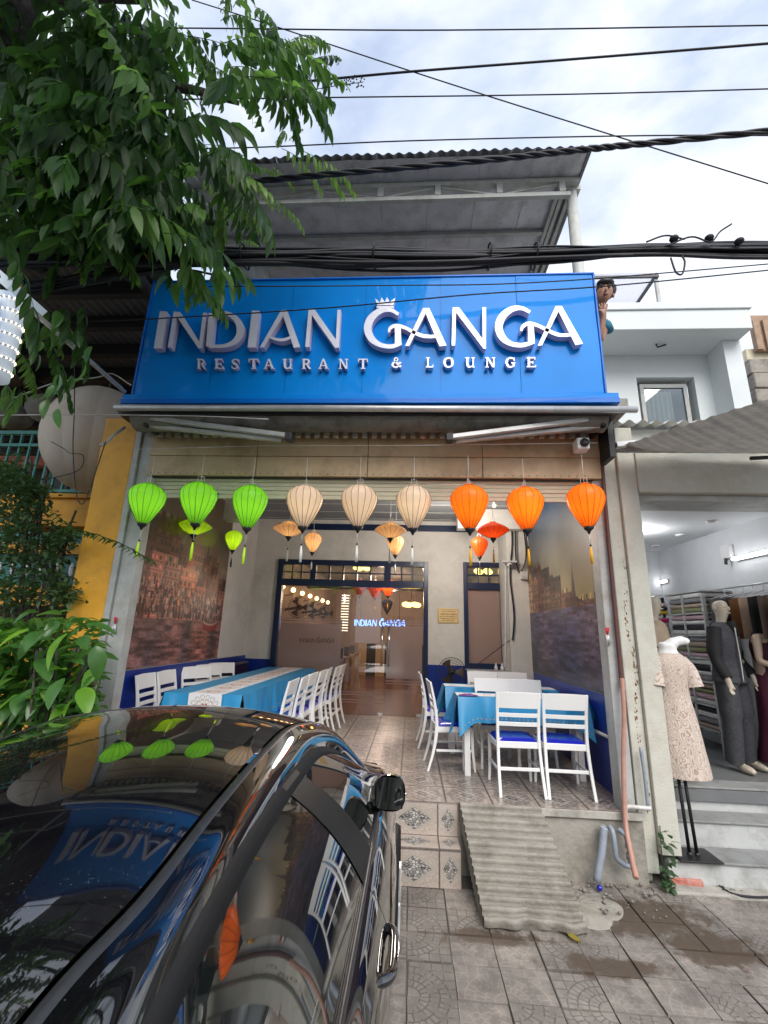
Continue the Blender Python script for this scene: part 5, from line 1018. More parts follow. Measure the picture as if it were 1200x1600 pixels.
# ------------------------------------------------------------------ bodies (skin modifier)
def body(name, joints, edges, m, parent, root=0, sub=2):
    me = bpy.data.meshes.new(name); o0 = Vector((0,0,0)); p = parent
    while p is not None: o0 += p.location; p = p.parent
    me.from_pydata([tuple(Vector(j[:3])-o0) for j in joints], edges, []); o = bpy.data.objects.new(name, me); C.objects.link(o); o.parent = parent
    sk = o.modifiers.new('skin', 'SKIN'); ss = o.modifiers.new('sub', 'SUBSURF'); ss.levels = sub; ss.render_levels = sub
    for i, j in enumerate(joints):
        rr = j[3] if isinstance(j[3], tuple) else (j[3], j[3]); me.skin_vertices[0].data[i].radius = rr; me.skin_vertices[0].data[i].use_root = (i == root)
    me.materials.append(M[m]); sk.use_smooth_shade = True; return o
def figure(t, base, rz, h=1.78, m='mannequin_cream', armL=None, armR=None, lean=0.0):
    """standing figure: pelvis root, spine, neck, head, legs; arms are lists of offsets from the shoulder"""
    s = h/1.78; cz, sz = math.cos(rz), math.sin(rz)
    def P(x, y, z): return (base[0]+(x*cz-y*sz)*s, base[1]+(x*sz+y*cz)*s, base[2]+z*s)
    J = []; Ed = []
    def add(x, y, z, r_, par=None):
        J.append((*P(x, y, z), (r_[0]*s, r_[1]*s) if isinstance(r_, tuple) else r_*s)); 
        if par is not None: Ed.append((par, len(J)-1))
        return len(J)-1
    pel = add(0, 0, 0.95, (0.15, 0.10)); w_ = add(0, 0, 1.12, (0.125, 0.09), pel); ch = add(0, -0.01, 1.34, (0.155, 0.10), w_); nb = add(0, 0.0, 1.49, 0.055, ch); nk = add(0, -0.01, 1.56, 0.05, nb)
    h1 = add(0, -0.03, 1.62, (0.062, 0.075), nk); h2 = add(0, -0.015, 1.71, (0.075, 0.092), h1); h3 = add(0, 0, 1.765, (0.05, 0.06), h2)
    for sd_, arm_ in ((-1, armL), (1, armR)):
        hipj = add(sd_*0.09, 0, 0.88, 0.085, pel); kn = add(sd_*0.11, -0.02, 0.5, 0.056, hipj); an = add(sd_*0.12, 0.02, 0.09, 0.036, kn); ft_ = add(sd_*0.13, -0.13, 0.03, (0.035, 0.025), an)
        shl = add(sd_*0.185, 0, 1.42, 0.05, ch); pr = shl
        for (ax, ay, az, ar) in (arm_ or [(0.05, 0.0, -0.28, 0.04), (0.05, -0.06, -0.52, 0.03)]): pr = add(sd_*(0.185+ax), ay, 1.42+az, ar, pr)
        hx, hy, hz, _ = (arm_ or [(0.05, 0.0, -0.28, 0.04), (0.05, -0.06, -0.52, 0.03)])[-1]
        pa = add(sd_*(0.185+hx), hy-0.01, 1.42+hz-0.06, (0.032, 0.016), pr)
        for q in range(4): f1 = add(sd_*(0.185+hx)+(q-1.5)*0.017, hy-0.02, 1.42+hz-0.115, 0.0085, pa); add(sd_*(0.185+hx)+(q-1.5)*0.017, hy-0.035, 1.42+hz-0.155+0.008*abs(q-1.5), 0.007, f1)
        add(sd_*(0.185+hx)-sd_*0.03, hy-0.045, 1.42+hz-0.095, 0.009, pa)
    o = body('body', J, Ed, m, t)
    c = P(0, -0.105, 1.665); MB().ball(c, 0.012*s, 0.012*s, 0.022*s, 8, 6).build('nose', m, t)
    for sd_ in (-1, 1): c = P(sd_*0.078, 0.0, 1.675); MB().ball(c, 0.012*s, 0.014*s, 0.028*s, 8, 6).build('ear', m, t); c = P(sd_*0.032, -0.086, 1.69); MB().ball(c, 0.014*s, 0.008*s, 0.008*s, 8, 5).build('eye', m, t)
    c = P(0, -0.098, 1.622); MB().ball(c, 0.022*s, 0.010*s, 0.008*s, 8, 5).build('mouth', m, t); return P, s
def garment(t, name, m, prof, P, n=28, uv=False, wrinkle=0.006):
    """tube of cloth: prof = list of (z, halfwidth, halfdepth, cx, cy)"""
    q = cr([p if len(p) == 5 else (*p, 0, 0) for p in prof], 6); mb = MB(); vs = []
    for i, (z, a, b, cx, cy) in enumerate(q):
        for k in range(n+1):
            th = 2*math.pi*k/n; wv = 1+wrinkle*10*(math.sin(th*7+z*9)*0.35+math.sin(th*11-z*5)*0.25*max(0.2, 1.3-z)); vs.append(P(cx+a*wv*math.cos(th), cy+b*wv*math.sin(th), z))
    fs = [(i*(n+1)+k, i*(n+1)+k+1, (i+1)*(n+1)+k+1, (i+1)*(n+1)+k) for i in range(len(q)-1) for k in range(n)]
    mb.add(vs, fs, True)
    if uv: mb.uv = [((k/n*2) % 2.0001, i/len(q)*1.6) for i in range(len(q)) for k in range(n+1)]
    return mb.build(name, m, t)
# dress form on a stand
df = thing('dress_stand', 'headless white display form in a patterned beige dress on a black stand', 'dress form', (2.42, 4.5, -0.35))
bx, by = 2.37, 4.50
MB().box(bx-0.17, bx+0.17, by-0.12, by+0.14, -0.3315, -0.318).build('base_plate', 'black', df, bevel=0.004); MB().tube([(bx-0.03, by, -0.335), (bx-0.05, by, 0.4)], 0.014, 8).tube([(bx+0.03, by, -0.335), (bx, by, 0.4)], 0.014, 8).tube([(bx-0.03, by, -0.335), (bx-0.03, by, -0.30)], 0.022, 8).tube([(bx+0.03, by, -0.335), (bx+0.03, by, -0.30)], 0.022, 8).build('pole', 'black', df)
Pd = lambda x, y, z: (bx-0.0+x, by+y, z)
garment(df, 'torso', 'mannequin_white', [(0.9, 0.12, 0.1), (1.1, 0.14, 0.1), (1.24, 0.11, 0.08), (1.31, 0.075, 0.07), (1.37, 0.07, 0.065), (1.385, 0.001, 0.001)], Pd)
MB().tube(cr([Pd(-0.02, 0, 1.33), Pd(0.07, -0.02, 1.385), Pd(0.14, -0.03, 1.40), Pd(0.17, -0.03, 1.38)], 5), [0.05]*5+[0.04]*5+[0.03]*5+[0.02], 12).build('neck_stub', 'mannequin_white', df)
garment(df, 'dress', 'dress_print', [(0.27, 0.205, 0.15, 0.02, 0), (0.5, 0.185, 0.14, 0.01, 0), (0.75, 0.165, 0.125), (0.92, 0.145, 0.115, -0.01, 0), (1.05, 0.15, 0.12, -0.01, 0), (1.17, 0.165, 0.12), (1.25, 0.13, 0.10), (1.285, 0.09, 0.08)], Pd, uv=True)
for sd_ in (-1, 1):
    q_ = cr([Pd(sd_*0.09, -0.01, 1.23), Pd(sd_*0.145, -0.03, 1.14), Pd(sd_*0.165, -0.05, 1.0)], 6); mb = MB().tube(q_, [0.055+0.02*i/len(q_) for i in range(len(q_))], 14, cap=False); mb.uv = [(0.3+0.4*((i % 14)/14), 0.4+0.3*(i//14)/len(q_)) for i in range(len(mb.v))]; mb.build('sleeve', 'dress_print', df)
# mannequins
m1 = thing('mannequin', 'cream mannequin in a plain beige dress behind the pillar', 'mannequin', (2.62, 5.6, SFZ))
P1_, s1 = figure(m1, (2.80, 5.55, SFZ), 0.9, 1.86, 'mannequin_cream')
garment(m1, 'dress', 'dress_beige', [(0.45, 0.24, 0.17), (0.8, 0.2, 0.15), (1.1, 0.155, 0.12), (1.3, 0.19, 0.14), (1.44, 0.15, 0.12), (1.50, 0.08, 0.07)], P1_)
for sd_ in (-1, 1): MB().tube([P1_(sd_*0.15, 0, 1.44), P1_(sd_*0.235, 0, 1.22)], [0.07, 0.075], 12, cap=False).build('sleeve', 'dress_beige', m1)
mx_, my_ = 3.66, 5.72
m2 = thing('mannequin', 'bald mannequin in a grey two-piece suit with black sleeves facing right', 'mannequin', (mx_, my_, SFZ))
P2_, s2 = figure(m2, (mx_, my_, SFZ), 0.55, 1.84, 'mannequin_cream', armR=[(0.06, 0, -0.28, 0.042), (0.02, -0.14, -0.48, 0.03)], armL=[(0.07, -0.02, -0.27, 0.042), (0.1, -0.12, -0.5, 0.03)])
garment(m2, 'vest', 'suit_grey', [(0.88, 0.21, 0.16), (1.1, 0.165, 0.13), (1.32, 0.205, 0.145), (1.45, 0.17, 0.11), (1.52, 0.075, 0.07)], P2_)
for sd_, el in ((-1, (0.26, -0.02, 1.14)), (1, (0.25, 0, 1.13))):
    hand = {-1: (0.285, -0.12, 0.93), 1: (0.205, -0.14, 0.95)}[sd_]
    MB().tube(cr([P2_(sd_*0.16, 0, 1.45), P2_(sd_*el[0], el[1], el[2]), P2_(sd_*hand[0], hand[1], hand[2])], 6), [0.075]*6+[0.058]*6+[0.05], 12, cap=False).build('sleeve', 'suit_black', m2)
    MB().tube(cr([P2_(sd_*0.09, 0, 0.93), P2_(sd_*0.12, -0.02, 0.5), P2_(sd_*0.13, 0.01, 0.08)], 6), [0.11]*6+[0.09]*6+[0.085], 14, cap=False).build('trouser_leg', 'suit_grey', m2)
    MB().ball(P2_(sd_*0.135, -0.09, 0.04), 0.05, 0.13, 0.045, 12, 8).build('shoe', 'mannequin_cream', m2)
MB().tube(cr([P2_(-0.05, -0.155, 1.46), P2_(-0.06, -0.165, 1.1), P2_(-0.08, -0.17, 0.9)], 5), 0.006, 6).build('zip_piping', 'fold_white', m2); MB().tube([P2_(0, -0.09, 1.52), P2_(0, -0.155, 1.38)], [0.05, 0.02], 8).build('collar', 'suit_black', m2)
m3 = thing('mannequin', 'mannequin in a sleeveless maroon dress at the right edge', 'mannequin', (3.95, 5.72, SFZ))
P3_, s3 = figure(m3, (4.08, 5.70, SFZ), 0.7, 1.78, 'mannequin_tan', armL=[(0.05, 0, -0.27, 0.04), (0.0, -0.2, -0.34, 0.03)], armR=[(0.05, 0, -0.27, 0.04), (0.0, -0.2, -0.34, 0.03)])
garment(m3, 'dress', 'dress_maroon', [(0.1, 0.28, 0.22), (0.5, 0.2, 0.16), (0.9, 0.175, 0.14), (1.1, 0.14, 0.11), (1.3, 0.17, 0.13), (1.42, 0.13, 0.1), (1.47, 0.10, 0.08)], P3_)
# person leaning out beside the sign
hd = at(944, 458, Y=4.30)
pe = thing('person', 'person in a teal shirt leaning out beside the sign on the roof and waving', 'person', (hd.x+0.0, 4.6, CZ+0.27))
fz = CZ+0.27; hx, hy, hz = hd.x, hd.y, hd.z
hp2 = (hx-0.12, 4.85, fz+0.84)
hx += 0.0; sh0 = Vector((hx-0.10, 4.46, hz-0.27)); wri = at(942, 500, Y=4.17); elb = at(936, 533, Y=4.22); pal = at(943, 489, Y=4.16)
J = [(*hp2, (0.15, 0.11)), (hx-0.12, 4.70, fz+1.02, (0.14, 0.1)), (sh0.x, 4.5, hz-0.30, (0.15, 0.1)), (sh0.x+0.03, 4.42, hz-0.18, 0.06), (hx-0.04, 4.36, hz-0.12, 0.052),
     (hx-0.04, 4.27, hz-0.095, (0.066, 0.07)), (hx-0.0, 4.30, hz+0.0, (0.096, 0.10)), (hx+0.045, 4.33, hz+0.085, (0.075, 0.08)),
     (hx-0.2, 4.87, fz+0.8, 0.085), (hx-0.22, 4.85, fz+0.45, 0.06), (hx-0.22, 4.95, fz+0.08, 0.04), (hx-0.22, 4.8, fz+0.035, (0.04, 0.03)),
     (hx-0.02, 4.87, fz+0.8, 0.085), (hx-0.01, 4.85, fz+0.45, 0.06), (hx-0.01, 4.98, fz+0.08, 0.04), (hx-0.01, 4.83, fz+0.035, (0.04, 0.03)),
     (hx+0.045, 4.45, hz-0.30, 0.052), (elb.x, elb.y, elb.z, 0.045), (wri.x, wri.y, wri.z, 0.031), (pal.x, pal.y, pal.z, (0.048, 0.024)),
     (hx-0.27, 4.5, hz-0.32, 0.05), (hx-0.32, 4.42, hz-0.57, 0.042), (hx-0.28, 4.25, hz-0.62, 0.032), (hx-0.26, 4.18, hz-0.64, (0.035, 0.02))]
Ed = [(0,1),(1,2),(2,3),(3,4),(4,5),(5,6),(6,7),(0,8),(8,9),(9,10),(10,11),(0,12),(12,13),(13,14),(14,15),(2,16),(16,17),(17,18),(18,19),(2,20),(20,21),(21,22),(22,23)]
for q in range(4):
    x_ = pal.x+(q-1.5)*0.024; J.append((x_, pal.y-0.004, pal.z+0.065, 0.0115)); Ed.append((19, len(J)-1)); J.append((x_+0.004*(q-1.5), pal.y-0.01, pal.z+0.12-0.009*abs(q-1.5), 0.010)); Ed.append((len(J)-2, len(J)-1))
J.append((pal.x-0.06, pal.y-0.01, pal.z+0.03, 0.012)); Ed.append((19, len(J)-1))
body('body', J, Ed, 'skin', pe)
mb = MB(); mb.ball((hx-0.028, 4.192, hz-0.045), 0.016, 0.018, 0.03, 8, 6)
mb.build('nose', 'skin', pe)
mb = MB()
for dx in (-0.066, 0.016): mb.ball((hx+dx, 4.207, hz-0.004), 0.016, 0.008, 0.008, 8, 5)
mb.build('eye', 'hair', pe); mb = MB()
for dx in (-0.068, 0.018): mb.ball((hx+dx, 4.203, hz+0.024), 0.026, 0.008, 0.007, 8, 5)
mb.build('eyebrow', 'hair', pe)
MB().ball((hx-0.034, 4.203, hz-0.10), 0.027, 0.01, 0.013, 8, 5).build('mouth', 'dress_maroon', pe)
MB().ball((hx+0.098, 4.31, hz-0.02), 0.014, 0.018, 0.034, 8, 6).build('ear', 'skin', pe)
mb = MB(); mb.ball((hx+0.045, 4.36, hz+0.075), 0.112, 0.115, 0.088, 18, 12); mb.ball((hx+0.01, 4.275, hz+0.10), 0.095, 0.075, 0.048, 14, 8); mb.ball((hx+0.095, 4.33, hz+0.04), 0.03, 0.06, 0.055, 12, 8); o = mb.build('hair', 'hair', pe)
Pp = lambda x, y, z: (x, y, z)
MB().tube([(hx-0.12, 4.82, fz+0.88), (hx-0.12, 4.68, fz+1.04), (sh0.x, 4.5, hz-0.31), (sh0.x+0.03, 4.43, hz-0.19)], [0.17, 0.175, 0.175, 0.075], 18).tube([(hx+0.0, 4.47, hz-0.24), (hx+0.035, 4.40, hz-0.34), (hx+0.03, 4.34, hz-0.44)], [0.06, 0.055, 0.045], 14).tube([(hx-0.24, 4.5, hz-0.33), (hx-0.31, 4.45, hz-0.5)], [0.075, 0.065], 12, cap=False).build('shirt', 'shirt_teal', pe)
for sx in (-0.21, -0.02): MB().tube([(hx+sx, 4.86, fz+0.86), (hx+sx, 4.85, fz+0.45), (hx+sx, 4.95, fz+0.09)], [0.11, 0.085, 0.075], 14).build('trouser_leg', 'trousers', pe)
# ------------------------------------------------------------------ silk lanterns
PROF_B = [(0.045, 0.205), (0.06, 0.200), (0.115, 0.18), (0.160, 0.13), (0.173, 0.08), (0.158, 0.01), (0.118, -0.075), (0.076, -0.15), (0.042, -0.20)]
PROF_D = [(0.04, 0.095), (0.075, 0.085), (0.15, 0.045), (0.215, 0.0), (0.20, -0.02), (0.13, -0.065), (0.065, -0.10), (0.04, -0.115)]
def make_lantern(prof, silk_m, rib_m, tas_m, scale=1.0, nr=16, loop=0.36, cord=0.3):
    t = thing('silk_lantern', '', 'lantern', (0, 0, 0))
    pr = [(a*scale, b*scale) for a, b in prof]; q = [tuple(p) for p in cr(pr, 3)]
    mb = MB(); vs = []; nn_ = nr*3
    for (r_, z) in q:
        for k in range(nn_): ang = 2*math.pi*k/nn_; f = 1-0.05*abs(math.sin(ang*nr/2)); vs.append((r_*f*math.cos(ang), r_*f*math.sin(ang), z))
    mb.add(vs, [(i*nn_+k, i*nn_+(k+1) % nn_, (i+1)*nn_+(k+1) % nn_, (i+1)*nn_+k) for i in range(len(q)-1) for k in range(nn_)], True); bo_ = mb.build('silk_body', silk_m, t)
    for k in range(nr):
        ang = 2*math.pi*k/nr; MB().tube([(r_*1.004*math.cos(ang), r_*1.004*math.sin(ang), z) for r_, z in q[::2]+[q[-1]]], 0.0022*scale, 4, cap=False).build('rib', rib_m, bo_)
    zt_, zb_ = pr[0][1], pr[-1][1]; rt_, rb_ = pr[0][0], pr[-1][0]
    MB().lathe([(rt_*0.5, 0.006), (rt_*1.05, 0.006), (rt_*1.08, -0.008), (rt_*0.6, -0.012)], (0, 0, zt_+0.006), 16).build('top_ring', silk_m, t)
    MB().lathe([(rb_*1.06, 0.008), (rb_*1.08, -0.012), (rb_*0.45, -0.035), (0.006, -0.06)], (0, 0, zb_), 16, cap=True).build('bottom_cap', 'black', t)
    mb = MB()
    for sx in (-0.032, 0.032): mb.tube([(sx*scale, 0, zt_), (sx*scale*0.9, 0, zt_+0.07*scale)], 0.003, 5)
    mb.tube([(-0.03*scale, 0, zt_+0.07*scale), (0.03*scale, 0, zt_+0.07*scale)], 0.002, 4); mb.tube([(0, 0, zt_), (0.004, 0, zt_+cord)], 0.0028, 5); mb.build('hanging_cord', 'alu', t)
    MB().tube([(0, 0, zb_-0.05), (0.002, 0, zb_-0.13*scale-0.03)], 0.0028, 5).build('tassel_cord', 'alu', t); MB().ball((0.002, 0, zb_-0.135*scale-0.03), 0.010, nu=8, nv=6).build('bead', 'black', t)
    z0 = zb_-0.145*scale-0.035; mb = MB(); rr = random.Random(int(scale*100)+nr)
    for k in range(12): a_ = k*0.52; mb.tube([(0.004*math.cos(a_), 0.004*math.sin(a_), z0), (0.010*math.cos(a_), 0.010*math.sin(a_), z0-0.07*scale), (0.009*math.cos(a_+.2), 0.009*math.sin(a_+.2), z0-0.145*scale-0.01*rr.random())], 0.0035, 4)
    mb.build('tassel', tas_m, t); return t
LY = 4.13
front = [(228,788,'g'),(309,787,'g'),(390,793,'g'),(475,792,'w'),(561,792,'w'),(646,793,'w'),(733,794,'o'),(822,795,'o'),(915,792,'o')]
protos = {}
spec_ = {'g': ('silk_green', 'rib_green', 'tassel_lime'), 'w': ('silk_cream', 'rib_brown', 'tassel_white'), 'o': ('silk_orange', 'rib_red', 'tassel_yellow')}
names = ['leftmost bright green silk lantern of the front row, against the yellow column', 'middle green silk lantern of the front row, with a flat lime lantern below it', 'rightmost green silk lantern of the front row, beside the cream ones',
         'leftmost cream silk lantern of the front row, beside the green ones', 'middle cream silk lantern of the front row', 'rightmost cream silk lantern of the front row, beside the orange ones',
         'leftmost orange silk lantern of the front row, beside the cream ones', 'middle orange silk lantern of the front row', 'rightmost orange silk lantern of the front row, by the pillar']
for i, (px, py, k) in enumerate(front):
    v = at(px, py, Y=LY)
    if k not in protos: t = protos[k] = make_lantern(PROF_B, *spec_[k], scale=0.99); 
    else: t = copy_thing(protos[k])
    s_ = 1+0.03*math.sin(i*2.3); t.location = (v.x, LY+0.02*math.sin(i*3), v.z); t.scale = (s_, s_, 1.02-0.02*math.cos(i*1.7)); t.rotation_euler = (0.015*math.sin(i), 0.02*math.cos(i*2.1), i*0.7)
    t['label'] = names[i]; t['group'] = 'silk lanterns in the front row'; plight('lantern_bulb', (v.x, LY, v.z+0.02), (1, 0.86, 0.55), {'g': 1.15, 'w': 0.62, 'o': 1.3}[k], 0.02)
wr = MB().tube([(XL+0.1, LY+0.03, at(230, 703, Y=LY).z+0.02), (-1.5, LY+0.03, 3.18), (0, LY+0.03, 3.19), (XR-0.12, LY+0.03, at(915, 693, Y=LY).z+0.02)], 0.003, 5).build('hanging_wire', 'alu'); tag(wr, 'thin wire strung across the terrace front holding the lantern row', 'wire')
back = [(304,822,'D','silk_lime','rib_green','tassel_lime',1.0,5.5,'flat lime green silk lantern hanging behind the green front row'),(365,845,'B','silk_lime','rib_green','black',0.92,6.6,'small lime green bulb lantern hanging deepest on the left'),
        (452,826,'D','silk_cream_warm','rib_brown','tassel_white',0.92,5.5,'flat peach silk lantern left of the doorway'),(489,848,'B','silk_cream_warm','rib_brown','tassel_white',0.92,6.6,'small peach bulb lantern behind the leftmost cream lantern'),
        (610,828,'D','silk_cream_warm','rib_brown','tassel_white',0.92,5.5,'flat peach silk lantern right of the middle cream lantern'),(618,852,'B','silk_cream_warm','rib_brown','tassel_white',0.92,6.6,'small peach bulb lantern partly hidden behind the flat peach lantern above the doorway'),
        (770,828,'D','silk_red_orange','rib_red','tassel_yellow',0.92,5.5,'flat red-orange silk lantern between the orange front lanterns'),(749,855,'B','silk_red_orange','rib_red','black',0.9,6.6,'small red-orange bulb lantern behind the leftmost orange lantern')]
bp_ = {}
for i, (px, py, sh_, sm, rm, tm, s_, Y_, lab) in enumerate(back):
    v = at(px, py, Y=Y_); key = (sh_, sm, tm)
    if key not in bp_: t = bp_[key] = make_lantern(PROF_D if sh_ == 'D' else PROF_B, sm, rm, tm, s_ * (1.0 if sh_ == 'D' else 0.80), cord=0.5)
    else: t = copy_thing(bp_[key])
    t.location = (v.x, Y_, v.z); t.rotation_euler.z = i*0.9; t['label'] = lab; t['group'] = 'silk lanterns deeper in the terrace'; plight('lantern_bulb', (v.x, Y_, v.z), (1, 0.8, 0.45), 0.7, 0.03)
for i, (px, py, s_, lab) in enumerate(((562,925,0.8,'leftmost red silk lantern inside the dining hall'),(586,928,0.85,'middle red silk lantern inside the dining hall'),(606,924,0.8,'right red silk lantern inside the dining hall'))):
    Y_ = 10.2; v = at(px, py-6, Y=Y_)
    if 'hr' not in protos: t = protos['hr'] = make_lantern(PROF_B, 'silk_red_orange', 'rib_red', 'tassel_yellow', 0.9)
    else: t = copy_thing(protos['hr'])
    t.location = (v.x, Y_+0.05*i, v.z); t.rotation_euler.z = i; t['label'] = lab; t['group'] = 'red silk lanterns in the dining hall'
v = at(605, 947, Y=11.0); t = make_lantern(PROF_B, 'silk_blue', 'black', 'silk_blue', 0.75); t.location = v; t['label'] = 'small dark blue silk lantern hanging inside the dining hall'

# ------------------------------------------------------------------ dining chairs
def make_chair():
    t = thing('dining_chair', '', 'chair', (0, 0, 0))      # faces +Y, back towards -Y
    W_ = 0.40
    for sx in (-1, 1):
        q = cr([(sx*W_/2, -0.30, 0.0), (sx*(W_/2-0.005), -0.235, 0.22), (sx*(W_/2-0.01), -0.205, 0.44), (sx*(W_/2-0.008), -0.225, 0.65), (sx*(W_/2-0.002), -0.275, 0.88)], 5)
        mb = MB()
        for i in range(len(q)-1): mb.bar(q[i], Vector(q[i+1])+(Vector(q[i+1])-Vector(q[i]))*0.04, 0.026+0.0003*i, 0.040 if 6 < i < 14 else 0.034, up=(0,1,0))
        # smooth sweep instead of stacked bars
        vs = []; 
        for i, p in enumerate(q):
            dpt = 0.036-0.012*abs(i-9)/9; wx = 0.027
            for (a, b) in ((-1,-1),(1,-1),(1,1),(-1,1)): vs.append((p[0]+a*wx/2, p[1]+b*dpt/2, p[2]))
        fs = [(i*4+k, i*4+(k+1) % 4, (i+1)*4+(k+1) % 4, (i+1)*4+k) for i in range(len(q)-1) for k in range(4)]+[(3,2,1,0), tuple(4*(len(q)-1)+k for k in range(4))]
        MB().add(vs, fs).build('back_leg', 'chair_white', t, bevel=0.004)
        q = cr([(sx*(W_/2-0.005), 0.17, 0.41), (sx*(W_/2-0.003), 0.175, 0.2), (sx*(W_/2+0.005), 0.195, 0.0)], 4); vs = []
        for i, p in enumerate(q):
            wx = 0.032-0.008*i/len(q)
            for (a, b) in ((-1,-1),(1,-1),(1,1),(-1,1)): vs.append((p[0]+a*wx/2, p[1]+b*wx/2, p[2]))
        fs = [(i*4+k, i*4+(k+1) % 4, (i+1)*4+(k+1) % 4, (i+1)*4+k) for i in range(len(q)-1) for k in range(4)]+[(3,2,1,0), tuple(4*(len(q)-1)+k for k in range(4))]
        MB().add(vs, fs).build('front_leg', 'chair_white', t, bevel=0.004)
        MB().bar((sx*(W_/2-0.006), -0.21, 0.20), (sx*(W_/2-0.004), 0.175, 0.20), 0.016, 0.024).build('stretcher', 'chair_white', t, bevel=0.003)
        MB().bar((sx*(W_/2-0.006), -0.2, 0.405), (sx*(W_/2-0.004), 0.18, 0.405), 0.022, 0.05).build('seat_rail', 'chair_white', t, bevel=0.003)
    def slat(z0, z1, y0, y1, bow, name):
        def f(u, v, s_=1): return ((u-0.5)*(W_-0.022), y0+(y1-y0)*v-bow*math.sin(math.pi*u), z0+(z1-z0)*v)
        mb = MB(); nu = 10; vs = []
        for off in (-0.009, 0.009):
            for v in (0, 1):
                for i in range(nu+1): p = f(i/nu, v); vs.append((p[0], p[1]+off, p[2]+(0.006*math.sin(math.pi*i/nu) if v and name == 'top_rail' else 0)))
        n1 = nu+1
        fs = [(i, i+1, n1+i+1, n1+i) for i in range(nu)]+[(2*n1+i, 3*n1+i, 3*n1+i+1, 2*n1+i+1) for i in range(nu)]+[(i, 2*n1+i, 2*n1+i+1, i+1) for i in range(nu)]+[(n1+i, n1+i+1, 3*n1+i+1, 3*n1+i) for i in range(nu)]+[(0, n1, 3*n1, 2*n1), (nu, 2*n1+nu, 3*n1+nu, n1+nu)]
        mb.add(vs, fs).build(name, 'chair_white', t, bevel=0.003)
    slat(0.735, 0.878, -0.243, -0.275, 0.010, 'top_rail'); slat(0.655, 0.692, -0.227, -0.234, 0.010, 'slat'); slat(0.575, 0.612, -0.214, -0.220, 0.010, 'slat')
    MB().box(-W_/2+0.02, W_/2-0.02, -0.215, -0.19, 0.385, 0.44).build('seat_rail', 'chair_white', t, bevel=0.004); MB().box(-W_/2+0.02, W_/2-0.02, 0.17, 0.19, 0.385, 0.43).build('seat_rail', 'chair_white', t, bevel=0.004); MB().box(-W_/2+0.02, W_/2-0.02, -0.235, -0.215, 0.20, 0.228).build('stretcher', 'chair_white', t, bevel=0.003)
    def seat(u, v):
        x_ = (u-0.5)*2; y_ = (v-0.5)*2; k = (1-abs(x_)**5)*(1-abs(y_)**5); return (x_*0.195, -0.01+y_*0.195, 0.436+0.036*max(0, k)**0.4)
    MB().grid(seat, 16, 16).build('seat_cushion', 'seat_blue', t)
    return t
CH = []; proto_chair = None
def chair(x, y, rz, label, grp):
    global proto_chair
    if proto_chair is None: proto_chair = t = make_chair()
    else: t = copy_thing(proto_chair)
    t.location = (x, y, 0.001); t.rotation_euler.z = rz; t['label'] = label; t['group'] = grp; return t
H_ = math.pi/2
gR = 'white chairs around the right hand tables'
chair(1.01, 4.90, 0.03, 'white slatted chair at the front of the right table, left of the pair', gR); chair(1.455, 4.90, -0.02, 'white slatted chair at the front of the right table, right of the pair', gR)
chair(0.48, 5.50, -H_+0.08, 'white chair side-on at the left end of the front right table', gR); chair(0.40, 6.42, -H_+0.05, 'white chair side-on at the left end of the rear right table', gR)
chair(0.99, 5.66, math.pi, 'white chair between the two right tables, its top rail left of the pair', gR); chair(1.38, 5.66, math.pi+0.03, 'white chair between the two right tables, its top rail right of the pair', gR)
chair(1.03, 6.68, math.pi, 'farthest white chair behind the rear right table on the left', gR); chair(1.46, 6.72, math.pi, 'farthest white chair behind the rear right table on the right', gR)
gL = 'white chairs along the right side of the long table'; nmL = ['nearest', 'second nearest', 'third nearest', 'fourth', 'fifth', 'sixth', 'farthest']
# chairs along the right side of the long table face -X
for i, (x_, y_) in enumerate(((-1.50, 5.02), (-1.47, 5.42), (-1.46, 5.86), (-1.42, 6.26), (-1.40, 6.62), (-1.34, 7.04), (-1.32, 7.42))): chair(x_, y_, H_+0.04*math.sin(i*2), nmL[i]+' white chair on the right side of the long blue table', gL)
gW = 'white chairs between the long table and the blue wall'
for i, (y_, rr_) in enumerate(((5.06, -1.5), (5.48, -1.55), (5.98, -2.2), (6.36, -2.15), (6.72, -2.3))): chair(-2.60, y_, rr_, ['nearest', 'second', 'third', 'fourth', 'farthest'][i]+' white chair standing against the blue wainscot on the left', gW)
bn = thing('bench', 'dark padded bench with a high back against the left wall near the door', 'bench', (-2.75, 7.3, 0))
MB().box(XL+0.02, XL+0.14, 6.85, 8.1, 0.02, 0.84).build('backrest', 'bench_leather', bn, bevel=0.03); MB().box(XL+0.145, XL+0.6, 6.85, 8.1, 0.1, 0.44).build('seat', 'bench_leather', bn, bevel=0.03)

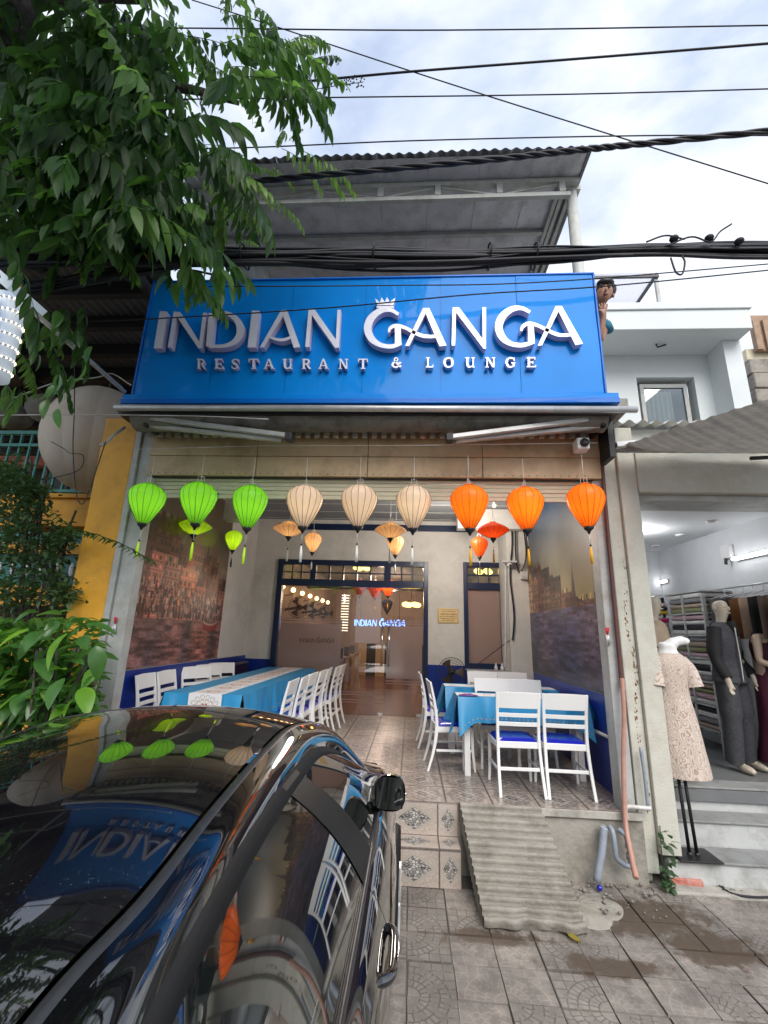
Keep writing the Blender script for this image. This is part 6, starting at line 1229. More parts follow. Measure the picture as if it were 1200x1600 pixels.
# ------------------------------------------------------------------ tables with cloths
def table(x0, x1, y0, y1, lab, legx=()):
    t = thing('dining_table', lab, 'table', ((x0+x1)/2, (y0+y1)/2, 0))
    MB().box(x0, x1, y0, y1, 0.72, 0.755).build('table_top', 'chair_white', t, bevel=0.004)
    for X in (x0+0.05, x1-0.05):
        for Y_ in (y0+0.05, y1-0.05): MB().box(X-0.03, X+0.03, Y_-0.03, Y_+0.03, 0.0, 0.72).build('leg', 'chair_white', t, bevel=0.004)
    MB().box(x0+0.06, x1-0.06, y0+0.04, y0+0.06, 0.63, 0.72).build('apron', 'chair_white', t); MB().box(x0+0.06, x1-0.06, y1-0.06, y1-0.04, 0.63, 0.72).build('apron', 'chair_white', t); return t
def cloth(x0, x1, y0, y1, drop, lab, corner=0.16, seed=0, hem=True):
    t = thing('tablecloth', lab, 'tablecloth', ((x0+x1)/2, (y0+y1)/2, 0.757)); zt_ = 0.762; r = random.Random(seed)
    MB().box(x0, x1, y0, y1, 0.757, zt_).build('top', 'cloth_blue', t)
    def side(p, q, nrm, name='drop'):
        p = Vector(p); q = Vector(q); nrm = Vector(nrm); Ln = (q-p).length; ph = [r.uniform(0, 6.28) for _ in range(4)]
        def f(u, v):
            b = p.lerp(q, u); s_ = u*Ln; wave = (0.022*math.sin(s_*9+ph[0])+0.015*math.sin(s_*25+ph[1])+0.007*math.sin(s_*47+ph[2]))*v**0.8
            e = min(u, 1-u)*Ln; flare = 0.10*max(0, 1-e/0.14)*v; dd = drop+(corner*max(0, 1-e/0.2)**1.5)
            return (b.x+nrm.x*(0.006+wave+0.02*v+flare), b.y+nrm.y*(0.006+wave+0.02*v+flare), zt_-dd*v)
        MB().grid(f, max(24, int(Ln*60)), 10).build(name, 'cloth_blue', t)
        if hem:
            mb = MB(); k = int(Ln/0.043)
            for i in range(k):
                u = (i+0.5)/k; c = Vector(f(u, 0.84)); d = (Vector(f(min(1, u+0.01), 0.84))-c).normalized(); up = Vector((0,0,1))
                n8 = 8; off = nrm*0.0025; vs = [tuple(c+off)]+[tuple(c+off+(d*math.cos(a_*math.pi/4)+up*math.sin(a_*math.pi/4))*0.013*(1 if a_ % 2 else 0.8)) for a_ in range(n8)]
                mb.add(vs, [(0, 1+a_, 1+(a_+1) % n8) for a_ in range(n8)])
            mb.build('hem_flower', 'pvc_grey', t)
    side((x0, y0, zt_), (x1, y0, zt_), (0, -1, 0)); side((x0, y1, zt_), (x1, y1, zt_), (0, 1, 0)); side((x0, y0, zt_), (x0, y1, zt_), (-1, 0, 0)); side((x1, y0, zt_), (x1, y1, zt_), (1, 0, 0))
    return t
def runner(x0, x1, y0, y1, n, lab, axis='y', drop=0.0):
    t = thing('table_runner', lab, 'table runner', ((x0+x1)/2, (y0+y1)/2, 0.764))
    for i in range(n):
        if axis == 'y': a, b = y0+(y1-y0)*i/n, y0+(y1-y0)*(i+1)/n; mb = MB().box(x0, x1, a, b, 0.763, 0.766)
        else: a, b = x0+(x1-x0)*i/n, x0+(x1-x0)*(i+1)/n; mb = MB().box(a, b, y0, y1, 0.763, 0.766)
        uvbox(mb, (0, 1)); mb.build('printed_panel', 'runner_mandala', t)
    if drop: mb = MB().box(x0, x1, y0-0.034, y0-0.030, 0.766-drop, 0.7665); uvbox(mb, (0, 2)); mb.build('printed_panel', 'runner_mandala', t); MB().box(x0, x1, y0-0.034, y0+0.001, 0.7665, 0.7685).build('runner_fold', 'cloth_white', t)
    return t
for i in range(4): table(-2.36, -1.66, 4.66+i*0.82, 5.46+i*0.82, ['nearest', 'second', 'third', 'farthest'][i]+' white table of the long row under the blue cloth')
cloth(-2.40, -1.62, 4.60, 7.98, 0.30, 'long blue cloth over the row of tables on the left', seed=1)
runner(-2.14, -1.81, 4.60, 7.96, 11, 'white runner with round mandala prints along the long left table', drop=0.30)
table(0.55, 1.80, 5.16, 5.44+0.0, 'front right white table under a blue cloth'); cloth(0.50, 1.84, 5.12, 5.62-0.1, 0.24, 'blue cloth with a silver flower hem on the front right table', seed=2, corner=0.13)
runner(0.50, 1.84, 5.22, 5.42, 6, 'patterned white runner on the front right table', 'x')
table(0.47, 1.76, 6.02, 6.36, 'rear right white table under a blue cloth'); cloth(0.43, 1.80, 5.98, 6.40, 0.24, 'blue cloth on the rear right table', seed=4, corner=0.13)
runner(0.43, 1.80, 6.08, 6.28, 6, 'patterned white runner on the rear right table', 'x')
pn = thing('purple_napkin', 'crumpled purple napkin on the corner of the front right table', 'napkin', (0.6, 5.2, 0.765))
def nf(u, v): return (0.52+0.2*u, 5.13+0.1*v, 0.768+0.02*abs(math.sin(u*9+v*4))*math.sin(math.pi*u)*math.sin(math.pi*v)+0.004)
MB().grid(nf, 20, 10).build('cloth', 'purple_cloth', pn)
# counter and fan at the back right
ct = thing('side_counter', 'low grey counter against the back wall right of the fan', 'counter', (1.3, 7.95, 0)); MB().box(0.96, XR-0.35, 7.9, 8.22, 0, 0.80).build('body', 'steel_grey', ct, bevel=0.01); MB().box(0.93, XR-0.34, 7.86, 8.24, 0.801, 0.83).build('top', 'alu', ct, bevel=0.005)
for k, X in enumerate((1.42, 1.52)):
    t = MB().lathe([(0.001, 0), (0.028, 0), (0.03, 0.05), (0.012, 0.09), (0.02, 0.10), (0.001, 0.12)], (X, 8.0, 0.83), 12).build('salt_shaker', 'cloth_white'); tag(t, ('left', 'right')[k]+' small white shaker on the grey counter at the back', 'shaker')
def fan(c, R0, lab, wall=False):
    t = thing('fan', lab, 'fan', c); cx, cy, cz = c
    mb = MB()
    for q in range(5): rr = R0*(0.3+0.7*q/4); mb.tube([(cx+rr*math.cos(a*math.pi/16), cy-0.07*(1-(rr/R0)**2), cz+rr*math.sin(a*math.pi/16)) for a in range(33)], 0.003 if q < 4 else 0.006, 5, cap=False)
    for a in range(28): th = a*math.pi/14; mb.tube([(cx+R0*f_*math.cos(th), cy-0.07*(1-f_*f_), cz+R0*f_*math.sin(th)) for f_ in (0.12, 0.5, 0.8, 1)], 0.0016, 4, cap=False)
    mb.build('grille', 'dark_steel', t); mb = MB()
    for a in range(3):
        def bl(u, v, a=a): th = a*2.094+(u-0.5)*0.9*(0.5+0.5*v); rr = R0*(0.15+0.72*v); return (cx+rr*math.cos(th), cy+0.03+0.03*(u-0.5), cz+rr*math.sin(th))
        MB().grid(bl, 6, 6).build('blade', 'wood_dark', t)
    MB().ball((cx, cy, cz), 0.045, 0.06, 0.045).build('hub', 'black', t); MB().tube([(cx, cy+0.02, cz), (cx, cy+0.17, cz)], 0.06, 12).build('motor', 'black', t)
    if not wall: MB().tube([(cx, cy+0.1, cz-0.05), (cx, cy+0.1, 0.03)], 0.018, 8).build('pole', 'dark_steel', t); MB().tube([(cx, cy+0.1, 0.001), (cx, cy+0.1, 0.035)], 0.2, 20).build('base', 'black', t)
    else: MB().bar((cx, cy+0.15, cz), (HX0+0.01, cy+0.2, cz-0.05), 0.04, 0.05).build('wall_arm', 'black', t)
    return t
v = at(706, 1050, Y=7.85); fan((v.x, 7.85, v.z), 0.225, 'black standing fan with a round wire grille beside the doorway')
# wall clutter by the pier: cables, socket, pipes
def cable(name, m, pts, r_, label, k=8, n=6, cat='cable', group=None):
    o = MB().tube(cr(pts, k), r_, n).build(name, m); tag(o, label, cat, group); return o
PY = YB-0.77
cable('wall_cable', 'black_cable', [v3(799, 800, PY), v3(800, 850, PY), v3(797, 900, PY), v3(803, 960, PY), v3(801, 1000, PY)], 0.012, 'knotted black cable running down the grey pier')
cable('wall_cable', 'black_cable', [v3(818, 820, PY-0.02), v3(822, 870, PY-0.02), v3(812, 895, PY-0.02), v3(806, 870, PY-0.02), v3(805, 820, PY-0.02)], 0.012, 'looped black cable hanging on the grey pier')
cable('wall_cable', 'black_cable', [v3(800, 998, PY), v3(770, 1020, YB-0.06), v3(740, 1043, YB-0.06)], 0.006, 'thin black cable sagging across the side window')
cable('wall_conduit', 'pvc_white', [v3(790, 880, PY), v3(790, 1000, PY), v3(789, 1045, PY)], 0.014, 'white conduit running down the edge of the grey pier', cat='conduit')
v = at(797, 882, Y=PY-0.08); sc2 = thing('dome_camera', 'white dome camera under a shelf on the grey pier', 'camera', v); MB().box(v.x-0.12, v.x+0.1, PY-0.12, PY-0.001, v.z+0.03, v.z+0.06).build('bracket', 'pvc_white', sc2); MB().ball((v.x, PY-0.06, v.z+0.0), 0.045).build('dome', 'cloth_white', sc2); MB().ball((v.x, PY-0.09, v.z-0.015), 0.022).build('lens', 'black', sc2)
v = at(818, 900, Y=PY); o = MB().box(v.x-0.06, v.x+0.06, PY-0.05, PY-0.001, v.z-0.06, v.z+0.07).build('junction_box', 'pvc_white', bevel=0.01); tag(o, 'square white junction box on the grey pier', 'junction box')
v = at(569, 823, Y=6.0)
for k, (px, py) in enumerate(((772, 790),)):
    v = at(px, py, Y=6.4); t = thing('ceiling_bulb', 'small lit warm bulb on the terrace ceiling behind the orange lanterns', 'bulb', v); MB().ball(tuple(v), 0.025).build('globe', 'bulb_warm', t); plight('terrace_fill', (v.x-0.6, v.y-0.1, v.z-0.35), (1, 0.92, 0.82), 60, 0.35); MB().tube([(v.x, v.y, v.z+0.02), (v.x, v.y, CZ-0.001)], 0.012, 8).build('socket', 'cloth_white', t)  # unseen point light beside the small bulb, added to brighten the terrace
# ------------------------------------------------------------------ inside the hall: sconces, fans, booths, chandeliers
for i in range(7):
    Y_ = 9.0+i*0.85; z = 2.15; t = thing('wall_sconce', ['nearest', 'second', 'third', 'fourth', 'fifth', 'sixth', 'farthest'][i]+' warm globe sconce on the tan hall wall', 'wall lamp', (HX0+0.1, Y_, z), 'globe sconces on the hall wall')
    MB().tube([(HX0+0.001, Y_, z-0.05), (HX0+0.15, Y_, z-0.03), (HX0+0.17, Y_, z+0.03)], 0.01, 6).build('bracket', 'black', t); MB().ball((HX0+0.17, Y_, z+0.07), 0.05).build('globe', 'bulb_warm', t)
for i in range(3): fan((HX0+0.35, 9.7+i*1.6, 1.85), 0.22, ['nearest', 'middle', 'farthest'][i]+' round wall fan in the dining hall', True)
for i in range(4):
    Y_ = 10.6+i*1.15; t = thing('booth_table', ['nearest', 'second', 'third', 'farthest'][i]+' dark wooden table with chairs along the hall wall', 'table', (-2.0, Y_, 0), 'wooden tables in the dining hall')
    MB().box(-2.5, -1.55, Y_-0.35, Y_+0.35, 0.72, 0.76).build('table_top', 'wood_tan', t, bevel=0.004); MB().box(-1.6, -1.56, Y_-0.33, Y_+0.33, 0, 0.72).build('side_panel', 'wood_tan', t); MB().box(-1.75, -1.62, Y_-0.55, Y_-0.42, 0.42, 0.98).build('booth_back', 'wood_dark', t); MB().box(-2.3, -1.62, Y_-0.55, Y_-0.36, 0.0, 0.42).build('booth_seat', 'wood_dark', t)
for i, (px, py, Y_) in enumerate(((565, 888, 11.0), (643, 945, 10.0), (755, 893, 9.6))):
    v = at(px, py, Y=Y_); t = thing('chandelier', ['yellow glass ceiling lamp seen through the transom panes', 'brass chandelier with yellow glass shades seen through the right door', 'yellow lamp seen through the window transom'][i], 'chandelier', v)
    for a in range(4): th = a*1.57+0.5; MB().ball((v.x+0.14*math.cos(th), v.y+0.14*math.sin(th), v.z), 0.085, 0.085, 0.055, 14, 8).build('shade', 'bulb_yellow', t)
    mb = MB()
    for a in range(4): th = a*1.57+0.5; mb.tube([(v.x, v.y, v.z+0.12), (v.x+0.14*math.cos(th), v.y+0.14*math.sin(th), v.z+0.05)], 0.008, 5)
    mb.tube([(v.x, v.y, v.z+0.1), (v.x, v.y, 3.0)], 0.01, 6); mb.build('stem', 'wood_dark', t)
plight('hall_lamp', (-0.6, 10.2, 2.5), (1, 0.72, 0.5), 60, 0.15); plight('hall_lamp', (-0.6, 13.2, 2.3), (1, 0.75, 0.55), 50, 0.15)
ls_ = thing('light_strip_sign', 'white ladder-like light strip hanging inside left of the glass door', 'lit strip', (-1.6, 10.8, 2.0)); mb = MB()
v = at(540, 930, Y=10.8); v2 = at(536, 985, Y=10.8)
for i in range(14): z = v.z+(v2.z-v.z)*i/13; mb.box(v.x-0.09, v.x+0.09, 10.8, 10.82, z-0.012, z+0.006)
mb.build('strip', 'led_white', ls_); MB().box(v.x+0.091, v.x+0.11, 10.8, 10.82, v2.z, v.z+0.05).build('frame', 'steel_grey', ls_)
# ------------------------------------------------------------------ overhead cables
CY = 2.7
def wpt(px, py, Y=CY): return tuple(at(px, py, Y=Y))
bd = thing('cable_bundle', 'thick sagging bundle of black telephone cables crossing in front of the sign', 'cable bundle', wpt(600, 400)); r = random.Random(21)
for k in range(40):
    oy = r.uniform(-0.06, 0.06); o_ = r.uniform(-13, 13); lo = k % 4 == 0
    pts = []
    for i, px in enumerate((-120, 60, 240, 420, 560, 700, 860, 1020, 1150, 1330)):
        base = [405, 398, 400, 401, 402, 402, 397, 390, 391, 392][i]; sag = (o_*[1.3, 1.2, 1.1, 0.8, 1.0, 0.8, 0.6, 0.55, 0.8, 1.0][i])+r.uniform(-3, 3)+(10*math.sin(i*0.9+k) if lo and 3 < i < 7 else 0)
        pts.append(wpt(px, base+sag, CY+oy+r.uniform(-0.02, 0.02)))
    MB().tube(cr(pts, 7), r.choice([0.007, 0.010, 0.013]), 6).build('cable', 'black_cable', bd)
for px, c in ((764, 'black_cable'), (835, 'black_cable'), (382, 'black_cable'), (585, 'black_cable')): v = wpt(px, 401); MB().tube([(v[0]+0.004*math.sin(a), v[1]+0.10*math.cos(a*math.pi/8), v[2]+0.075*math.sin(a*math.pi/8)) for a in range(17)], 0.007, 6).build('cable_tie', c, bd)
v = wpt(240, 398); MB().tube([(v[0]+0.02*math.cos(a*.4), v[1]+0.12*math.cos(a*math.pi/8), v[2]+0.09*math.sin(a*math.pi/8)) for a in range(17)], 0.006, 6).build('yellow_tie', 'wood_tan', bd)
b2 = thing('cable_bundle', 'lower branch of black cables drooping at the upper left below the main bundle', 'cable bundle', wpt(120, 440))
for k in range(18):
    o_ = r.uniform(-12, 12); pts = [wpt(px, py+o_*s_+r.uniform(-3, 3), CY+0.1+r.uniform(-.05, .05)) for px, py, s_ in ((-120, 470, 1.5), (60, 448, 1), (160, 432, 0.8), (250, 415, 0.7), (330, 402, 0.6), (420, 400, 0.4))]
    MB().tube(cr(pts, 6), r.choice([0.007, 0.011]), 6).build('cable', 'black_cable', b2)
# knots on the right
kn = thing('cable_splice', 'tangled cable splices with loose wire ends on the bundle at the right', 'cable splice', wpt(1060, 385))
for px, py in ((1053, 373), (1108, 372), (1155, 377)): v = wpt(px, py, CY-0.1); MB().ball(v, 0.03, 0.03, 0.022, 10, 6).build('splice', 'black_cable', kn)
for pts in ([(1040,385),(1080,370),(1110,378),(1125,362),(1143,350)], [(1048,403),(1056,425),(1066,428),(1070,410),(1066,400)], [(1010,378),(1040,368),(1070,374)]): MB().tube(cr([wpt(x, y, CY-0.1) for x, y in pts], 6), 0.006, 6).build('loose_wire', 'black_cable', kn)
lines = [([(-100,42),(300,44),(700,47),(1300,38)],0.0065,3.0,'black_cable','topmost straight black wire across the sky'),
 ([(470,128),(640,112),(900,92),(1300,60)],0.011,3.0,'black_cable','thicker black wire rising to the right below the topmost wire'),
 ([(-100,158),(300,155),(540,152),(900,147),(1300,136)],0.006,3.0,'black_cable','thin black wire third from the top of the sky'),
 ([(-100,234),(330,232),(640,220),(1000,212),(1300,212)],0.006,3.1,'black_cable','thin black wire passing just above the metal canopy edge'),
 ([(300,0),(420,38),(700,130),(960,212),(1300,318)],0.006,3.2,'black_cable','thin black wire slanting down to the right across the sky'),
 ([(-50,508),(200,500),(500,482),(740,460),(960,446),(1300,412)],0.005,3.0,'black_cable','thin black wire crossing in front of the sign lettering'),
 ([(300,448),(600,446),(860,440),(1300,404)],0.0045,3.0,'black_cable','very thin wire along the top edge of the sign'),
 ([(-50,650),(100,648),(300,650),(420,655)],0.004,3.4,'alu','thin pale wire below the dark side roof'),
 ([(100,490),(115,560),(116,640),(114,700),(118,760),(124,785),(136,776),(165,690)],0.005,3.9,'black_cable','black wire looping down over the giant fabric lantern'),
 ([(80,690),(98,700),(110,708),(130,712),(122,735),(70,750)],0.004,3.9,'black_cable','thin wire squiggle in front of the giant fabric lantern'),
 ([(-20,640),(80,600),(150,590),(175,584),(205,602)],0.005,3.5,'alu','pale guy wire ending at the lower left corner of the sign')]
for pts, r_, Y_, m_, lab in lines: cable('overhead_wire', m_, [wpt(x, y, Y_) for x, y in pts], r_, lab, cat='wire')
tw = thing('twisted_cable', 'thick twisted black power cable rising to the right in front of the canopy', 'cable', wpt(900, 240)); base = cr([wpt(380, 285, 3.0), wpt(540, 270, 3.0), wpt(760, 250, 3.0), wpt(900, 235, 3.0), wpt(1020, 223, 3.0), wpt(1300, 195, 3.0)], 30)
for s_ in range(3): MB().tube([(p[0], p[1]+0.014*math.cos(i*0.35+s_*2.09), p[2]+0.014*math.sin(i*0.35+s_*2.09)) for i, p in enumerate(base)], 0.013, 6).build('strand', 'black_cable', tw)
a_, b_ = Vector(wpt(42, 478, 2.6)), Vector(wpt(195, 612, 3.85)); o = MB().tube([a_, b_], 0.02, 8).build('guy_pipe', 'alu'); tag(o, 'long grey pipe running from the lit box sign to the corner of the blue sign', 'pipe')
o = MB().tube(cr([v3(195, 668, 4.2), v3(178, 680, 4.1), v3(166, 692, 4.05), v3(158, 695, 4.0)], 5), 0.015, 8).build('bent_pipe', 'alu'); tag(o, 'short bent grey pipe end in front of the giant lantern', 'pipe')
# lit box sign with led strips at the left edge
lb = thing('lit_box_sign', 'white lit box sign with spiral led strips and a mirrored ball at the left edge', 'light box', wpt(20, 500, 2.5))
q = [at(-8, 428, Y=2.5), at(44, 470, Y=2.5)]
c_ = at(8, 520, Y=2.62); axis = (at(25, 455, Y=2.55)-at(-5, 600, Y=2.7)); 
top = at(18, 468, Y=2.6); bot = at(-14, 590, Y=2.6); R1 = 0.10
MB().tube([bot, top], [R1, R1], 24).build('cylinder', 'box_white', lb)
dirn = (Vector(top)-Vector(bot)); Ln = dirn.length; dirn.normalize(); u_ = dirn.cross(Vector((0,1,0))).normalized(); w_ = dirn.cross(u_)
pts = [Vector(bot)+dirn*(Ln*i/160)+(u_*math.cos(i*0.27)+w_*math.sin(i*0.27))*(R1+0.006) for i in range(160)]
mb = MB(); mb2 = MB().tube(pts, 0.004, 5)
for i in range(0, 160): mb.ball(tuple(pts[i]), 0.0065, nu=6, nv=4)
mb.build('led_strip', 'led_white', lb); mb2.build('strip_backing', 'alu', lb)
tp = [at(-40, 432, Y=2.45), at(8, 425, Y=2.45), at(46, 462, Y=2.55), at(40, 478, Y=2.55), at(-40, 440, Y=2.5)]
pa, pb = Vector(at(-30, 405, Y=2.6)), Vector(at(44, 470, Y=2.6)); MB().bar(pa, pb, 0.30, 0.07, up=(0.6, 0, 0.8)).build('lid', 'box_white', lb, bevel=0.006)
MB().bar(at(-20, 455, Y=2.44), at(-28, 560, Y=2.44), 0.16, 0.02).build('blue_panel', 'sign_blue', lb)
v = at(28, 437, Y=2.66); MB().ball(tuple(v), 0.045).build('mirror_ball', 'ball_mirror', lb); MB().tube([tuple(v), (v.x+0.02, v.y, v.z-0.07)], [0.02, 0.03], 10).build('ball_collar', 'brass', lb)

# ------------------------------------------------------------------ plants at the left
def leafmesh(L_n, Wd, droop, fold, n, m, name='leaf'):
    vs, fs = leaf_shape(L_n, Wd, droop, fold, n); o = MB().add(vs, fs, True).build(name, m, recalc=False); me = o.data; bpy.data.objects.remove(o); return me
plt = thing('broadleaf_plant', 'bushy green plant with broad glossy leaves beside the car roof at the left', 'plant', (-2.75, 3.5, GZ)); r = random.Random(17)
big = [leafmesh(0.20, 0.13, dr_, 0.35, 7, m) for dr_, m in ((0.25, 'leaf_big'), (0.5, 'leaf_big'), (0.35, 'leaf_big_bright'), (0.15, 'leaf_big'))]
for k in range(260):
    px, py = r.uniform(-40, 155), r.uniform(955, 1140)
    if px > 100 and py < 985: continue
    Y_ = r.uniform(3.3, 3.85); v = at(px, py, Y=Y_); me = big[r.choice([0, 0, 1, 1, 3, 3, 2])]
    o = bpy.data.objects.new('leaf', me); C.objects.link(o); o.parent = plt; o.location = v-plt.location; o.rotation_euler = (r.uniform(-0.9, 0.5), r.uniform(-.5, .5), r.uniform(1.3, 5.0)); s_ = r.uniform(0.55, 0.9); o.scale = (s_,)*3
for px, py, dz_, rz_, s_, mi in ((70, 985, 0.25, 3.3, 1.25, 0), (105, 990, -0.3, 2.6, 1.3, 2), (135, 975, 0.4, 5.0, 1.1, 3), (45, 985, 0.2, 2.4, 1.1, 2), (150, 1010, -.5, 3.9, 1.1, 1), (60, 1030, .1, 4.2, 1.1, 0), (20, 1060, 0, 2.2, 1.1, 0), (100, 1060, -.2, 3.0, 1.1, 0), (130, 1075, 0.1, 3.9, 1.1, 2)):
    v = at(px, py, Y=3.25); o = bpy.data.objects.new('leaf', big[mi]); C.objects.link(o); o.parent = plt; o.location = v-plt.location; o.rotation_euler = (dz_-0.6, 0.2, rz_); o.scale = (s_,)*3
mb = MB()
for k in range(16): x_, y_ = r.uniform(-3.0, -2.55), r.uniform(3.3, 3.8); mb.tube(cr([(x_, y_, GZ), (x_+r.uniform(-.1, .1), y_, 0.5), (x_+r.uniform(-.2, .2), y_+r.uniform(-.1, .1), 1.2)], 5), 0.008, 5)
mb.build('stem', 'bark', plt)
MB().lathe([(0.001, 0), (0.2, 0), (0.28, 0.35), (0.3, 0.36), (0.26, 0.37), (0.24, 0.3), (0.001, 0.3)], (-2.8, 3.55, GZ), 20).build('pot', 'concrete', plt)
mb = MB()
for k in range(1900):
    v = at(r.uniform(-60, 155), r.uniform(965, 1200), Y=r.uniform(3.6, 4.1)); vs, fs = leaf_shape(0.11, 0.07, 0.3, 0.3, 4); mb.add(orient(vs, v, rot(r.uniform(-0.8, 0.6), r.uniform(-.6, .6), r.uniform(0, 6.28))), fs, True)
o = mb.build('undergrowth', 'leaf_big', plt, recalc=False); o['kind'] = 'stuff'
bs = thing('shrub', 'tall dense small-leaved shrub in front of the yellow balcony at the left', 'shrub', (-3.7, 4.6, GZ))
def cluster(mb, region, n, Yr, lf, r, rx=(-0.9, 0.9)):
    for k in range(n):
        px, py = region(r); v = at(px, py, Y=r.uniform(*Yr)); vs, fs = lf; s_ = r.uniform(0.7, 1.25); mb.add(orient(vs, v, rot(r.uniform(*rx), r.uniform(-.7, .7), r.uniform(0, 6.28)), s_), fs, True)
centers = [(10, 745, 55, 35), (35, 800, 50, 40), (20, 850, 60, 50), (70, 875, 50, 38), (15, 925, 70, 30), (95, 840, 30, 16), (100, 925, 35, 25), (-20, 800, 70, 90), (50, 765, 30, 16)]
def reg(r): c = r.choice(centers); return c[0]+r.gauss(0, c[2]*0.42), c[1]+r.gauss(0, c[3]*0.48)
sm_leaf = leaf_shape(0.075, 0.045, 0.3, 0.3, 3); mb = MB(); cluster(mb, reg, 3600, (4.1, 5.0), sm_leaf, r); mb.build('foliage', 'bush_green', bs, recalc=False)
mb = MB()
for k in range(14): x_ = r.uniform(-4.4, -3.4); mb.tube(cr([(x_, 4.6, GZ), (x_+r.uniform(-.2, .2), 4.6, 1.0), (x_+r.uniform(-.4, .3), 4.5, 2.2+r.random())], 5), 0.012, 5)
mb.build('branch', 'bark', bs)
# long twig reaching past the column
tg = cr([wpt(60, 780, 4.2), wpt(110, 822, 4.1), wpt(150, 835, 4.0), wpt(190, 850, 3.95), wpt(238, 876, 3.9)], 8); mb = MB().tube(tg, 0.004, 5)
for i, p in enumerate(tg):
    for s_ in (-1, 1): vs, fs = leaf_shape(0.075, 0.04, 0.4, 0.2, 3); mb.add(orient(vs, p, rot(r.uniform(-0.6, 0.2), 0, s_*r.uniform(1.2, 2.2)+r.uniform(-.3, .3))), fs, True)
mb.build('twig', 'leaf_dark', bs, recalc=False)

# ------------------------------------------------------------------ street tree over the street at upper left
tree = thing('street_tree', 'large street tree with long drooping compound leaves reaching over from the left', 'tree', (-3.75, 2.3, GZ)); r = random.Random(5)
tk = [(-3.9, 2.2, GZ-0.05), (-3.85, 2.2, 1.0), (-3.75, 2.25, 2.6), (-3.62, 2.3, 4.2), (-3.55, 2.35, 5.6), (-3.35, 2.4, 7.0), (-3.2, 2.4, 9.0)]
q = cr(tk, 8); MB().tube(q, [0.30-0.0035*i+0.02*math.sin(i*1.3) for i in range(len(q))], 20).build('trunk', 'bark', tree)
limbs = [[(-3.55, 2.35, 5.3), (-2.9, 2.5, 5.6), (-2.0, 2.6, 5.7), (-1.5, 2.7, 5.65)], [(-3.5, 2.3, 5.8), (-2.8, 1.9, 6.5), (-2.2, 1.5, 7.0)], [(-3.6, 2.3, 4.5), (-3.0, 2.6, 4.7), (-2.2, 2.9, 4.7), (-1.6, 3.0, 4.72)], [(-3.6, 2.3, 4.9), (-3.3, 1.4, 5.6), (-2.6, 0.2, 6.3)],
         [(-3.4, 2.4, 6.5), (-3.0, 2.6, 6.9), (-2.6, 2.7, 7.0)], [(-3.65, 2.3, 4.0), (-3.1, 2.7, 4.1), (-2.8, 2.9, 4.05)], [(-3.3, 2.4, 7.5), (-4.2, 1.2, 8.5), (-5, 0, 9)], [(-3.4, 2.4, 7.0), (-2.2, 0.5, 8.0), (-1.0, -1.2, 8.4)]]
for lm in limbs: q = cr(lm, 6); MB().tube(q, [0.075-0.06*i/len(q) for i in range(len(q))], 9).build('limb', 'bark', tree)
# compound leaf: rachis with drooping leaflets
def compound(L_n, nl, lw, ll, seed, m, droop=0.55):
    rr = random.Random(seed); mb = MB(); mid = []
    for i in range(nl+1): t_ = i/nl; mid.append(Vector((0, L_n*(t_-0.12*t_*t_), -droop*L_n*t_*t_)))
    mb.tube(mid, [0.004-0.0025*i/nl for i in range(nl+1)], 4)
    for i in range(1, nl+1):
        for s_ in (-1, 1):
            vs, fs = leaf_shape(ll*(0.75+0.4*math.sin(math.pi*i/nl))*rr.uniform(0.85, 1.1), lw*rr.uniform(0.85, 1.15), 0.3, 0.25, 4)
            yaw = -s_*(1.15-0.55*i/nl)+rr.uniform(-0.15, 0.15); mb.add(orient(vs, mid[i], rot(-0.95+rr.uniform(-0.4, 0.25), s_*0.2, yaw)), fs, True)
    o = mb.build('compound_leaf', m, recalc=False); me = o.data; bpy.data.objects.remove(o); return me
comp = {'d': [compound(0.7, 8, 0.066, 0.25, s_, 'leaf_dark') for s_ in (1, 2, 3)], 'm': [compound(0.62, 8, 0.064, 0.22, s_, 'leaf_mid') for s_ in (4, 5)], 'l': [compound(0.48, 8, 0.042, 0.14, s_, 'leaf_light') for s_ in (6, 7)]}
nleaf = 0
def put_leaf(v, kind, rx, rz, s_):
    global nleaf
    o = bpy.data.objects.new('compound_leaf', r.choice(comp[kind])); C.objects.link(o); o.parent = tree; o.location = Vector(v)-tree.location; o.rotation_euler = (rx, r.uniform(-.3, .3), rz); o.scale = (s_,)*3; nleaf += 1
